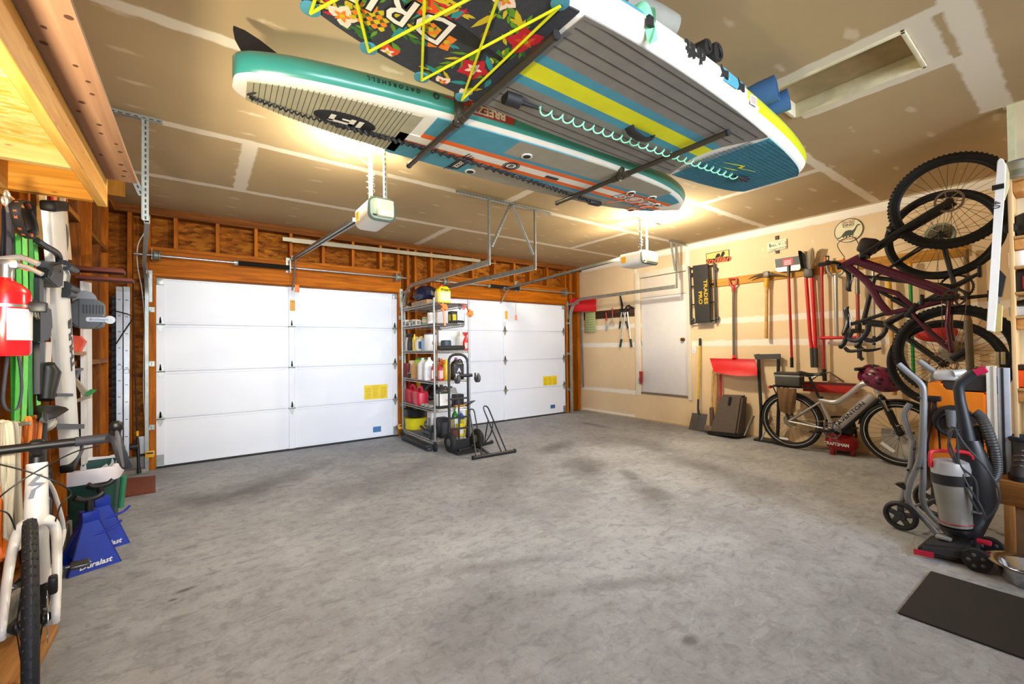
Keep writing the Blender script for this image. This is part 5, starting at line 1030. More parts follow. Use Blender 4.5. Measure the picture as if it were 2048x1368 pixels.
sd = (st-bb).normalized(); mb = MB(k); mb.tube([st, st+sd*.3], .015, 10); mb.box(st+V((.005, 0, .03)), (.05, .05, .025), None, .006); part('seatpost', mb, BLK, t, local=True); saddle(t, k, st+sd*.31+V((.01, 0, .035)), w=.09)
crank(t, k, bb+V((0, -.02, 0)), .095, radians(190), chain_to=(0, 0, Re), rr=.05, arm=.165, guard=mat('5a5a5c', .4, .4))
mb = MB(k); mb.tube([ht-hd*.0, ht-hd*.1, ht-hd*.13+V((.05, 0, 0))], .02, 10); part('stem', mb, BLK, t, local=True); flatbar(t, k, ht-hd*.13+V((.06, 0, .0)), w=.3, sweep=.1, rise=.02, display=True)
for nm, c, a0, a1 in (('rear_mudguard', V((0, 0, Re)), .15, 3.2), ('front_mudguard', V((WB, 0, Re)), .5, 3.0)):
    mb = MB(k); rows = []
    for i in range(25): a = a0+(a1-a0)*i/24; d = V((cos(a), 0, sin(a))); rows.append([mb._v(c+d*(Re+.018-.012*abs(j)/2)+V((0, .034*j/2, 0))) for j in (-2, -1, 0, 1, 2)]+[mb._v(c+d*(Re+.015-.012*abs(j)/2)+V((0, .032*j/2, 0))) for j in (2, 1, 0, -1, -2)])
    mb.skin(rows); part(nm, mb, BLK, t, local=True)
rk = MB(k); zr = .8
for s in (-1, 1): rk.tube([V((.27, s*.05, zr)), V((-.2, s*.06, zr)), V((-.22, s*.05, zr))], .008, 7); rk.tube([V((-.05, s*.06, zr)), V((0, s*.075, Re+.02))], .008, 7); rk.tube([V((-.18, s*.06, zr)), V((0, s*.075, Re+.03))], .008, 7)
for x in (-.2, -.1, 0, .1, .2): rk.tube([V((x, -.055, zr)), V((x, .055, zr))], .006, 6)
part('rear_rack', rk, BLK, t, local=True)
mb = MB(k)
for px_, z in ((.1, .58), (.15, .5)): pass
mb.box((.26, -.02, .74), (.03, .03, .03)); part('rear_light', MB(k).box((-.235, 0, zr-.02), (.03, .06, .035), None, .006), RED, t, local=True); mb.b.free()
mb = MB(k); f = frame(V((WB-.1, -.042, .2)), (.8, 0, -.6), z=(0, -1, 0)); mb.prism(rrect(.14, .035, .006, 2), f, .012); part('wheel_reflector', mb, mat('e8e8e8', .25, 0, 0), t, local=True); mb = MB(k); mb.prism([(.06*cos(a/12*pi)-.02, .014*sin(a/12*pi)) for a in range(24)], frame(V((-.05, -.045, .12)), (1, 0, 0), z=(0, -1, 0)), .01); part('wheel_reflector', mb, mat('e8e8e8', .25, 0, 0), t, local=True)
EB = m @ k
# bag on rack, cloth pannier, helmet: separate things
def EW(x, y, z): return EB @ V((x, y, z))
t = thing('trunk_bag', 'black and grey trunk bag strapped on the rack of the electric bicycle', 'bag', EW(-.03, 0, zr)); f = EB
mb = MB(f); mb.box((-.0, 0, zr+.085), (.3, .17, .15), None, .025); part('body', mb, mat('47443f', .7), t); mb = MB(f); mb.box((.0, 0, zr+.172), (.31, .18, .03), None, .012); part('lid', mb, mat('2a2624', .6), t); mb = MB(f); mb.box((0, 0, zr+.145), (.304, .174, .025), None, .004); part('reflective_band', mb, mat('9a9894', .4), t)
mb = MB(f); rows = []
for i in range(9):
    v = i/8; w = .115*(1-.25*v); row = []
    for j in range(15): u = j/14*2-1; row.append((.0+w*u-.0, -.1-.035*sin(pi*min(1, v*.9+.1))*(1-u*u)-.006*sin(u*9+v*4), zr-.01-.33*v+.03*u*u*v))
    rows.append(row)
mb.loft(rows); mb.loft([[(x, y+.012, z) for x, y, z in r] for r in rows]); solo('pannier_cloth', mb, mat('6f4f2c', .7, 0, .12, 20, .2), 'brown leather pannier cover hanging from the rack of the electric bicycle', 'bag', auto=60)
t = thing('helmet', 'maroon bicycle helmet with vents hanging from the electric bicycle handlebars', 'helmet', PX(5.86, 1762, 765)); hc = PX(5.74, 1764, 757); HM = mat('6a1238', .35, 0, .08, coat=.4)
mr = frame((0, 0, 0), (.1, -.9, -.42), z=(-.8, -.2, .5)) @ Mx.Scale(1.12, 4); mb = MB(); rows = []
for i in range(10):
    a = pi/2*i/9.2; row = []
    for j in range(28): b = 2*pi*j/28; row.append(mb._v(hc+mr.to_3x3() @ V((.155*cos(a)*cos(b), .115*cos(a)*sin(b), .12*sin(a)+(.008 if j % 4 < 2 else -.004)*cos(a)-.03))))
    rows.append(row)
mb.skin(rows); part('shell', mb, HM, t)
for j in range(6):
    for a in (.35, .75, 1.1): b = 2*pi*(j+.5*(a > .6))/6; c = hc+mr.to_3x3() @ V((.152*cos(a)*cos(b), .113*cos(a)*sin(b), .121*sin(a)-.03)); nn = (c-hc).normalized(); mb = MB(); mb.ball(c, (.026, .011, .008), 10, 6, frame((0, 0, 0), (mr.to_3x3() @ V((1, 0, 0))), z=nn)); part('vent', mb, mat('1a0c12', .7, 0, 0), t)
mb = MB(); vs = [hc+mr.to_3x3() @ V((-.12-.06*sin(pi*i/10), .1*cos(pi*i/10), -.02)) for i in range(11)]; mb.poly3(vs, mr.to_3x3() @ V((0, 0, .012))); part('visor', mb, HM, t)
# ---------- maroon mountain bike hung nose up ----------
MAR = mat('5a1230', .25, .2, .08, coat=.6)
pf, pr = PX(4.78, 1905, 402), PX(4.78, 1906, 703); WB = 1.2; sc = (pf-pr).length/WB; m = frame(pr, (0, 0, 1), z=(0, 1, 0)); k = Mx.Scale(sc, 4); Rm = .372; AX = 0.
t = thing('mountain_bike', 'maroon full suspension mountain bike hung vertically by its front wheel', 'bicycle', m, None)
stN = (.17, 1, .0)
wheel(t, k, 'rear_wheel', (0, 0, 0), Rm, .03, n=32, rotor=1, cass=True); wheel(t, k, 'front_wheel', (WB, 0, 0), Rm, .03, n=32, rotor=-1, nrm=(.1, 1, .12))
bb = V((.425, 0, -.02)); ht, hb_ = V((.80, 0, .70)), V((.85, 0, .585)); hd = (hb_-ht).normalized(); st = V((.34, 0, .39))
mb = MB(k); mb.tube([ht-hd*.01, hb_+hd*.01], .036, 14); mb.tube(bez([hb_+V((-.015, 0, .03)), V((.68, 0, .36)), V((.52, 0, .1)), bb+V((.02, 0, .02)), bb], 5), .032, 14, flat=1.2); mb.tube(bez([ht+V((-.01, 0, -.03)), V((.62, 0, .53)), V((.44, 0, .45)), st], 5), .024, 12, flat=1.2); mb.tube([bb, V((.37, 0, .2)), st+V((-.01, 0, .02))], .021, 12); mb.tube([V((.58, 0, .5)), V((.5, 0, .33)), V((.36, 0, .22))], .022, 12); mb.cyl(bb+V((0, -.045, 0)), bb+V((0, .045, 0)), .03, seg=14)
part('frame', mb, MAR, t, local=True)
mb = MB(k)
for s in (-1, 1): mb.tube([bb+V((-.01, s*.035, .03)), V((.2, s*.06, .02)), V((0, s*.07, 0))], .016, 10); mb.tube([V((.33, s*.03, .24)), V((.16, s*.055, .13)), V((0, s*.07, 0))], .014, 10)
part('rear_triangle', mb, MAR, t, local=True)
mb = MB(k); mb.tube([V((.355, 0, .23)), V((.46, 0, .36))], .022, 12); mb.tube([V((.46, 0, .36)), V((.56, 0, .48))], .014, 10); part('rear_shock', mb, BLK, t, local=True)
mb = MB(k)
for s in (-1, 1): mb.bar(V((.29, s*.04, .27)), V((.4, s*.04, .2)), .035, .012, (0, 1, 0), .004)
part('suspension_link', mb, mat('2c2c2c', .4, .5), t, local=True)
mb = MB(k); cr_ = hb_+hd*.04; fd = (V((WB, 0, 0))-cr_).normalized()
mb.box(cr_+hd*.005, (.06, .15, .05), None, .015)
for s in (-1, 1): mb.tube([cr_+V((0, s*.063, 0)), lerp(cr_, (WB, 0, 0), .45)+V((0, s*.063, 0))], .0175, 12); mb.tube([lerp(cr_, (WB, 0, 0), .4)+V((0, s*.063, 0)), V((WB-.02, s*.063, 0)), V((WB, s*.063, -.02))], .025, 12)
mb.tube([lerp(cr_, (WB, 0, 0), .42)+V((.02, -.063, .02)), lerp(cr_, (WB, 0, 0), .42)+V((.07, 0, .06)), lerp(cr_, (WB, 0, 0), .42)+V((.02, .063, .02))], .015, 8)
part('fork', mb, BLK, t, local=True)
crank(t, k, bb, .07, radians(92), chain_to=(0, 0, 0), rr=.05, arm=.17)
sd = (st-V((.37, 0, .2))).normalized(); sd = V((-.32, 0, .95)); mb = MB(k); mb.tube([st, st+sd*.28], .016, 10); part('seatpost', mb, BLK, t, local=True); saddle(t, k, st+sd*.29+V((.02, 0, .035)))
mb = MB(k); mb.tube([ht-hd*.005, ht-hd*.04, ht-hd*.045+V((.045, 0, 0))], .022, 10); part('stem', mb, BLK, t, local=True); flatbar(t, k, ht-hd*.05+V((.05, 0, .0)), w=.37)
mb = MB(k); mb.tube(bez([ht+V((.09, .1, .02)), ht+V((.22, .05, .06)), ht+V((.25, -.02, -.08)), hb_+V((.05, 0, -.02))], 6), .003, 6); part('brake_hose', mb, BLK, t, local=True)
mb = MB(k); mb.box(V((-.02, -.075, -.05)), (.13, .03, .05), rot('Y', 50).to_3x3(), .01); mb.lathe([(.02, -.006), (.02, .006)], V((-.07, -.07, -.1)), (0, 1, 0), 12); part('rear_derailleur', mb, BLK, t, local=True)
f = frame(V((WB, -.029, 0)), (1, 0, 0), z=(0, -1, 0)); mb = MB(k)
for i, ch in enumerate('BUTCHER'): a = radians(118-7*i*1.); rr_ = Rm-.022; mb.text(ch, f @ loc(rr_*cos(a), rr_*sin(a), .002) @ rot('Z', 118-7*i-90), .026, .002, bold=.001)
part('tyre_lettering', mb, mat('d8d8d0', .6), t, local=True)
MTB = m @ k
bg_ = MTB @ V((.93, .0, .64)); mb = MB(); mb.box(PX(4.8, 1737, 492), (.12, .14, .13), rot('X', 20).to_3x3(), .03); solo('handlebar_bag', mb, mat('2a1c18', .6, 0, .2, 20), 'dark pouch strapped to the front of the maroon mountain bike', 'bag')
# ---------- black bike hung behind it, nose down ----------
pr, pf = PX(5.22, 1882, 470), PX(5.22, 1888, 728); WB = 1.02; sc = (pf-pr).length/WB; m = frame(pr, (pf-pr), z=(0, 1, 0)); k = Mx.Scale(sc, 4); Rg = .35
t = thing('road_bike', 'black drop bar bicycle hung nose down behind the maroon mountain bike', 'bicycle', m)
FB = mat('1c2022', .3, .1, .1, coat=.5); AQ = mat('5fb4bc', .4)
wheel(t, k, 'rear_wheel', (0, 0, 0), Rg, .021, rotor=1, cass=True, knob=False); wheel(t, k, 'front_wheel', (WB, 0, 0), Rg, .021, rotor=1, knob=False)
bb = V((.42, 0, -.07)); ht, hb_ = V((WB-.36, 0, .5)), V((WB-.33, 0, .36)); hd = (hb_-ht).normalized(); st = V((.28, 0, .42))
mb = MB(k); mb.tube([ht, hb_], .03, 12); mb.tube([bb, hb_], .029, 12); mb.tube([st, ht], .019, 12); mb.tube([bb, st], .018, 12)
for s in (-1, 1): mb.tube([bb+V((0, s*.03, 0)), V((0, s*.065, 0))], .012, 8); mb.tube([st, V((0, s*.065, 0))], .009, 8); mb.tube([hb_, hb_+hd*.03+V((0, s*.05, 0)), V((WB, s*.06, 0))], .016, 10)
part('frame', mb, FB, t, local=True); sd = (st-bb).normalized(); mb = MB(k); mb.tube([st, st+sd*.16], .014, 8); part('seatpost', mb, BLK, t, local=True); saddle(t, k, st+sd*.17+V((0, 0, .03)))
crank(t, k, bb, .1, radians(60), chain_to=(0, 0, 0)); bc = ht-hd*.04+V((.09, 0, 0)); mb = MB(k); mb.tube([ht, ht-hd*.04, bc], .019, 10); part('stem_body', mb, BLK, t, local=True); dropbar(t, k, bc, w=.2, silver=BLK)
mb = MB(k); f = frame(lerp(bb, hb_, .5)+V((0, .03, 0)), (bb-hb_), z=(0, 1, 0)); mb.text('R A', f, .07, .002, bold=.003); part('lettering', mb, AQ, t, 'aqua lettering', local=True)
# ================= WIRE SHELVING BETWEEN THE DOORS =================
sx0, sx1, sy0, sy1 = 2.395, 2.9, 4.93, 5.98
lv = [PX(2.40, 872, q).z for q in (604, 646, 702, 764, 821, 884)]; CHW = mat('b0b2b0', .3, .85, .1)
SH = thing('wire_shelving', 'chrome wire shelving unit on casters loaded with bottles between the garage doors', 'shelf unit', ((sx0+sx1)/2, (sy0+sy1)/2, 0))
for x in (sx0, sx1):
    for y in (sy0, sy1):
        part('post', MB().cyl((x, y, .13), (x, y, lv[0]+.06), .013, seg=12), CHW, SH); part('caster', MB().cyl((x-.012, y, .055), (x+.012, y, .055), .054, seg=16).cyl((x, y, .06), (x, y, .13), .012, seg=8), RUB, SH)
sh0 = None
for z in lv:
    if sh0 is None:
        mb = MB(loc(0, 0, 0)); c = [(sx0, sy0), (sx1, sy0), (sx1, sy1), (sx0, sy1)]
        for i in range(4):
            a, b = V((*c[i], z)), V((*c[(i+1) % 4], z)); n = int((b-a).length/.03)
            mb.tube([a, b], .0045, 6); mb.tube([a+V((0, 0, -.03)), b+V((0, 0, -.03))], .0045, 6); mb.tube([lerp(a, b, k/n)+V((0, 0, -.03*(k % 2))) for k in range(n+1)], .003, 5)
        for k in range(36): y = sy0+(sy1-sy0)*k/35; mb.tube([(sx0, y, z+.003), (sx1, y, z+.003)], .0026, 4, caps=False)
        for k in range(1, 4): x = sx0+(sx1-sx0)*k/4; mb.tube([(x, sy0, z-.004), (x, sy1, z-.004)], .004, 5)
        sh0 = part('shelf', mb, CHW, SH); z0_ = z
    else:
        o = sh0.copy(); COL.objects.link(o); o.parent = SH; o.location = (0, 0, z-z0_)
def at_side(px, k, x=2.5): q = PX(x, px, 700); return V((x, q.y, lv[k]+.0062))       # along the long left side
def at_end(px, k, y=5.05): q = PY(y, px, 700); return V((q.x, y, lv[k]+.0062))        # along the short front end
def up(k, py, p): d = sqrt(1); return None
def jug(name, lab, cat, p, w, d, h, m, capm=WHT, handle=True, label=None, group=None, rz=0, lm=None, txt=None):
    M_ = loc(p) @ rot('Z', rz); t = thing(name, lab, cat, M_, group); mb = MB(); hb = h*.68; ring = []
    for z, s in ((0, .94), (.01, 1), (hb, 1), (hb+h*.1, .82), (h*.86, .42), (h*.92, .3)): ring.append([mb._v((x*s-(1-s)*w*.12, y*s, z)) for x, y in rrect(w, d, min(w, d)*.28, 3)])
    mb.skin(ring); part('body', mb, m, t, local=True)
    mb = MB(); mb.cyl((-w*.1, 0, h*.91), (-w*.1, 0, h), min(w, d)*.2, seg=14); part('cap', mb, capm, t, local=True)
    if handle: mb = MB(); mb.tube(bez([(-w*.02, 0, h*.86), (w*.28, 0, h*.9), (w*.43, 0, h*.8), (w*.46, 0, hb)], 4), min(w, d)*.11, 8); part('handle', mb, m, t, local=True)
    if label:
        mb = MB(); mb.bx(-w*.4, w*.4, -d*.5-.0012, -d*.5+.004, h*.12, hb*.92); mb.bx(-w*.5-.0012, -w*.5+.004, -d*.36, d*.36, h*.12, hb*.92); part('label', mb, label, t, local=True)
    if txt:
        mb = MB(); mb.text(txt[0], frame((0, -d*.5-.0022, h*txt[2]), (1, 0, 0), y=(0, 0, 1)), txt[1], .001, bold=.001); part('lettering', mb, lm or BLK, t, local=True)
    return t
def cbox(name, lab, p, dims, m, rz=0, group=None, cat='box', flap=None):
    M_ = loc(p) @ rot('Z', rz); t = thing(name, lab, cat, M_, group); part('carton', MB().bx(-dims[0]/2, dims[0]/2, -dims[1]/2, dims[1]/2, 0, dims[2], .003, 1), m, t, local=True)
    w, d, h = dims; part('printed_panel', MB().bx(-w*.3, w*.3, -d/2-.001, -d/2+.002, h*.2, h*.75).bx(-w/2-.001, -w/2+.002, -d*.3, d*.3, h*.2, h*.75), flap or mat('8a8d88', .6), t, local=True); return t
def can(name, lab, cat, p, r, h, m, lidm=WHT, band=None, group=None):
    t = thing(name, lab, cat, p, group); part('body', MB().lathe([(r*.96, 0), (r, .006), (r, h*.9), (r*.9, h*.93)], (0, 0, 0), seg=18), m, t, local=True); part('lid', MB().lathe([(r*.93, h*.92), (r*.93, h), (r*.5, h+.004)], (0, 0, 0), seg=18), lidm, t, local=True)
    if band: part('label', MB().lathe([(r+.001, h*.2), (r+.001, h*.75)], (0, 0, 0), seg=18, caps=False), band, t, local=True)
    return t
def spray(name, lab, p, w, h, m, trig, rz=0, label=None, group=None):
    t = thing(name, lab, 'spray bottle', loc(p) @ rot('Z', rz), group); mb = MB(); R__ = []
    for z, s in ((0, .95), (.008, 1), (h*.4, 1), (h*.55, .75), (h*.72, .34), (h*.78, .3)): R__.append([mb._v((x*s, y*s, z)) for x, y in rrect(w, w*.62, w*.2, 3)])
    mb.skin(R__); part('bottle', mb, m, t, local=True)
    mb = MB(); mb.cyl((0, 0, h*.77), (0, 0, h*.85), w*.22, seg=12); mb.box((-w*.12, 0, h*.9), (w*.85, w*.28, h*.11), None, .006); mb.tube([(-w*.3, 0, h*.87), (-w*.38, 0, h*.8), (-w*.3, 0, h*.74)], w*.08, 6); part('trigger', mb, trig, t, local=True)
    if label: part('label', MB().bx(-w*.36, w*.36, -w*.318, -w*.29, h*.08, h*.4), label, t, local=True)
    return t
KRAFT = mat('b98f5c', .75, 0, .06); LBL = mat('e6e4de', .5, 0, .05); YJ = mat('ecd418', .35, 0, .04)
# top shelf
z = lv[0]+.006; p = at_end(884, 0, 5.08); p.x += .02
jug('weed_preventer_jug', 'big yellow jug with red cap and lettering on the top shelf', 'jug', p, .19, .13, .245, YJ, RED, True, mat('e8d8a8', .5), rz=0, lm=mat('2e5a1c', .5), txt=('Preen', .05, .72))
mb = MB(); c = at_side(852, 0, 2.56); c.z += .16; mb.ball(c, (.16, .24, .12), 18, 9); random.seed(3)
for v in mb.b.verts: v.co += V((random.uniform(-.016, .016), random.uniform(-.02, .02), random.uniform(-.012, .016))); v.co.z = max(v.co.z, c.z-.095)
bagc = c; t = cbox('cardboard_box', 'open brown cardboard box under the navy bag on the top shelf', at_side(852, 0, 2.52)-V((0, .0, 0)), (.2, .5, .062), KRAFT); c2 = at_side(863, 0, 2.44)
solo('plastic_bag', mb, mat('191d3a', .3, 0, .3), 'crumpled navy plastic bag lying on the top shelf', 'bag', auto=15)
cbox('cardboard_box', 'small tan carton at the far left end of the top shelf', at_side(816, 0, 2.46), (.1, .16, .03), mat('c88a48', .7)); mb = MB(); q = at_side(827, 0, 2.53); mb.ball(q+V((0, 0, .05)), (.08, .12, .05), 10, 6); solo('tarp_bundle', mb, mat('1a1a22', .5, 0, .2), 'dark folded tarp bundle beside the navy bag', 'tarp')
# second shelf: small boxes and cans
random.seed(21)
for i, (px, x, w, h, c_, lab) in enumerate(((813, 2.47, .05, .10, 'e4e2d4', 'tall narrow white carton at the left end of the second shelf'), (820, 2.46, .07, .05, 'c9c6b4', 'small grey carton low on the second shelf'), (826, 2.5, .07, .055, 'efece6', 'white carton with pale label on the second shelf'), (833, 2.47, .06, .08, 'dcd9cc', 'off-white carton left of the green tin'), (838, 2.52, .05, .07, 'b9b4aa', 'grey carton just behind the green tin'))):
    cbox('parts_box', lab, at_side(px, 1, x), (.07, .14 if i else .09, h), mat(c_, .6), flap=mat(('7d8284', '4a5a6a', 'b04a4a')[i % 3], .6), group=None)
cbox('parts_box', 'white carton lying on top of the small cartons on the second shelf', at_side(826, 1, 2.5)+V((0, 0, .058)), (.06, .2, .035), mat('e8e6de', .6))
can('paint_tin', 'green and cream tin on the second shelf', 'tin', at_side(850, 1, 2.49), .035, .1, mat('5f8f62', .4), mat('d8d4c8', .4), mat('c8b8a0', .5)); can('jar', 'white jar with black lid on the second shelf', 'jar', at_side(862, 1, 2.47), .042, .16, LBL, BLK, mat('c8c4b8', .6)); can('spray_can', 'slim yellow and green spray can on the second shelf', 'can', at_side(858, 1, 2.56), .022, .16, mat('b8b45a', .4), mat('d8d8cc', .4))
can('paint_tin', 'small cream tin with red band on the second shelf', 'tin', at_side(843, 1, 2.55), .03, .06, mat('d8c8b0', .4), WHT, mat('b8302c', .5)); cbox('tool_case', 'black and yellow tool pack at the front of the second shelf', at_end(906, 1, 5.1), (.09, .1, .17), mat('2a2a20', .5), flap=mat('d8c41c', .5)); mb = MB(); q = at_end(914, 1, 5.02); mb.tube([q+V((-.1, .03, .03)), q+V((.03, 0, .03)), q+V((.14, -.02, .025))], [.012, .018, .012], 8); solo('caulking_gun', mb, DK, 'dark caulking tool lying at the front edge of the second shelf', 'tool')
def clampt(px, py, y, lab, L, rz):
    c = PY(y, px, py); t = thing('bar_clamp', lab, 'clamp', c, 'orange clamps on the shelf end'); OR_ = mat('f0701c', .45); mb = MB(loc(c) @ rot('Y', rz)); mb.bx(-.011, .011, -.008, .008, -L, .05); part('bar', mb, mat('e8946a', .5) if L > .2 else OR_, t)
    mb = MB(loc(c) @ rot('Y', rz)); mb.prism([(-.08, .055), (-.03, .03), (.03, .035), (.05, -.01), (.03, -.05), (0, -.025), (-.03, -.05), (-.05, -.03), (-.02, .005)], frame((0, -.012, 0), (1, 0, 0), y=(0, 0, 1)), .028); part('jaw', mb, OR_, t); return t
clampt(886, 614, 4.905, 'orange bar clamp with long pale bar clipped to the front shelf post', .24, -6); clampt(938, 626, 4.9, 'orange spring clamp clipped near the right shelf post', .05, 20)
for px, m_, lab in ((920, BLK, 'black handled pliers hanging from the top shelf end'), (927, RED, 'red handled pliers hanging from the top shelf end')):
    c = PY(4.905, px, 607); t = thing('pliers', lab, 'pliers', c, None); [part('handle', MB().tube([c+V((s*.006, 0, 0)), c+V((s*.016, 0, -.05)), c+V((s*.006, 0, -.08))], .007, 7), m_, t) for s in (-1, 1)]; part('jaws', MB().tube([c+V((0, 0, -.08)), c+V((0, 0, -.2))], [.008, .003], 7), STEEL, t)
c = PY(4.9, 932, 640); t = thing('sealant_tube', 'white sealant tube hanging beside the right shelf post', 'tube', c); part('tube', MB().lathe([(.02, -.09), (.024, -.08), (.024, .08), (.008, .1)], c, seg=14), WHT, t); part('tag', MB().bx(c.x-.04, c.x+.025, c.y-.006, c.y-.003, c.z-.13, c.z-.085), LBL, t)
# third shelf
for i, px in enumerate((814, 818, 822)): spray('spray_bottle', ('white bodied spray bottle with black trigger at the far left of the third shelf', 'dark spray bottle second from the far left of the third shelf', 'dark spray bottle next to the tall yellow bottle')[i], at_side(px, 2, 2.47), .07, .26, (mat('d4d4cc', .4), mat('3a2430', .4), mat('26262c', .4))[i], BLK, 80, mat(('8a3a4a', '7a2c3a', '5a3a6a')[i], .5))
jug('oil_bottle', 'tall yellow bottle with slanted neck on the third shelf', 'bottle', at_side(829, 2, 2.45), .07, .05, .23, YJ, YJ, False, mat('d8a01c', .5), rz=80); can('spray_can', 'white and yellow spray can behind the tall yellow bottle', 'can', at_side(833, 2, 2.55), .03, .2, mat('e4dcb4', .4), mat('c8c8c0', .4), YJ)
jug('cleaner_jug', 'cream jug with yellow shoulder on the third shelf', 'jug', at_side(842, 2, 2.5), .12, .16, .2, mat('e8e2c0', .4), YJ, True, mat('4a6a9a', .5), rz=85); jug('washer_fluid_jug', 'pale blue jug on the third shelf', 'jug', at_side(852, 2, 2.47), .1, .11, .2, mat('8fb0d8', .3), mat('a8322c', .4), True, rz=85); 
can('storage_tub', 'white ribbed tub with dark wire handle on the third shelf', 'tub', at_side(861, 2, 2.5), .085, .23, mat('dcdcda', .4), mat('3a3a3a', .5)); mb = MB(); q = at_side(868.5, 2, 2.42); random.seed(9)
for i in range(40): a = random.uniform(0, 6.28); mb.tube([q+V((.004*cos(a), .02*sin(a)-.05, .01)), q+V((.012*cos(a)-.004, .05*sin(a), .09+.03*random.random()))], .0028, 4)
solo('whisk_broom', mb, mat('b8966a', .8), 'bundle of straw bristles in front of the white ribbed tub', 'brush')
mb = MB(); q = at_end(899, 2, 5.0); mb.tube([q+V((-.16, 0, .032)), q+V((.22, 0, .032))], .03, 12); solo('rolled_mat', mb, mat('24231f', .8), 'black rolled mat along the front edge of the third shelf', 'mat'); q = at_end(892, 2, 5.1); can('lamp_shade', 'dark grey round shade standing behind the black rolled mat', 'shade', q, .07, .13, mat('3a4650', .5), mat('2c343c', .5))
cbox('picture_panel', 'large white flat panel standing at the back of the third shelf', at_end(896, 2, 5.35), (.3, .05, .27), mat('ecebe6', .5), flap=mat('dededb', .5)); jug('milk_jug', 'translucent white jug behind the red bottle on the third shelf', 'jug', at_end(922, 2, 5.22), .11, .11, .26, mat('e8e8e6', .35), WHT); spray('spray_bottle', 'red spray bottle standing at the right end of the third shelf', at_end(932, 2, 5.0), .085, .25, mat('cc1c1c', .35), RED, 0, mat('e8c8c0', .5))
# fourth shelf
mb = MB(); q = at_side(815, 3, 2.5); mb.lathe([(.065, 0), (.055, .2)], q, seg=16); solo('plant_pot', mb, mat('7a2c34', .6), 'maroon upturned pot at the left end of the fourth shelf', 'pot'); mb = MB(); q = at_side(826, 3, 2.58); mb.lathe([(.1, 0), (.06, .24)], q, seg=18); solo('plant_pot', mb, mat('e8d8b8', .6), 'cream upturned pot beside the maroon pot', 'pot')
can('drum', 'brown cardboard drum with blue emblem on the fourth shelf', 'drum', at_side(829, 3, 2.44), .055, .19, KRAFT, mat('c89a60', .6), None); t = can('watering_can', 'lime green and blue pot behind the white jugs on the fourth shelf', 'pot', at_side(842, 3, 2.6), .085, .28, mat('b8cc1c', .4), mat('2c8a4a', .5)); 
jug('bleach_jug', 'white jug left of the red striped bottles on the fourth shelf', 'jug', at_side(845, 3, 2.45), .1, .13, .29, mat('e6e8ea', .4), WHT, rz=80); jug('bleach_jug', 'white jug with blue label next to the front post on the fourth shelf', 'jug', at_side(858, 3, 2.45), .1, .14, .3, mat('eeeeec', .4), WHT, True, mat('d8dce4', .5), rz=80)
jug('additive_bottle', 'slim red and white bottle by the front post on the fourth shelf', 'bottle', at_side(866, 3, 2.44), .05, .05, .22, mat('b82a2c', .4), mat('1c4a3a', .5), False, mat('e8d8d8', .5), rz=60); jug('additive_bottle', 'red bottle with white lettered label right of the front post', 'bottle', at_end(881, 3, 5.0), .055, .04, .21, mat('c4202c', .4), BLK, False, mat('e8b8b0', .5)); jug('additive_bottle', 'dark red bottle behind the front row on the fourth shelf', 'bottle', at_end(886, 3, 5.08), .05, .04, .24, mat('8a1c24', .4), RED, False, LBL)
jug('oil_jug', 'orange jug in the second row of the fourth shelf', 'jug', at_end(884, 3, 5.2), .11, .08, .28, mat('e8701c', .4), mat('e8701c', .4)); jug('oil_jug', 'yellow jug behind the black hand truck on the fourth shelf', 'jug', at_end(893, 3, 5.05), .09, .09, .27, mat('e8b818', .4), YJ); jug('motor_oil_jug', 'black motor oil jug with white A emblem behind the hand truck', 'jug', at_end(914, 3, 5.02), .17, .1, .29, mat('1c1c1e', .35), mat('8a3a8a', .4), True, mat('34303c', .5), lm=WHT, txt=('A', .08, .42))
can('oil_filter', 'small dark oil filter lying at the left end of the fourth shelf', 'filter', at_side(818, 3, 2.42), .03, .07, DK, STEEL); can('bearing_tin', 'low blue tin in front of the white jugs', 'tin', at_side(851, 3, 2.415), .02, .05, mat('5a7a9a', .4), STEEL)
# fifth shelf: fuel cans
for i, (px, x) in enumerate(((816, 2.56), (826, 2.52), (840, 2.48))):
    p = at_side(px, 4, x); m = loc(p) @ rot('Z', 82); t = thing('fuel_can', ('red plastic fuel can, the rear one of the three on the fifth shelf', 'red plastic fuel can between two others on the fifth shelf', 'red plastic fuel can nearest the front post on the fifth shelf')[i], 'fuel can', m, 'fuel cans on the fifth shelf'); RC = mat('c81838', .4, 0, .05)
    mb = MB(); rows = [];  L = .28; D_ = .2
    for z, s in ((0, .95), (.012, 1), (.14, 1), (.17, .95), (.185, .8)): rows.append([mb._v((x_*(1 if z < .15 else s), y_*s, z)) for x_, y_ in rrect(L, D_*.8, .04, 3)])
    mb.skin(rows); part('body', mb, RC, t, local=True); mb = MB(); mb.tube(bez([(-.1, 0, .17), (-.06, 0, .235), (.06, 0, .235), (.11, 0, .175)], 4), .018, 8, flat=1.3); part('handle', mb, RC, t, local=True); part('cap', MB().lathe([(.026, 0), (.026, .03), (.018, .035)], (.115, 0, .17), seg=14), RC, t, local=True)
mb = MB(); q = at_side(853, 4, 2.43); random.seed(4)
for i in range(9): a = q+V((random.uniform(-.03, .03), random.uniform(-.16, .12), .022)); mb.ball(a, (.028, .05, .02), 8, 5)
solo('work_gloves', mb, mat('a8a498', .85, 0, .2, 30), 'pile of grey work gloves in front of the red fuel cans', 'gloves', auto=70)
for i, y_ in enumerate((0, .16)): mb = MB(); q = at_side(852, 4, 2.72)+V((0, -y_, .15)); mb.torus(q, (0, 1, .1), .1, .035, 26, 10); solo('hose_coil', mb, BLK, ('coil of black hose at the back of the fifth shelf', 'second coil of black hose nearer the front on the fifth shelf')[i], 'hose')
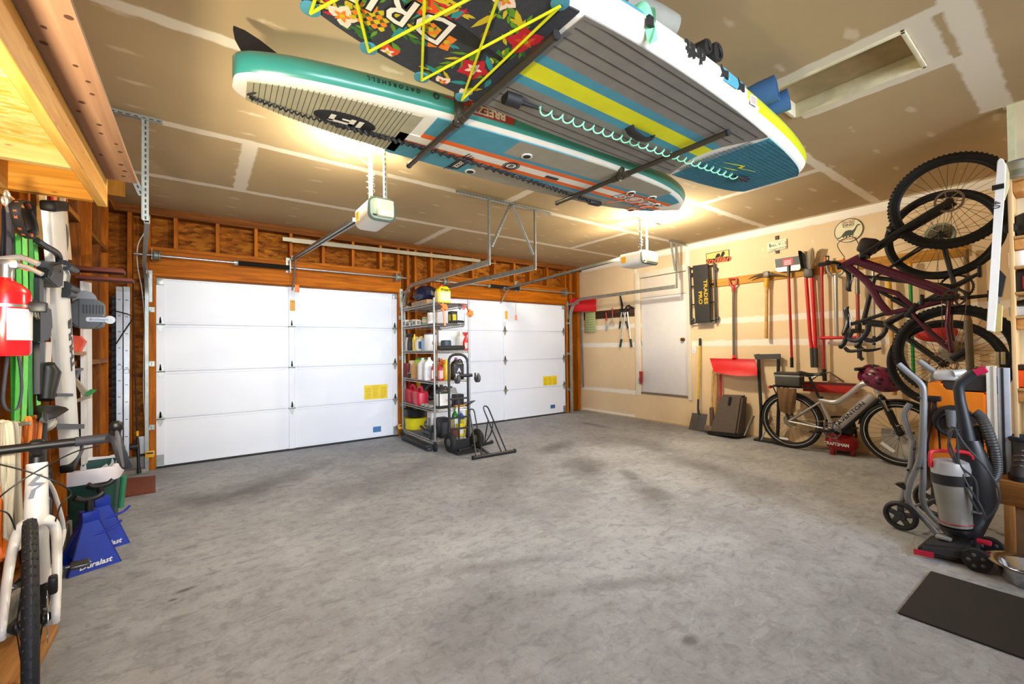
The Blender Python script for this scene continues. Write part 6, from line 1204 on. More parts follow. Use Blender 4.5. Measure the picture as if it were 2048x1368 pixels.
jug('oil_drain_jug', 'black jug with big white label behind the left hand truck rail', 'jug', at_end(884, 4, 5.03), .17, .12, .3, mat('2e2c2c', .4), BLK, True, LBL); jug('antifreeze_jug', 'grey jug with pale label behind the hand truck rail on the fifth shelf', 'jug', at_end(903, 4, 5.15), .14, .1, .26, mat('8c8a86', .4), DK, True, LBL); cbox('black_case', 'black box beside the right hand truck rail on the fifth shelf', at_end(914, 4, 5.05), (.13, .12, .16), mat('1c1c1e', .5), flap=mat('2c2c30', .5), cat='case'); cbox('sanding_block', 'flat orange pack at the front edge of the fifth shelf', at_end(922, 4, 4.98), (.2, .06, .025), mat('d88a3a', .6), flap=KRAFT)
mb = MB(); q = at_side(836, 4, 2.7); mb.lathe([(.012, 0), (.02, .05), (.035, .27)], q+V((0, 0, 0)), seg=12); solo('funnel', mb, YJ, 'yellow funnel standing behind the red fuel cans', 'funnel')
# sixth shelf
q = at_side(830, 5, 2.56); mb = MB(); mb.lathe([(.14, 0), (.15, .01), (.155, .15), (.16, .165), (.15, .165), (.14, .02)], q, seg=26); solo('storage_bucket', mb, mat('d8cc18', .4), 'low yellow tub on the bottom shelf', 'tub'); mb = MB(); mb.lathe([(.1, .0), (.15, .02), (.165, .12), (.17, .13), (.155, .13), (.14, .03)], q+V((0, 0, .167)), seg=26); solo('drain_pan', mb, mat('18181a', .35), 'black pan stacked on the low yellow tub', 'pan')
def lump(nm, lab, cat, items, m): 
    t = thing(nm, lab, cat, items[0][1][0])
    for n_, pts, r in items: part(n_, MB().tube(pts, r, 10), m if n_ != 'disc' else STEEL, t)
    return t
q = at_side(853, 5, 2.45); lump('angle_grinder', 'black and grey angle grinder lying on the bottom shelf', 'power tool', [('body', [q+V((0, -.13, .045)), q+V((0, .02, .05))], [.035, .04]), ('head', [q+V((0, .03, .05)), q+V((0, .1, .05))], [.04, .03]), ('side_handle', [q+V((0, .06, .06)), q+V((.0, .2, .1))], [.018, .02])], mat('2c2f33', .45, 0, .2)); q = at_side(858, 5, 2.58)
lump('bench_vise', 'grey metal vise behind the black grinder on the bottom shelf', 'vise', [('base', [q, q+V((0, 0, .06))], [.07, .05]), ('body', [q+V((0, -.1, .11)), q+V((0, .1, .11))], [.05, .045]), ('screw', [q+V((0, -.16, .12)), q+V((0, -.08, .12))], [.014, .014]), ('knob', [q+V((0, .02, .14)), q+V((0, .02, .21))], [.035, .03])], mat('6a6c6e', .4, .5, .2)); q = at_side(864, 5, 2.43); lump('polisher', 'black power polisher with chrome neck beside the front post on the bottom shelf', 'power tool', [('body', [q, q+V((0, 0, .09))], [.05, .045]), ('neck', [q+V((0, 0, .09)), q+V((0, -.03, .17))], [.03, .035]), ('handle', [q+V((0, .03, .12)), q+V((0, .15, .12))], [.02, .02])], mat('343638', .4, .3, .2))
cbox('white_carton', 'white carton at the back of the bottom shelf behind the tools', at_side(866, 5, 2.6), (.13, .14, .3), mat('e4e4e0', .6)); cbox('black_case', 'black case standing on the bottom shelf by the front post', at_end(884, 5, 5.1), (.11, .12, .26), mat('1d1d20', .5), flap=mat('3a3a40', .5), cat='case'); cbox('cardboard_box', 'brown carton on the bottom shelf behind the left hand truck rail', at_end(890, 5, 5.25), (.17, .1, .2), KRAFT)
can('tool_bucket', 'brown bucket on the bottom shelf behind the hand truck', 'bucket', at_end(905, 5, 5.05), .085, .1, mat('6a3a28', .6), mat('8a5a48', .6)); jug('soda_bottle', 'green bottle with green cap behind the hand truck', 'bottle', at_end(909, 5, 5.2), .08, .08, .34, mat('1c7a34', .25), mat('2ca84a', .4), False, mat('d8e4d8', .5)); cbox('snack_box', 'yellow and white carton behind the right hand truck rail', at_end(919, 5, 5.0), (.1, .05, .17), YJ, flap=mat('e8e4e0', .5)); jug('cleaner_bottle', 'blue bottle right of the green bottle on the bottom shelf', 'bottle', at_end(922, 5, 5.2), .08, .06, .3, mat('2c5ab0', .4), WHT, False, mat('e8d41c', .5)); mb = MB(); q = at_end(932, 5, 4.97); mb.tube([q+V((0, 0, .01)), q+V((.01, 0, .25)), q+V((0, 0, .36))], [.02, .026, .012], 10); solo('yellow_tool', mb, YJ, 'upright yellow bottle shaped tool by the right shelf post', 'tool')
mb = MB(); mb.bx(2.32, 2.385, 4.98, 5.86, .004, .05, .012).bx(2.3, 2.4, 5.0, 5.8, .05, .075, .01); solo('car_ramp', mb, mat('2a2c2c', .6), 'flat black drain tray lying on the floor along the shelf', 'tray')
# ---------------- hand truck ----------------
ty = 4.80; HTM = mat('26282a', .4, .2, .1); L0, R0 = PY(ty, 899, 880).x, PY(ty, 937, 870).x; cx = (L0+R0)/2; zt = PY(ty, 920, 657+0).z
t = thing('hand_truck', 'black two wheeled hand truck standing in front of the wire shelving', 'hand truck', (cx, ty, 0)); ztop = PY(ty, 920, 709).z
mb = MB(); mb.tube([(L0, ty, .12)]+[(L0, ty, ztop-.12)]+[(L0+.1-.1*cos(radians(a)), ty+.02*sin(radians(a)), ztop-.1+.1*sin(radians(a))) for a in (20, 45, 70, 90)]+[(R0-.1+.1*cos(radians(a)), ty+.02*sin(radians(a)), ztop-.1+.1*sin(radians(a))) for a in (90, 70, 45, 20)]+[(R0, ty, ztop-.12), (R0, ty, .12)], .0165, 10); part('frame', mb, HTM, t)
for z in (.28, .42, .66): part('cross_bar', MB().cyl((L0, ty, z), (R0, ty, z), .012, seg=8), HTM, t)
part('centre_bar', MB().cyl((cx, ty, .1), (cx, ty, .66), .012, seg=8), HTM, t); part('toe_plate', MB().bx(L0-.01, R0+.01, ty-.24, ty, .008, .02).bx(L0-.01, R0+.01, ty-.01, ty+.005, .01, .14), HTM, t); zh = PY(ty-.05, 914, 752).z
mb = MB(); mb.cyl((L0+.05, ty-.05, zh), (R0+.03, ty-.05, zh), .022, seg=10); part('folded_axle', mb, HTM, t)
for x in (L0+.08, R0+.1): part('caster', MB().cyl((x-.018, ty-.07, zh-.04), (x+.018, ty-.07, zh-.04), .055, seg=20), mat('4a4a4c', .6), t); part('caster_fork', MB().bx(x-.025, x+.025, ty-.085, ty-.03, zh-.03, zh+.03, .005), STEEL, t)
part('lever', MB().tube([(cx+.05, ty-.03, .6), (R0+.08, ty-.03, .615), (R0-.05, ty-.03, .56)], .012, 8), HTM, t)
for x in (L0+.005, R0+.12): w = part('wheel', MB().torus((x, ty-.02, .125), (1, 0, 0), .085, .042, 30, 12), RUB, t); part('wheel_hub', MB().cyl((x-.03, ty-.02, .125), (x+.03, ty-.02, .125), .05, seg=18), STEEL, w, 'steel wheel hub')
for s in (L0, R0): part('wheel_arm', MB().bar((s, ty, .38), (s, ty+.04, .14), .012, .05), HTM, t)
# ---------------- folding bike stand on the floor ----------------
BSM = mat('19191a', .35); a, b = fl(945, 920), fl(1031, 905); c, d = fl(905, 905), fl(985, 887); c = c+V((.05, -.06, 0))
t = thing('bike_floor_stand', 'black tubular bicycle floor stand in front of the hand truck', 'bike stand', (a+b)/2); dirn = (b-a).normalized()
for p, q in ((a, b), (lerp(c, d, 0), d)): part('foot_bar', MB().tube([p+V((0, 0, .022)), q+V((0, 0, .022))], .021, 10), BSM, t); [part('end_cap', MB().tube([x+V((0, 0, .023)), x+V((0, 0, .023))+dirn*.03*s], .0245, 10), RUB, t) for x, s in ((p, 1), (q, -1))]
part('spine', MB().bar((a+b)/2-dirn*.06+V((0, 0, .03)), (c+d)/2+V((0, 0, .03)), .03, .02), BSM, t)
def hoop(px_top, py_top, base, w, lab=None):
    dep = base.y; tp = PY(dep+.09, px_top, py_top); n_ = dirn*w; mb = MB(); mb.tube([base-n_+V((0, 0, .03)), lerp(base, tp, .9)-n_]+[lerp(base, tp, .93)-n_*cos(radians(x_))+(tp-base)*.07*sin(radians(x_)) for x_ in (30, 60, 90, 120, 150)]+[lerp(base, tp, .9)+n_, base+n_+V((0, 0, .03))], .0085, 8); part('hoop', mb, BSM, t)
hoop(970, 812, lerp(a, b, .72), .035); hoop(943, 818, lerp(c, d, .55), .035)
mb = MB(); p1, p2 = lerp(a, b, .08)+V((0, 0, .03)), PY(4.6, 943, 846); mb.tube([p1, p2], .009, 8); mb.tube([lerp(a, b, .2)+V((0, 0, .03)), PY(4.6, 960, 862)], .009, 8); part('support_strut', mb, BSM, t)
for px in (972, 982): mb = MB(); q = lerp(c, d, .75); mb.tube(bez([q+V((0, 0, .03)), PY(4.45, px, 866), PY(4.42, px+4, 842)], 5), .008, 8); part('rear_hoop', mb, BSM, t)
# ================= RIGHT FOREGROUND =================
# shelving on the wall that carries on towards the viewer's right
xs, ysd = 4.15, .315; PLY = wood('e2c08e', 'c79a60', 2, .6, .5, False); PLYX = wood('dcb67c', 'bd8c4e', 1, .6, .6, False)
zs = [PX(xs, 2032, q).z for q in (356, 472, 532, 584, 632, 777)]
t = thing('wall_shelf', 'tall pale plywood shelf unit at the right edge of the picture', 'shelf', (xs, ysd-.4, .5))
part('side_panel', MB().bx(xs, XA-.002, ysd-.02, ysd, .44, zs[0]+.0, .002), PLY, t)
for i, z in enumerate(zs): part('shelf_board', MB().bx(xs, XA-.002, ysd-.9, ysd-.021, z-.016, z, .002), PLYX, t)
for z in (zs[0]-.018, zs[1]-.018, zs[4]-.018, zs[5]-.018): part('cleat', MB().bx(xs+.02, XA-.06, ysd-.075, ysd-.022, z-.065, z, .003), wood('d8a468', 'b47a3c', 0, .6, .8), t)
def on_shelf(i, px): q = PX(xs+.05, px, 600); return V((xs+.1, q.y, zs[i]+.0005))
p = on_shelf(0, 2048); t = thing('glass_jar', 'wide glass jar with wire clasp on the topmost shelf', 'jar', p); part('jar', MB().lathe([(.075, 0), (.08, .01), (.08, .11), (.07, .125)], p, seg=24), mat('c8c4b0', .15, 0, .05, trans=.4), t); part('clasp', MB().torus(p+V((0, 0, .115)), (0, 0, 1), .076, .006, 24, 6), STEEL, t); part('label_band', MB().lathe([(.081, .025), (.081, .06)], p, seg=24, caps=False), mat('8a8a70', .5), t)
p = on_shelf(1, 2044); t = thing('air_pump', 'black pump with round nozzle on the second shelf from the top', 'pump', p); mb = MB(); mb.box(p+V((.05, -.03, .08)), (.16, .12, .16), None, .04); part('body', mb, BLK, t); part('nozzle', MB().lathe([(.03, 0), (.03, .04), (.014, .042), (.014, .06)], p+V((-.09, .04, .06)), (1, 0, 0), 16), mat('2c2c2e', .4), t)
p = on_shelf(2, 2044); solo('paper_roll', MB().cyl(p, p+V((0, 0, .1)), .055, seg=20), WHT, 'white paper roll on the third shelf from the top', 'roll'); p = on_shelf(3, 2046); t = thing('tool_case', 'black case with red panel on the fourth shelf from the top', 'case', p); part('case', MB().box(p+V((.03, -.04, .07)), (.16, .18, .135), None, .012), BLK, t); part('front_panel', MB().box(p+V((-.052, -.05, .06)), (.006, .1, .08), None, .002), mat('a81c34', .4), t)
p = on_shelf(4, 2046); t = thing('parts_organizer', 'clear plastic organizer box on the fifth shelf from the top', 'organizer', p); part('box', MB().box(p+V((.03, -.05, .028)), (.16, .22, .05), None, .004), mat('c4c8cc', .2, 0, .05), t); part('lid', MB().box(p+V((.03, -.05, .056)), (.165, .225, .006)), mat('d8dcde', .2), t); mb = MB(); q = p+V((.03, -.03, .075))
for k in range(3): mb.torus(q+V((0, 0, .012*k)), (.1, .1, 1), .07-.008*k, .006, 24, 6)
solo('cable_coil', mb, BLK, 'coil of black cable on top of the clear organizer', 'cable')
p = on_shelf(5, 2046); t = thing('storage_bin', 'orange bin with black lid on the lowest open shelf', 'bin', p); part('bin', MB().box(p+V((.03, -.06, .06)), (.15, .22, .115), None, .02), mat('ec5a24', .4), t); part('lid', MB().box(p+V((.03, -.06, .132)), (.165, .235, .03), None, .008), mat('2c1c1c', .5), t)
# wooden bench box, white tub on it, boots, dog bowl, mat
x0b = PZ(0, 1988, 1110).x; bz = .46; WB1 = wood('b8824a', '8a5624', 1, .6, .8); WB2 = mat('8a6c4c', .7, 0, .2, 5)
t = thing('bench', 'rough wooden bench box at the right edge under the boots', 'bench', (x0b, -.1, 0)); part('apron', MB().bx(x0b, x0b+.038, -.7, .36, bz-.14, bz, .003), WB1, t); part('front_panel', MB().bx(x0b+.02, x0b+.035, -.7, .34, .01, bz-.14), WB2, t); part('side_panel', MB().bx(x0b+.04, 4.4, .325, .345, .01, bz-.01), WB2, t); part('top_board', MB().bx(x0b+.038, 4.42, -.7, .36, bz-.03, bz, .002), WB1, t); part('rear_ledge', MB().bx(x0b+.15, 4.42, .36, .46, bz-.03, bz, .002), WB1, t); part('corner_leg', MB().bx(x0b, x0b+.04, .3, .345, 0, bz-.14, .002), wood('c08c54', '946030', 2, .6, .8), t)
def boot(y, lab, rz):
    m = loc(x0b+.17, y, bz+.001) @ rot('Z', rz); t = thing('hiking_boot', lab, 'boot', m, 'pair of hiking boots'); BT = mat('3a3734', .7, 0, .2, 30); mb = MB()
    S1 = [(0.0, .0, .13, .052), (.03, .0, .13, .05), (.07, -.01, .115, .045), (.11, -.035, .08, .043), (.15, -.045, .068, .046), (.2, -.05, .066, .054), (.235, -.05, .068, .06)]
    rings = [[mb._v((cx_+rx*cos(2*pi*i/20), ry*sin(2*pi*i/20)*(1.1 if cos(2*pi*i/20) > 0 else .95), z)) for i in range(20)] for z, cx_, rx, ry in S1]
    mb.skin(rings[:], caps=False); mb._f(rings[0][::-1]); part('upper', mb, BT, t, local=True)
    mb = MB(); mb.prism([(.135*cos(2*pi*i/24), .056*sin(2*pi*i/24)*(1.1 if cos(2*pi*i/24) > 0 else .95)) for i in range(24)], None, .03); part('sole', mb, RUB, t, local=True); mb = MB(); mb.torus((-.05, 0, .236), (0.05, 0, 1), .06, .014, 24, 8, 1.2); part('collar', mb, mat('22262e', .8), t, local=True); mb = MB()
    for k in range(6): z = .08+.027*k; xx = .075-.1*(k/6)**.6; mb.tube([(xx-.012, -.035, z), (xx+.012, 0, z+.012), (xx-.012, .035, z)], .004, 5)
    part('laces', mb, mat('8a7a6a', .8), t, local=True); part('insole', MB().prism([(.05*cos(2*pi*i/16)-.045, .045*sin(2*pi*i/16)) for i in range(16)], loc(0, 0, .15), .01), BLK, t, local=True)
boot(.275, 'dark hiking boot on the bench nearest the vacuum cleaner', 175); boot(.14, 'dark hiking boot on the bench at the right edge of the picture', 172)
p = V((x0b+.33, -.08, bz+.001)); t = thing('white_tub', 'white plastic tub behind the boots at the right edge', 'tub', p); part('tub', MB().lathe([(.1, 0), (.115, .28), (.125, .29), (.12, .3)], p+V((0, .0, 0)), seg=24), WHT, t); part('lid', MB().lathe([(.128, .3), (.128, .32), (.1, .325)], p, seg=24), WHT, t)
c = PZ(.05, 2062, 1150); mb = MB(); mb.lathe([(.1, 0), (.105, .004), (.125, .085), (.165, .097), (.168, .1), (.16, .101), (.122, .092), (.1, .03), (.0, .028)], (c.x, c.y, .001), seg=40, caps=False); solo('steel_bowl', mb, mat('c4c6c8', .14, 1., .03), 'shiny stainless steel pet bowl on the floor at the right edge', 'bowl')
mb = MB(); a, b, c_ = PZ(0, 1796, 1228), PZ(0, 1862, 1145), PZ(0, 2048, 1318); mb.prism([(a.x, a.y), (b.x, b.y), (b.x+.02, -.35), (a.x+.03, -.35)], None, .008, .001); t = solo('floor_mat', mb, mat('26211e', .92, 0, .25, 140, .4), 'dark brown ribbed floor mat at the lower right', 'mat')
# ---------------- upright vacuum ----------------
VB = mat('1b1c1f', .4, 0, .15); VG = mat('2a2c2e', .45, 0, .12); XV = 3.72
def VQ(px, py, x=XV): return PX(x, px, py)
t = thing('vacuum_cleaner', 'upright vacuum cleaner with clear dust cup and red trim in front of the saw', 'vacuum cleaner', PZ(0, 1905, 1115))
fA, fB = PZ(.0, 1830, 1113), PZ(.0, 1948, 1138); fC, fD = fB+V((.3, .0, 0)), fA+V((.28, -.03, 0))
mb = MB(); lo = [V((q.x, q.y, .02)) for q in (fA, fB, fC, fD)]; hi = [V((q.x, q.y, .0)) for q in (fA, fB, fC, fD)]
cen = sum(lo, V())/4; hts = (.055, .085, .1, .075); top = [lerp(q, cen, .1)+V((0, 0, h_)) for q, h_ in zip(lo, hts)]; L_ = [mb._v(q) for q in lo]; T_ = [mb._v(q) for q in top]; mb._f(L_[::-1]); mb._f(T_)
for i in range(4): mb._f([L_[i], L_[(i+1) % 4], T_[(i+1) % 4], T_[i]])
bmesh.ops.bevel(mb.b, geom=mb.b.edges[:], offset=.02, segments=3, affect='EDGES'); part('cleaning_head', mb, VG, t)
mb = MB(); mb.bar(lo[0]+V((-.008, .004, .012)), lerp(lo[0], lo[1], .34)+V((-.008, -.0, .012)), .012, .03); part('bumper', mb, mat('b01434', .45), t, 'red front bumper strip')
pd = PZ(.11, 1882, 1075); mb = MB(); mb.box(pd+V((.02, -.01, .0)), (.06, .07, .02), None, .006); part('foot_pedal', mb, mat('a8aaac', .3, .4), t)
for q, r in ((PZ(.062, 1956, 1117)+V((-.03, 0, 0)), .062), (PZ(.058, 1956, 1117)+V((.27, -.02, 0)), .056)):
    w = part('wheel', MB().lathe([(r*.6, -.022), (r, -.018), (r, .018), (r*.6, .022)], (q.x, q.y, r), (1, 0, 0), 26), RUB, t); mb = MB()
    for k in range(5): a_ = 2*pi*k/5; mb.ball(V((q.x-.021, q.y, r))+V((0, .032*cos(a_), .032*sin(a_))), (.004, .011, .011), 8, 5)
    part('wheel_cutout', mb, mat('55575a', .5), w)
base = VQ(1915, 1080, 3.74); cup0, cup1, cup2 = VQ(1912, 1050), VQ(1908, 990), VQ(1897, 905)
ax = (cup2-cup0).normalized(); rr = .088
mb = MB(); mb.lathe([(.055, -.02), (.07, .0), (.075, .03)], cup0-ax*.04, ax, 24); part('cup_base', mb, VB, t)
mb = MB(); hgt = (VQ(1893, 965)-cup0).length; mb.lathe([(rr*.82, 0), (rr*.9, hgt*.5), (rr*1.0, hgt)], cup0, ax, 28); part('dust_cup', mb, mat('8d8a82', .18, 0, .2, 4), t, 'smoky clear dust cup'); 
mb = MB(); mb.torus(cup0+ax*.02, ax, rr*.84, .004, 28, 6); part('cup_seam', mb, mat('a03040', .4), t)
c1 = cup0+ax*hgt; mb = MB(); mb.lathe([(rr*1.04, 0), (rr*1.05, .035), (rr*1.04, .06)], c1, ax, 28); part('cup_band', mb, VB, t); mb = MB(); mb.lathe([(rr*1.0, .06), (rr*1.02, .09), (rr*.95, .13), (rr*.6, .145)], c1, ax, 28); part('cup_lid', mb, mat('c2c4c6', .28, .4, .03), t)
ct = c1+ax*.14; mb = MB(); mb.tube(bez([ct+V((-.05, .075, -.05)), ct+V((-.05, .075, .03)), ct+V((-.03, .05, .05)), ct+V((.03, -.08, .05)), ct+V((.03, -.09, -.02))], 4), .011, 8, flat=1.4); part('cup_handle', mb, mat('c81c2c', .4), t)
mb = MB(); mb.tube([VQ(1893, 1050, 3.8)*.5+VQ(1945, 1065, 3.8)*.5, VQ(1948, 1000, 3.8), VQ(1945, 930, 3.8), VQ(1937, 880, 3.8)], [.1, .1, .085, .05], 18, flat=.8); part('body', mb, VB, t)
mb = MB(); mb.tube([VQ(*q, 3.8) for q in ((1937, 900), (1932, 860), (1920, 800), (1917, 775))]+[VQ(*q, 3.8) for q in ((1921, 765), (1940, 750), (1958, 741), (1972, 739))], [.045, .034, .026, .025, .026, .026, .024, .02], 12); part('handle', mb, mat('22262b', .45), t); mb = MB(); mb.tube([VQ(1950, 745, 3.795), VQ(1972, 737.5, 3.795)], .023, 10); part('handle_grip', mb, mat('c01c4c', .45), t)
mb = MB(); pts = bez([VQ(*q, 3.82) for q in ((1948, 825), (1962, 835), (1978, 870), (1990, 910), (1992, 940), (1984, 958), (1965, 960), (1930, 955), (1908, 957))], 14); mb.tube(pts, [.026+.0035*(i % 2) for i in range(len(pts))], 12); part('hose', mb, mat('4a4b4a', .4, .2, .1), t, 'grey ribbed hose')
mb = MB(); pts = bez([VQ(*q, 3.85) for q in ((1952, 850), (1957, 880), (1957, 930))], 14); mb.tube(pts, [.022+.003*(i % 2) for i in range(len(pts))], 10); part('rear_hose', mb, mat('4a4b4a', .4, .2, .1), t); 
for ql in (((1908, 858), (1898, 870), (1905, 900), (1930, 960), (1960, 1010), (1970, 1035)), ((1910, 858), (1930, 890), (1975, 940), (1998, 985), (1990, 1020), (1968, 1040)), ((1903, 865), (1897, 895), (1912, 930), (1935, 985), (1958, 1025)), ((1914, 860), (1915, 890), (1920, 930), (1950, 960), (1955, 1000))): part('power_cord', MB().tube(bez([VQ(*q, 3.66) for q in ql], 7), .0058, 7), mat('3a3c40', .5), t)
part('cord_hook', MB().tube([VQ(1898, 868, 3.7), VQ(1905, 856, 3.7), VQ(1917, 860, 3.74)], .012, 8), VB, t); part('vent', MB().box(VQ(1955, 1025, 3.7), (.01, .06, .012)), STEEL, t); part('tab', MB().box(VQ(1968, 1084, 3.7), (.03, .06, .025), None, .005), mat('c01c3c', .4), t)
# ---------------- portable table saw folded on its stand ----------------
STG = mat('8f9294', .42, .2, .06); OR2 = mat('e8801c', .42, 0, .06); xn, xf = 3.97, 4.4
def SQ(px, py, x=xn): return PX(x, px, py)
t = thing('table_saw', 'folded orange table saw on grey tubular wheeled stand', 'table saw', PZ(0, 1800, 1062))
mb = MB(); mb.tube(bez([SQ(*q) for q in ((1797, 728), (1820, 748), (1842, 768), (1847, 790), (1845, 860), (1838, 920), (1822, 960), (1815, 990), (1822, 1012), (1850, 1040), (1885, 1080))], 4), .0185, 12); part('leg_tube', mb, STG, t)
mb = MB(); mb.tube(bez([SQ(*q, 4.2) for q in ((1838, 722), (1870, 745), (1885, 760))], 4), .0185, 12); part('handle_tube', mb, STG, t); mb = MB(); mb.tube(bez([SQ(*q, 4.05) for q in ((1848, 800), (1846, 900), (1846, 960), (1845, 1000), (1862, 1030), (1895, 1060))], 4), .0185, 12); part('leg_tube', mb, STG, t)
mb = MB(); mb.tube(bez([SQ(*q, 4.0) for q in ((1820, 808), (1808, 828), (1815, 855), (1824, 880))], 4), .018, 12); mb2 = MB(); mb2.tube([SQ(*q, 3.98) for q in ((1826, 880), (1822, 930), (1806, 990), (1801, 1015))], .017, 12); part('brace_tube', mb, STG, t); part('brace_tube', mb2, STG, t)
for q in ((1838, 796), (1827, 866), (1829, 898), (1816, 940), (1843, 936)): part('bolt', MB().ball(SQ(*q, xn-.02), .009, 10, 6), BLK, t)
mb = MB(); mb.poly3([SQ(*q, 3.955) for q in ((1789, 968), (1806, 966), (1812, 978), (1808, 980))], (.06, 0, 0)); part('foot_lever', mb, BLK, t)
for c, x, nm in (((1801, 1031), xn-.03, 'near'), ((1868, 985), 4.45, 'far')):
    q = PX(x, *c); r = q.z if nm == 'near' else .125; q.z = r; w = part('wheel', MB().torus(q, (1, -.15, 0), r-.017, .0165, 44, 10, 1.3), mat('2b2c2e', .6), t); mb = MB()
    n_ = V((1, -.15, 0)).normalized(); y_ = n_.cross(V((0, 0, 1))).normalized()
    for k in range(5): a_ = 2*pi*k/5+.3; d_ = y_*cos(a_)+V((0, 0, 1))*sin(a_); mb.bar(q+d_*.02, q+d_*(r-.025), .034, .016, n_, .004)
    mb.lathe([(.032, -.016), (.032, .016)], q, n_, 18); mb.lathe([(.012, -.022), (.012, .022)], q, n_, 12); part('spoke_hub', mb, mat('3a3c3f', .5), w)
part('axle', MB().cyl(V((xn-.01, PX(xn, 1801, 1031).y, .125)), V((4.43, PX(4.45, 1868, 985).y, .125)), .01, seg=8), STG, t)
body = [SQ(*q, 4.08) for q in ((1851, 766), (1884, 764), (1888, 782), (1972, 786), (1974, 965), (1884, 962), (1868, 960), (1862, 944), (1856, 890))]
mb = MB(); mb.poly3(body, (.26, .0, 0)); bmesh.ops.bevel(mb.b, geom=mb.b.edges[:], offset=.01, segments=2, affect='EDGES'); part('housing', mb, OR2, t)
mb = MB(); q = SQ(1908, 842, 4.07); mb.lathe([(.105, -.02), (.105, .02)], q, (1, 0, 0), 30); part('blade_opening', mb, mat('2a2622', .6), t); mb = MB(); q = SQ(1906, 850, 4.05); mb.torus(q, (1, 0, 0), .075, .012, 26, 8); part('crank_wheel', mb, BLK, t); mb = MB(); mb.tube([SQ(1902, 820, 4.05), SQ(1903, 855, 4.05)], [.03, .022], 10); part('angle_handle', mb, mat('7a7d80', .4, .3), t)
mb = MB(); mb.poly3([SQ(*q, 4.1) for q in ((1880, 752), (1975, 752), (1976, 782), (1890, 780))], (.22, 0, 0)); part('fence_bracket', mb, mat('2c2a2a', .5), t); mb = MB(); mb.box(SQ(1895, 750, 4.15), (.16, .12, .07), None, .02); mb.cyl(SQ(1905, 748, 4.08), SQ(1930, 745, 4.12), .025, seg=12); part('motor_housing', mb, mat('c4c6c4', .4, .2), t)
part('table_top', MB().poly3([SQ(*q, 4.36) for q in ((1860, 750), (1975, 752), (1980, 960), (1872, 965))], (.05, 0, 0)), STG, t)
for ql in (((1862, 794), (1854, 850), (1852, 900), (1862, 930), (1870, 945)), ((1868, 796), (1862, 850), (1856, 890), (1860, 920)), ((1872, 796), (1872, 830), (1878, 870), (1880, 900))): part('power_cord', MB().tube(bez([SQ(*q, 4.06) for q in ql], 6), .006, 7), BLK, t)
part('cord_wrap', MB().box(SQ(1868, 797, 4.06), (.04, .07, .035), None, .006), BLK, t); part('side_guard', MB().poly3([SQ(*q, 4.07) for q in ((1848, 766), (1853, 766), (1856, 842), (1850, 842))], (.2, 0, 0)), DK, t); part('lower_guard', MB().poly3([SQ(*q, 4.07) for q in ((1846, 922), (1851, 922), (1853, 982), (1847, 984))], (.15, 0, 0)), DK, t)
# ---------------- aluminium extrusions, cream blocks, ski ----------------
t = thing('aluminium_extrusion', 'tall pale aluminium channel standing between the saw and the shelf side', 'extrusion', PX(4.1, 1990, 950)); a, b = PX(4.1, 1974, 732), PX(4.1, 1994, 940); y0e, y1e = PX(4.1, 1994, 800).y, PX(4.1, 1974, 800).y
part('channel', MB().bx(4.1, 4.125, y0e, y1e, .47, a.z, .003).bx(4.09, 4.1, y0e, y0e+.012, .47, a.z).bx(4.09, 4.1, y1e-.012, y1e, .47, a.z), mat('e4e0d6', .5, 0, .04), t); t2_ = thing('metal_rail', 'grey metal rail standing next to the pale aluminium channel', 'rail', (4.1, y0e-.03, .47)); part('rail', MB().bx(4.1, 4.13, .322, y0e-.004, .47, a.z-.01, .003), mat('b4bac4', .45, .1), t2_); part('inner_groove', MB().bx(4.097, 4.102, y0e-.03, y0e-.018, .47, a.z-.011), DK, t2_)
for (pa, pb), lab in ((((1989, 704), (1998, 729)), 'cream wooden offcut, the left of two standing above the aluminium channel'), (((2001, 704), (2010, 729)), 'cream wooden offcut, the right of two standing above the aluminium channel')):
    a, b = PX(4.58, *pa), PX(4.58, *pb); solo('wood_offcut', MB().bx(4.58, 4.62, b.y, a.y, b.z, a.z, .002), mat('e4d6b0', .6), lab, 'offcut', 'cream offcuts by the shelf')
SKX = 4.0; pl = [PX(SKX, *q) for q in ((1972, 661), (1989, 664), (1994, 600), (2002, 470), (2009, 380), (2012, 330), (2007, 318), (2000, 315), (1994, 322), (1991, 370), (1983, 500))]
t = thing('ski', 'white ski with curved tip standing upright beside the plywood shelf', 'ski', pl[0]); mb = MB(); mb.poly3(pl, (.03, 0, 0)); bmesh.ops.bevel(mb.b, geom=mb.b.edges[:], offset=.004, segments=2, affect='EDGES'); part('ski_body', mb, mat('f0ede6', .35, 0, .03), t)
mb = MB(); mb.poly3([PX(SKX+.035, *q) for q in ((2004, 335), (2012, 325), (2018, 345), (2018, 372), (2009, 400), (2006, 380))], (.02, 0, 0)); part('tip_edge', mb, mat('d8cca0', .4), t); q = PX(SKX-.004, 1996, 374); mb = MB(); mb.box(q, (.012, .05, .03)); part('tip_clip', mb, BLK, t); mb = MB(); q = PX(SKX-.002, 1992, 410); f = frame(q, (PX(SKX, 1988, 480)-PX(SKX, 1993, 400)), z=(-1, 0, 0)) @ rot('Z', 0); mb.text('40', f, .05, .002); part('lettering', mb, mat('3a3a3a', .5), t)
mb = MB(); mb.poly3([PX(SKX+.04, *q) for q in ((1995, 545), (2000, 540), (2011, 552), (2003, 592), (1992, 602))], (.05, 0, 0)); part('binding', mb, BLK, t); mb = MB(); mb.poly3([PX(SKX+.02, *q) for q in ((1990, 592), (2000, 594), (1999, 606), (1991, 605))], (.03, 0, 0)); part('binding_clip', mb, STEEL, t)
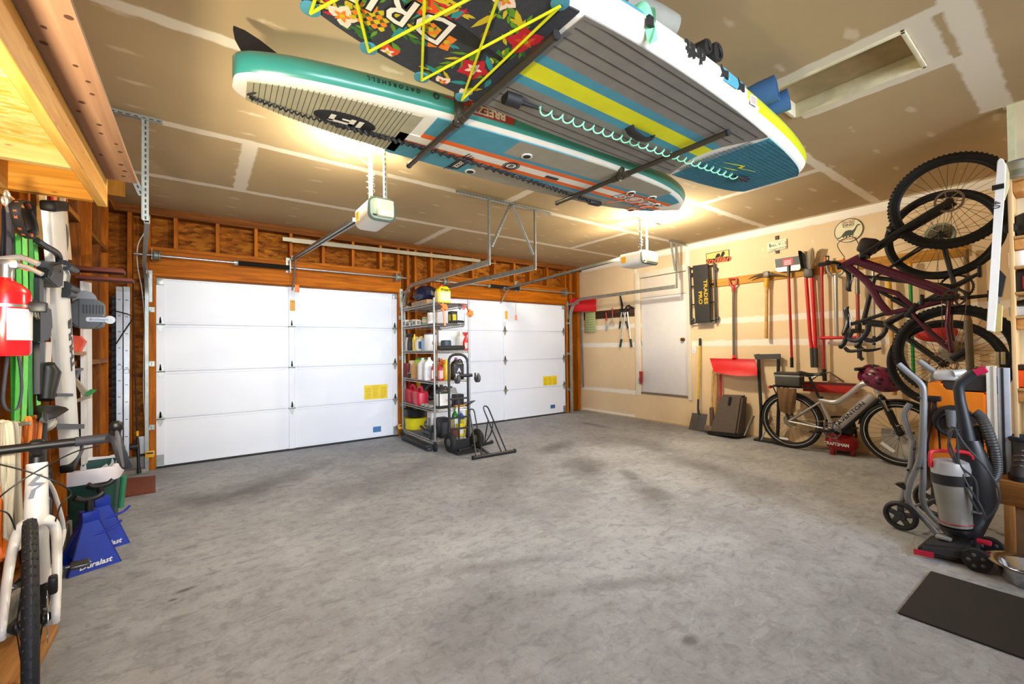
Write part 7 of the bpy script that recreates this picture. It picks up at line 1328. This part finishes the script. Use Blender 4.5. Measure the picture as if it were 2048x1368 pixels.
mb = MB(); mb.poly3([PX(4.1, *q) for q in ((1992, 606), (2004, 611), (2002, 662), (1989, 665))], (.05, 0, 0)); solo('cardboard_piece', mb, mat('c2ab6a', .7), 'tan cardboard piece tucked behind the bottom of the white ski', 'cardboard')
mb = MB(); mb.tube([PX(4.55, 1936, 640), PX(4.55, 1941, 748)], .022, 12); solo('cardboard_tube', mb, mat('6a5c46', .6), 'brown tube standing in front of the hanging bicycles above the saw', 'tube')
# ---------------- compressor and white box behind the electric bicycle ----------------
p = PZ(0, 1680, 903); p = V((6.12, p.y-.1, 0)); p = PX(6.1, 1682, 880); cc = V((6.125, p.y, .145)); REDC = mat('9c1418', .35, 0, .08)
t = thing('air_compressor', 'red pancake air compressor on the floor behind the electric bicycle', 'compressor', (6.1, cc.y, 0)); part('tank', MB().lathe([(.06, -.1), (.13, -.085), (.158, -.04), (.162, 0), (.152, .05), (.12, .085), (.05, .1)], cc, seg=32), REDC, t)
for a_ in (.5, 2.6, 4.4): part('foot', MB().bx(cc.x+.12*cos(a_)-.02, cc.x+.12*cos(a_)+.02, cc.y+.12*sin(a_)-.02, cc.y+.12*sin(a_)+.02, 0, .08, .004), REDC, t)
mb = MB(); mb.box(cc+V((0, -.02, .16)), (.14, .2, .14), None, .03); part('pump_shroud', mb, BLK, t); mb = MB(); mb.tube(bez([cc+V((0, .14, .07)), cc+V((0, .13, .26)), cc+V((0, -.1, .27)), cc+V((0, -.14, .07))], 5), .012, 8); part('handle', mb, BLK, t); mb = MB(); mb.text('CRAFTSMAN', frame(cc+V((-.1635, .005, -.01)), (0, -1, 0), y=(0, 0, 1)), .05, .004, sx=.85, bold=.001); part('lettering', mb, WHT, t)
a, b = PX(6.2, 1765, 900), PX(6.2, 1832, 845); t = thing('white_carton', 'white carton on the floor behind the front wheel of the electric bicycle', 'box', (6.2, a.y, 0)); part('carton', MB().bx(6.15, 6.28, b.y, a.y, .003, .3, .004), mat('dcd8d0', .6), t); part('carton_flap', MB().poly3([V((6.15, a.y, .3)), V((6.15, b.y, .3)), V((6.1, b.y+.02, .36)), V((6.1, a.y-.02, .36))], (0, 0, .004)), mat('d0ccc4', .6), t)
# ================= LEFT WALL =================
def LQ(px, py, x=-.62): return PX(x, px, py)
# fire extinguisher
c0, c1 = LQ(12, 712, -.6), LQ(12, 570, -.6); rE = .068; c0.y = c1.y
t = thing('fire_extinguisher', 'red fire extinguisher with white label on the left wall', 'fire extinguisher', c0); h = c1.z-c0.z
part('cylinder', MB().lathe([(rE*.9, 0), (rE, .012), (rE, h*.86), (rE*.92, h*.94), (rE*.6, h*1.02), (rE*.35, h*1.06), (rE*.3, h*1.1)], c0, seg=32), mat('d0161c', .22, 0, .04, coat=.5), t)
mb = MB(); rows = [[c0+V(((rE+.0012)*cos(a), (rE+.0012)*sin(a), z)) for a in [radians(-75+95*i/12) for i in range(13)]] for z in (h*.22, h*.66)]; mb.loft(rows); part('label', mb, mat('ece6e4', .5, 0, .03), t)
part('mounting_band', MB().lathe([(rE+.002, h*.68), (rE+.004, h*.68), (rE+.004, h*.72), (rE+.002, h*.72)], c0, seg=32), STEEL, t); mb = MB(); b = c0+V((rE+.02, -.01, h*.7)); mb.box(b, (.05, .03, .04), None, .006); part('band_buckle', mb, BLK, t)
v = c0+V((0, 0, h*1.1)); mb = MB(); mb.cyl(v, v+V((0, 0, .05)), .022, seg=14); mb.box(v+V((.01, 0, .055)), (.05, .035, .035), None, .008); part('valve', mb, STEEL, t); mb = MB(); mb.tube([v+V((-.02, 0, .07)), v+V((.04, -.01, .085)), v+V((.09, -.02, .06))], .011, 8); mb.tube([v+V((.0, 0, .06)), v+V((.06, -.01, .045)), v+V((.1, -.02, .02))], .009, 8); part('lever', mb, mat('c8c8cc', .25, .7), t); part('pull_pin', MB().torus(v+V((.05, .03, .06)), (0, 1, .3), .022, .003, 18, 6), mat('c8441c', .5), t); part('hose', MB().tube(bez([v+V((-.02, -.02, .04)), v+V((-.09, -.04, .05)), v+V((-.13, -.04, -.1))], 5), .011, 8), BLK, t)
# hook rail and hanging straps
t = thing('coat_rail', 'unfinished pine rail with screw eyes at the upper left', 'rail', LQ(10, 400, -.66)); part('board', MB().bx(-.72, -.7, 2.3, 3.2, 2.02, 2.03), PINE, t)
for px, py in ((14, 390), (9, 402)): part('screw_eye', MB().torus(LQ(px, py, -.62), (1, .6, .2), .016, .0045, 20, 6), mat('d8d0c0', .35, .4), t); part('snap_hook', MB().tube([LQ(px+3, py+8, -.63), LQ(px+6, py+22, -.63)], .005, 6), STEEL, t)
def strap(nm, lab, pts, w, m, x=-.64, th=.003, cat='strap', group=None, extra=()):
    t = thing(nm, lab, cat, LQ(*pts[-1], x), group)
    for k, pl in enumerate((pts,)+tuple(extra)):
        p = bez([LQ(q[0], q[1], x+(q[2] if len(q) > 2 else 0)) for q in pl], 5); mb = MB(); n = len(p); rows = []
        for q in p: rows.append([q+V((0, -w/2, 0)), q+V((0.004, 0, 0)), q+V((0, w/2, 0))])
        mb.loft(rows); mb.loft([[q+V((th, 0, 0)) for q in r] for r in rows]); part('webbing', mb, m[min(k, len(m)-1)], t, auto=60)
    return t
G1, G2, G3 = mat('58c850', .75, 0, .1, 30), mat('7ae070', .75, 0, .1, 30), mat('3c9a44', .75, 0, .12, 30)
gs = strap('ratchet_strap', 'bright green ratchet straps hanging in folds beside the fire extinguisher', ((34, 470), (36, 560), (36, 700), (32, 842)), .07, (G1, G2, G3, G2, G1), -.645, extra=(((47, 470), (50, 600), (50, 720), (46, 842)), ((60, 475), (62, 600), (58, 720), (60, 835)), ((68, 470, -.02), (74, 560, -.02), (72, 690, -.02), (76, 810, -.02)), ((25, 480, -.015), (22, 600, -.015), (26, 720, -.015), (28, 842, -.015))))
mb = MB(); q = LQ(62, 610, -.6); mb.box(q, (.03, .05, .05), None, .006); mb.cyl(q+V((0, .03, -.02)), q+V((0, -.03, -.02)), .02, seg=12); part('ratchet', mb, BLK, gs); mb = MB(); mb.tube([LQ(63, 612, -.59), LQ(70, 632, -.59), LQ(76, 638, -.59), LQ(72, 620, -.59)], .006, 7); part('ratchet_handle', mb, mat('c8b8a0', .35, .5), gs); mb = MB(); mb.cyl(LQ(48, 612, -.6), LQ(58, 614, -.6), .022, seg=14); part('webbing_roll', mb, G2, gs)
strap('ratchet_strap', 'dark blue and black straps hanging from the screw eyes at the left edge', ((8, 420), (8, 470), (6, 530)), .06, (mat('3a4450', .8), mat('28282c', .8), mat('4a4450', .8)), -.65, extra=(((20, 418), (22, 470), (24, 540)), ((14, 415, .01), (16, 470, .01), (14, 540, .01))))
t = thing('cargo_strap', 'black strap with orange stripes looped over a hook at the upper left', 'strap', LQ(50, 475, -.6)); mb = MB(); p = bez([LQ(*q, -.6) for q in ((62, 425), (55, 405), (38, 402), (30, 415), (34, 440), (45, 465), (60, 476), (64, 462))], 6); mb.tube(p, .016, 8, flat=.35); part('webbing', mb, mat('1f1d1c', .7), t); mb = MB()
for i in range(3, len(p)-6, 8): part('stripe', MB().tube([p[i], p[i+4]], .0085, 6), mat('a8552c', .7), t)
mb = MB(); mb.tube(bez([LQ(*q, -.61) for q in ((52, 420), (60, 440), (64, 465), (56, 470))], 4), .022, 8, flat=.5); part('buckle_end', mb, mat('2c2420', .6), t)
strap('pull_strap', 'grey webbing loop hanging below the fire extinguisher', ((14, 712), (8, 760), (5, 800), (12, 818), (24, 822), (36, 812), (42, 780), (40, 740), (35, 712)), .028, (mat('4c5260', .75, 0, .15, 40),), -.61)
# bicycle carrier
CAR = mat('e4e2dc', .32, .25, .05); XT = -.66
def TQ(px, py, o=0.): return LQ(px, py, XT+o)
t = thing('bike_carrier', 'silver roof bike carrier bar leaning upright on the left wall with black clamp', 'bike carrier', TQ(145, 925)); dv = (TQ(143, 925)-TQ(108, 420)).normalized(); yd = (TQ(128, 560)-TQ(100, 560)); w_ = yd.length*.92
f = frame(TQ(103, 418)+yd.normalized()*0, dv, z=(1, 0, 0)); mb = MB(f); L_ = (TQ(143, 915)-TQ(108, 418)).length; outline = [(.5*w_*cos(radians(a)), .028*sin(radians(a))+.0) for a in range(0, 181, 15)]+[(-w_/2, -.03), (w_/2, -.03)]
A_ = [mb._v((0, -y_+w_*.3, z_)) for y_, z_ in outline]; B_ = [mb._v((L_, -y_+w_*.3, z_)) for y_, z_ in outline]; mb.skin([A_, B_]); part('rail', mb, CAR, t)
[part('end_cap', MB(f).bx(a, b, -w_*.24, w_*.84, -.034, .032, .012), BLK, t) for a, b in ((-.045, .012), (L_-.01, L_+.045))]
mb = MB(f); mb.text('THULE', frame((L_*.52, w_*.3, .0285), (-1, 0, 0), y=(0, -1, 0)), .09, .002, bold=.004, sx=1.15); part('lettering', mb, mat('3c3a36', .5), t)
CB = mat('202224', .45); mb = MB(); mb.poly3([TQ(*q, .06) for q in ((104, 530), (123, 524), (128, 545), (126, 575), (116, 576), (108, 566), (94, 556), (96, 540))], (-.12, 0, 0)); bmesh.ops.bevel(mb.b, geom=mb.b.edges[:], offset=.008, segments=2, affect='EDGES'); part('clamp_block', mb, CB, t)
mb = MB(); mb.tube(bez([TQ(*q, .03) for q in ((72, 480), (90, 492), (108, 502), (117, 512), (119, 528))], 5), .016, 10); part('clamp_arm', mb, CB, t); mb = MB(); mb.cyl(TQ(80, 542, .02), TQ(100, 546, .02), .03, .045, 18); mb.cyl(TQ(76, 541, .02), TQ(81, 542, .02), .05, seg=20); part('knob', mb, CB, t)
for q in (((128, 530), (150, 540)), ((130, 572), (152, 580)), ((128, 585), (145, 590))): mb = MB(); mb.tube([TQ(*q[0], .03), TQ(*q[1], .03)], [.03, .022], 10); part('clamp_jaw', mb, CB, t)
mb = MB(); mb.tube([TQ(128, 530, .03), TQ(136, 550, .03), TQ(132, 575, .03)], .012, 8); part('clamp_spring', mb, STEEL, t)
for py, px1 in ((853, 168), (790, 145), (893, 172)): mb = MB(); a, b = TQ(112, py, .035), TQ(px1, py+(0 if py < 880 else -6), .035); mb.bar(a, b, .006, .03 if py == 853 else .018); part('wheel_strap', mb, CB, t)
t = thing('bike_carrier', 'second roof bike carrier with black frame standing left of the silver bar', 'bike carrier', LQ(88, 785, -.63)); mb = MB(); mb.poly3([LQ(*q, -.62) for q in ((79, 556), (87, 558), (90, 790), (80, 788))], (-.05, 0, 0)); part('rail', mb, mat('303236', .45), t); mb = MB(); mb.poly3([LQ(*q, -.6) for q in ((80, 614), (103, 616), (104, 640), (106, 655), (101, 662), (104, 672), (96, 680), (80, 686))], (-.06, 0, 0)); bmesh.ops.bevel(mb.b, geom=mb.b.edges[:], offset=.006, segments=2, affect='EDGES'); part('wheel_tray_block', mb, CB, t); mb = MB(); mb.tube([LQ(96, 728, -.61), LQ(98, 745, -.61), LQ(92, 800, -.61)], [.025, .045, .03], 12); part('ratchet_arm', mb, BLK, t)
mb = MB(); mb.poly3([LQ(*q, -.66) for q in ((92, 575), (100, 576), (100, 612), (93, 612))], (-.02, 0, 0)); mb.poly3([LQ(*q, -.66) for q in ((92, 684), (104, 684), (100, 790), (90, 785))], (-.02, 0, 0)); part('inner_strip', mb, mat('d0ccc8', .5), t)
# hand saw shaped tool, sticks, boards
t = thing('hand_saw', 'old hand tool with pale wooden handle and dark oval insert hanging behind the silver bar', 'hand tool', LQ(134, 520, -.66)); mb = MB(); mb.poly3([LQ(*q, -.68) for q in ((129, 388), (132, 388), (131, 415), (136, 430), (139, 460), (144, 520), (124, 518), (123, 450), (127, 425))], (-.02, 0, 0)); part('handle', mb, mat('c8b49a', .6, 0, .1), t); mb = MB(); mb.ball(LQ(131, 478, -.675), (.012, .05, .1), 14, 8); part('oval_insert', mb, mat('5a564c', .6), t)
for i, (a, b, m_, r) in enumerate((((79, 375), (81, 480), WOODH, .014), ((87, 372), (85, 470), mat('d8ccb0', .6), .014), ((101, 378), (103, 412), RED, .01), ((108, 380), (108, 415), mat('d88a4a', .6), .012))): mb = MB(); mb.tube([LQ(*a, -.705), LQ(*b, -.705)], r, 8); solo('wood_stick', mb, m_, ('brown stick hanging at the left of the pale stick behind the carriers', 'pale stick hanging right of the brown stick behind the carriers', 'thin red stick above the top of the silver carrier bar', 'orange stick above the top of the silver carrier bar')[i], 'stick')
YP = 4.3
for i, (pa, pb, lab) in enumerate((((112, 527), (247, 546), 'reddish brown wooden shelf plank, the upper of two above the grey box'), ((120, 547), (265, 563), 'reddish brown wooden shelf plank, the lower of two above the grey box'))):
    a, b = PY(YP+.0, *pa), PY(YP, *pb); solo('plank', MB().bx(-.715, b.x, YP, YP+.14, b.z, a.z-.002, .003), wood('7a4438', '5a2c24', 0, .6, .6, False), lab, 'plank', 'brown planks on the left wall')
# white trim board, grey timer box, small shelf stuff
a, b = LQ(178, 905, -.7), LQ(160, 545, -.7); t = thing('door_trim', 'tall white trim board leaning on the left wall behind the recycling bin', 'trim board', a); part('board', MB().poly3([LQ(162, 930, -.7), LQ(179, 920, -.7), LQ(177, 566, -.7), LQ(160, 562, -.7)], (.018, 0, 0)), WHT, t); mb = MB(); mb.poly3([LQ(*q, -.681) for q in ((171, 918), (175, 916), (173, 680), (169, 680))], (.006, 0, 0)); part('bead', mb, mat('d4d2cc', .5), t)
p = LQ(172, 627, -.6); t = thing('timer_box', 'dark grey moulded plastic box with oval label on the left wall', 'control box', LQ(172, 657, -.6)); f = frame(p, (0.0, 1, 0), z=(1, 0, 0)); f = frame(p, PX(-.6, 205, 627)-PX(-.6, 144, 624), z=(1, 0, 0)); wd = (PX(-.6, 205, 627)-PX(-.6, 144, 627)).length; hh = PX(-.6, 172, 597).z-PX(-.6, 172, 657).z
# the box faces the camera side of the room: its front looks along -y
p = PY(4.05, 174, 627); wx2 = PY(4.05, 206, 627).x-PY(4.05, 143, 627).x; hz = PY(4.05, 174, 598).z-PY(4.05, 174, 657).z
mb = MB(); mb.prism(rrect(wx2, hz, hz*.2, 5), frame(p, (1, 0, 0), y=(0, 0, 1)), -.12); bmesh.ops.bevel(mb.b, geom=[e for e in mb.b.edges if abs(e.verts[0].co.y-4.05) < .001 and abs(e.verts[1].co.y-4.05) < .001], offset=.012, segments=3, affect='EDGES'); part('housing', mb, mat('56595c', .45, 0, .05), t)
part('hinge_groove', MB().bx(p.x-wx2*.26, p.x-wx2*.24, 4.047, 4.055, p.z-hz*.48, p.z+hz*.48), DK, t); mb = MB(); mb.lathe([(.06, -.01), (.06, .01)], p+V((-wx2*.12, .05, hz*.5)), (0, 1, 0), 20); part('top_dial', mb, mat('8a8f98', .4), t)
mb = MB(); mb.prism(rrect(.13, .03, .01, 3), frame(p+V((.06, -.001, -.04)), (1, 0, 0), y=(0, .05, 1)), .002); mb.prism([(.028*cos(2*pi*i/20)+.055, .028*sin(2*pi*i/20)) for i in range(20)], frame(p+V((.06, -.001, -.04)), (1, 0, 0), y=(0, 0, 1)), .0025); part('label', mb, mat('c8d0d8', .4), t); mb = MB(); mb.text('EcoSmart', frame(p+V((.06, -.0042, -.04)), (1, 0, 0), y=(0, 0, 1)), .024, .001); part('lettering', mb, mat('2c4a7a', .5), t); mb = MB()
for k in range(7): mb.bx(p.x-.02+.016*k, p.x-.014+.016*k, 4.047, 4.052, p.z+.0, p.z+.06)
part('ribs', mb, DK, t)
def PL(px, py, y=4.3): return PY(y, px, py)
a, b = PL(133, 708), PL(167, 700); t = thing('wall_ledge', 'small tan wooden ledge under the grey box', 'ledge', a); part('board', MB().bx(-.715, b.x, 4.25, 4.4, a.z-.01, b.z-.01, .003), wood('c49a78', '9a7050', 0, .6, .6, False), t)
mb = MB(); q = PL(150, 698, 4.32); z_ = b.z-.0095; mb.poly3([V((PL(128, 690).x, 4.27, z_)), V((PL(160, 690).x, 4.27, z_)), V((PL(170, 690).x, 4.27, z_+.07)), V((PL(160, 690).x, 4.27, z_+.11)), V((PL(128, 690).x, 4.27, z_+.12))], (0, .1, 0)); solo('orange_case', mb, mat('e8481c', .45), 'orange wedge shaped case on the small wooden ledge', 'case')
a, b = PL(138, 770), PL(160, 738); t = thing('grey_bin', 'small dark grey hanging bin below the wooden ledge', 'bin', a); part('bin', MB().poly3([V((a.x, 4.26, b.z)), V((b.x, 4.26, b.z)), V((b.x-.03, 4.26, a.z)), V((a.x, 4.26, a.z))], (0, .1, 0)), mat('4a4e54', .5), t); part('rim', MB().bx(a.x-.005, b.x+.008, 4.25, 4.37, b.z-.012, b.z+.006, .003), mat('6a6e74', .5), t)
mb = MB(); mb.poly3([PL(*q, 4.2) for q in ((146, 760), (152, 758), (178, 788), (182, 796), (150, 806), (148, 800), (166, 794))], (0, .05, 0)); solo('wall_bracket', mb, mat('a89880', .5), 'tan angled bracket on the left wall with green grips', 'bracket'); mb = MB(); p = [PL(*q, 4.18) for q in ((172, 785), (180, 779), (193, 780), (184, 788), (178, 792), (170, 792))]; mb.poly3(p, (0, .04, 0)); solo('garden_gloves', mb, mat('2c8a3c', .6), 'green grips resting on the end of the tan bracket', 'grips')
# folding aluminium ramp and black ladder-like track on the front wall
Y0 = 5.98
for i, (x0p, x1p) in enumerate(((232, 245), (247, 260))):
    tp = (PY(Y0+.1, x0p, 573), PY(Y0+.1, x1p, 574)); bt = (PY(Y0, x0p+1, 900 if i == 0 else 915), PY(Y0, x1p+(0 if i == 0 else -2), 900 if i == 0 else 915)); t = thing('loading_ramp', ('aluminium loading ramp rail, left one of the pair leaning by the garage door', 'aluminium loading ramp rail, right one of the pair leaning by the garage door')[i], 'ramp', bt[0]); mb = MB(); mb.poly3([bt[0], bt[1], tp[1], tp[0]], (0, .045, 0)); part('channel', mb, mat('c6cacc', .32, .6, .04), t); mb = MB(); mb.poly3([lerp(tp[0], bt[0], .0)+V((0, -.002, .0)), tp[1]+V((0, -.002, 0)), lerp(tp[1], bt[1], .03)+V((0, -.002, 0)), lerp(tp[0], bt[0], .03)+V((0, -.002, 0))], (0, .05, .004)); part('end_bracket', mb, GALV, t); mb = MB()
    for k in range(10): c = lerp(lerp(tp[0], tp[1], .5), lerp(bt[0], bt[1], .5), .08+.1*k)+V((0, -.003, 0)); mb.box(c, (.022, .006, .006))
    part('slot', mb, HOLE, t); c = lerp(lerp(tp[0], tp[1], .5), lerp(bt[0], bt[1], .5), .5)+V((0, -.001, 0)); mb = MB(); mb.torus(c, (0, 1, 0), .022, .003, 20, 5); part('oval_rib', mb, mat('a4a8aa', .35, .6), t)
mb = MB(); mb.tube([PY(Y0-.02, *q) for q in ((232, 622), (255, 628), (268, 634), (250, 660), (232, 688))], .006, 6); solo('elastic_cord', mb, BLK, 'black elastic cord tied around the aluminium ramp rails', 'cord')
a, b = PY(6.1, 226, 890), PY(6.1, 231, 592); t = thing('tread_strip', 'black ribbed strip standing between the fishing rod and the aluminium ramps', 'strip', a); part('backing', MB().bx(a.x-.01, b.x+.0, 6.1, 6.13, a.z, b.z), mat('1e1e20', .6), t); mb = MB(); n = 26
for k in range(n): z = a.z+(b.z-a.z)*(k+.5)/n; mb.tube([(a.x-.008, 6.1, z), (b.x, 6.09, z)], .02, 6, flat=.7)
part('ribs', mb, mat('34363a', .5), t)
# fishing rods
t = thing('fishing_rod', 'black fishing rod with reel standing beside the left garage door', 'fishing rod', PY(6.02, 278, 945)); mb = MB(); mb.tube([PY(6.1, 267, 560), PY(6.08, 270, 740), PY(6.04, 275, 880)], [.003, .006, .009], 8); part('blank', mb, BLK, t); mb = MB(); mb.tube([PY(6.04, 275, 878), PY(6.03, 276.5, 905), PY(6.02, 277, 925), PY(6.02, 278.5, 946)], [.012, .016, .013, .02], 10); part('grip', mb, BLK, t); mb = MB(); q = PY(6.0, 269, 893); mb.cyl(q+V((-.03, 0, 0)), q+V((.03, 0, 0)), .035, seg=16); mb.tube([q+V((-.04, 0, -.02)), q+V((-.05, 0, .05))], .008, 7); part('reel', mb, mat('34302c', .4, .4), t); mb = MB(); mb.cyl(PY(6.04, 274.5, 862), PY(6.04, 275, 872), .011, seg=8); part('band', mb, YELO, t)
t = thing('fishing_rod', 'thin purple fishing rod standing against the front wall studs', 'fishing rod', PY(6.05, 216, 880)); mb = MB(); mb.tube([PY(6.12, 207, 600), PY(6.1, 211, 740), PY(6.05, 216, 880)], [.004, .007, .011], 8); part('blank', mb, mat('4a2c4c', .4), t); mb = MB(); mb.tube([PY(6.05, 215.5, 862), PY(6.05, 216.2, 885)], .014, 8); part('grip', mb, mat('3a3230', .7), t)
a, b = PY(6.02, 195, 912), PY(6.02, 204, 884); t = thing('stud_finder', 'small yellow hand tool hanging on the framing above the recycling bin', 'hand tool', a); part('body', MB().poly3([V((a.x, 6.02, a.z)), V((b.x, 6.02, a.z)), V((b.x, 6.02, b.z)), V((a.x+.01, 6.02, b.z)), V((a.x+.01, 6.02, a.z+.03))], (0, .04, 0)), mat('e8c818', .45), t); part('grip_insert', MB().bx(a.x+.015, b.x-.006, 6.012, 6.022, a.z+.04, b.z-.02), BLK, t)
a, b = PY(YW-.02, 279, 906), PY(YW-.02, 290, 872); t = thing('outlet_box', 'grey electrical outlet box behind the fishing reel', 'outlet box', a); part('box', MB().bx(a.x, b.x, YW-.05, YW, a.z, b.z, .006), mat('b0b0ae', .5), t); part('cover', MB().bx(a.x-.005, b.x+.005, YW-.058, YW-.05, a.z-.005, b.z+.005, .003), mat('c0c0be', .4), t)
# coir mat
mb = MB(); c = [PZ(0, 240, 997), PZ(0, 311, 985), PZ(0, 311, 955), PZ(0, 240, 961)]; mb.prism([(q.x, q.y) for q in c], None, .018); mb.mi = 1
for k in range(24): u = (k+.5)/24; mb.bar(lerp(c[0], c[1], u)+V((0, 0, .019)), lerp(c[3], c[2], u)+V((0, 0, .019)), .008, .005)
solo('door_mat', mb, [mat('6a3526', .9, 0, .2, 60), mat('8a4c36', .9, 0, .2, 60)], 'brown coir mat on the floor in front of the concrete curb', 'mat')
# recycling bin
yb0 = 4.12; fr = PY(yb0, 215, 1075); xr = PY(4.25, 238, 1000).x; zt = PY(yb0, 200, 940).z; bxm = (xr-.62)/2; wB, dB = .31, .42; cxB = xr-wB/2
t = thing('recycling_bin', 'dark green plastic bin lined with a white bag behind the blue jack stands', 'bin', (cxB, yb0+dB/2, 0)); GB = mat('1e4a3e', .5, 0, .1); mb = MB(); R0 = []
for z, s in ((0, .8), (.01, .82), (zt*.9, .97), (zt*.92, 1.04), (zt, 1.05), (zt, .98), (zt*.5, .88)): R0.append([mb._v((cxB+x*s, yb0+dB/2+y*s, z)) for x, y in rrect(wB, dB, .1, 5)])
mb.skin(R0, caps=False); mb._f(R0[0][::-1]); mb._f(R0[-1]); part('body', mb, GB, t)
mb = MB(); R0 = []; random.seed(8)
o = rrect(wB, dB, .1, 6)
for z, s, j in ((zt-.085, 1.075, .0), (zt-.07, 1.08, .006), (zt-.02, 1.085, .004), (zt+.012, 1.06, .006), (zt+.01, .99, .006), (zt-.1, .93, .01)): R0.append([mb._v((cxB+x*(s+random.uniform(-j, j)), yb0+dB/2+y*(s+random.uniform(-j, j)), z+random.uniform(-j, j)*2-(.03*sin(9*x) if z < zt-.1 else 0))) for x, y in o])
mb.skin(R0, caps=False); part('bin_liner', mb, mat('e6e0e4', .35, 0, .06, 6), t, 'white plastic bag folded over the rim'); mb = MB(); mb.tube([(xr+.012, yb0+.1, zt*.35), (xr+.03, yb0+.1, zt*.82)], .018, 8); part('side_handle', mb, mat('2c7a54', .5), t)
# jack stands
def jack(px, cy, lab):
    c = V((px, cy, 0)); m = loc(c) @ rot('Z', 22); t = thing('jack_stand', lab, 'jack stand', m, 'blue jack stands'); BL = mat('0a2f9e', .45, 0, .08); H_ = .27; b_, tt = .12, .04
    for k in range(4):
        r = rot('Z', 90*k); mb = MB(r); pl = [(-b_, -b_, 0), (-b_+.05, -b_, 0), (-b_*.55, -b_*.72, H_*.3), (b_*.55, -b_*.72, H_*.3), (b_-.05, -b_, 0), (b_, -b_, 0), (tt, -tt, H_), (-tt, -tt, H_)] if k % 2 else [(-b_, -b_, 0), (b_, -b_, 0), (tt, -tt, H_), (-tt, -tt, H_)]
        mb.poly3(pl, (0, .006, 0)); part('leg_panel', mb, BL, t, local=True)
    mb = MB(); mb.bx(-.04, .04, -.04, .04, H_-.005, H_+.06, .004); part('collar', mb, BL, t, local=True); mb = MB(); mb.cyl((0, 0, H_), (0, 0, H_+.13), .02, seg=10); mb.tube(bez([(-.065, 0, H_+.155), (-.04, 0, H_+.135), (0, 0, H_+.13), (.04, 0, H_+.135), (.065, 0, H_+.155)], 3), .018, 8); part('saddle', mb, BLK, t, local=True); mb = MB(); mb.tube(bez([(-.05, -.045, H_*.72), (.03, -.06, H_*.72), (.1, -.05, H_*.75), (.15, -.0, H_*.8)], 4), .008, 8); part('ratchet_lever', mb, BL, t, local=True)
    mb = MB(); mb.text('Duralast', frame((.0, -b_*.93-.003, .035), (1, 0, 0), y=(0, .28, 1)), .042, .002, shear=.3, bold=.001); part('lettering', mb, WHT, t, local=True); mb = MB(); mb.poly3([(b_*.85+.001, -.05, .06), (b_*.85+.001, .0, .06), (.05, -.0, .23), (.05, -.02, .23)], (.003, 0, .001)); part('measure_strip', mb, mat('9a948c', .5), t, local=True)
jack(-.545, 3.67, 'blue jack stand with white lettering, the nearer of the pair behind the gravel bicycle'); jack(-.535, 3.98, 'blue jack stand farther back, between the nearer one and the green bin')
# extension cords on hooks
CRM_, ORC = mat('d2c8ae', .55, 0, .08), mat('e8802c', .5, 0, .08)
def hank(lab, px0, px1, py0, py1, m, n, seed, x):
    random.seed(seed); t = thing('cable_hank', lab, 'cord', LQ((px0+px1)/2, py1, x))
    for i in range(n):
        u = (i+.5)/n; a = px0+(px1-px0)*u; j = lambda s: random.uniform(-s, s); xo = x+.012*(i % 3)
        pl = [LQ(a-5+j(3), py1-30+j(30), xo-.02), LQ(a-4+j(4), (py0+py1)/2+j(20), xo), LQ(a-4+j(2), py0+14, xo), LQ(a+j(2), py0+j(3), xo+.01), LQ(a+5+j(2), py0+15, xo+.02), LQ(a+4+j(8), (py0+py1)/2+j(20), xo+.02), LQ(a+8+j(6), py1-20+j(20), xo), LQ(a+2+j(5), py1+j(14), xo-.01)]
        mb = MB(); mb.tube(bez(pl+[pl[0]], 5), .0085, 7); part('cord_loop', mb, m, t)
    mb = MB(); c = LQ((px0+px1)/2, py0+4, x-.0); mb.cyl(V((-.71, c.y, c.z)), c+V((.06, 0, 0)), .008, seg=8); part('hook', mb, STEEL, t); return t
hank('cream extension cord coiled on a hook at the left edge behind the gravel bicycle', 4, 36, 846, 1080, CRM_, 7, 3, -.655); hank('orange extension cord coiled on a hook behind the gravel bicycle saddle', 38, 84, 836, 1050, ORC, 7, 5, -.665)
hank('second orange extension cord hanging low at the left edge', -14, 22, 900, 1115, mat('d86a1c', .5), 5, 9, -.69)
mb = MB(); mb.bx(-.7, -.53, 2.36, 2.88, .003, .04, .004); solo('floor_plank', mb, wood('c8945c', '9a6834', 1, .6, .6), 'brown plank lying on the floor under the gravel bicycle wheel', 'plank')
# small tan sign board showing above the loft lip
a, b = PY(4.6, 243, 252), PY(4.6, 250, 300); mb = MB(); mb.bx(a.x-.12, b.x, 4.6, 4.62, HC-.36, HC-.002); solo('blocking_board', mb, wood('a8742c', '8a5a1c', 2, .6, .6, False), 'tan board edge fixed to the ceiling behind the plywood lip', 'board')
bpy.context.view_layer.update()
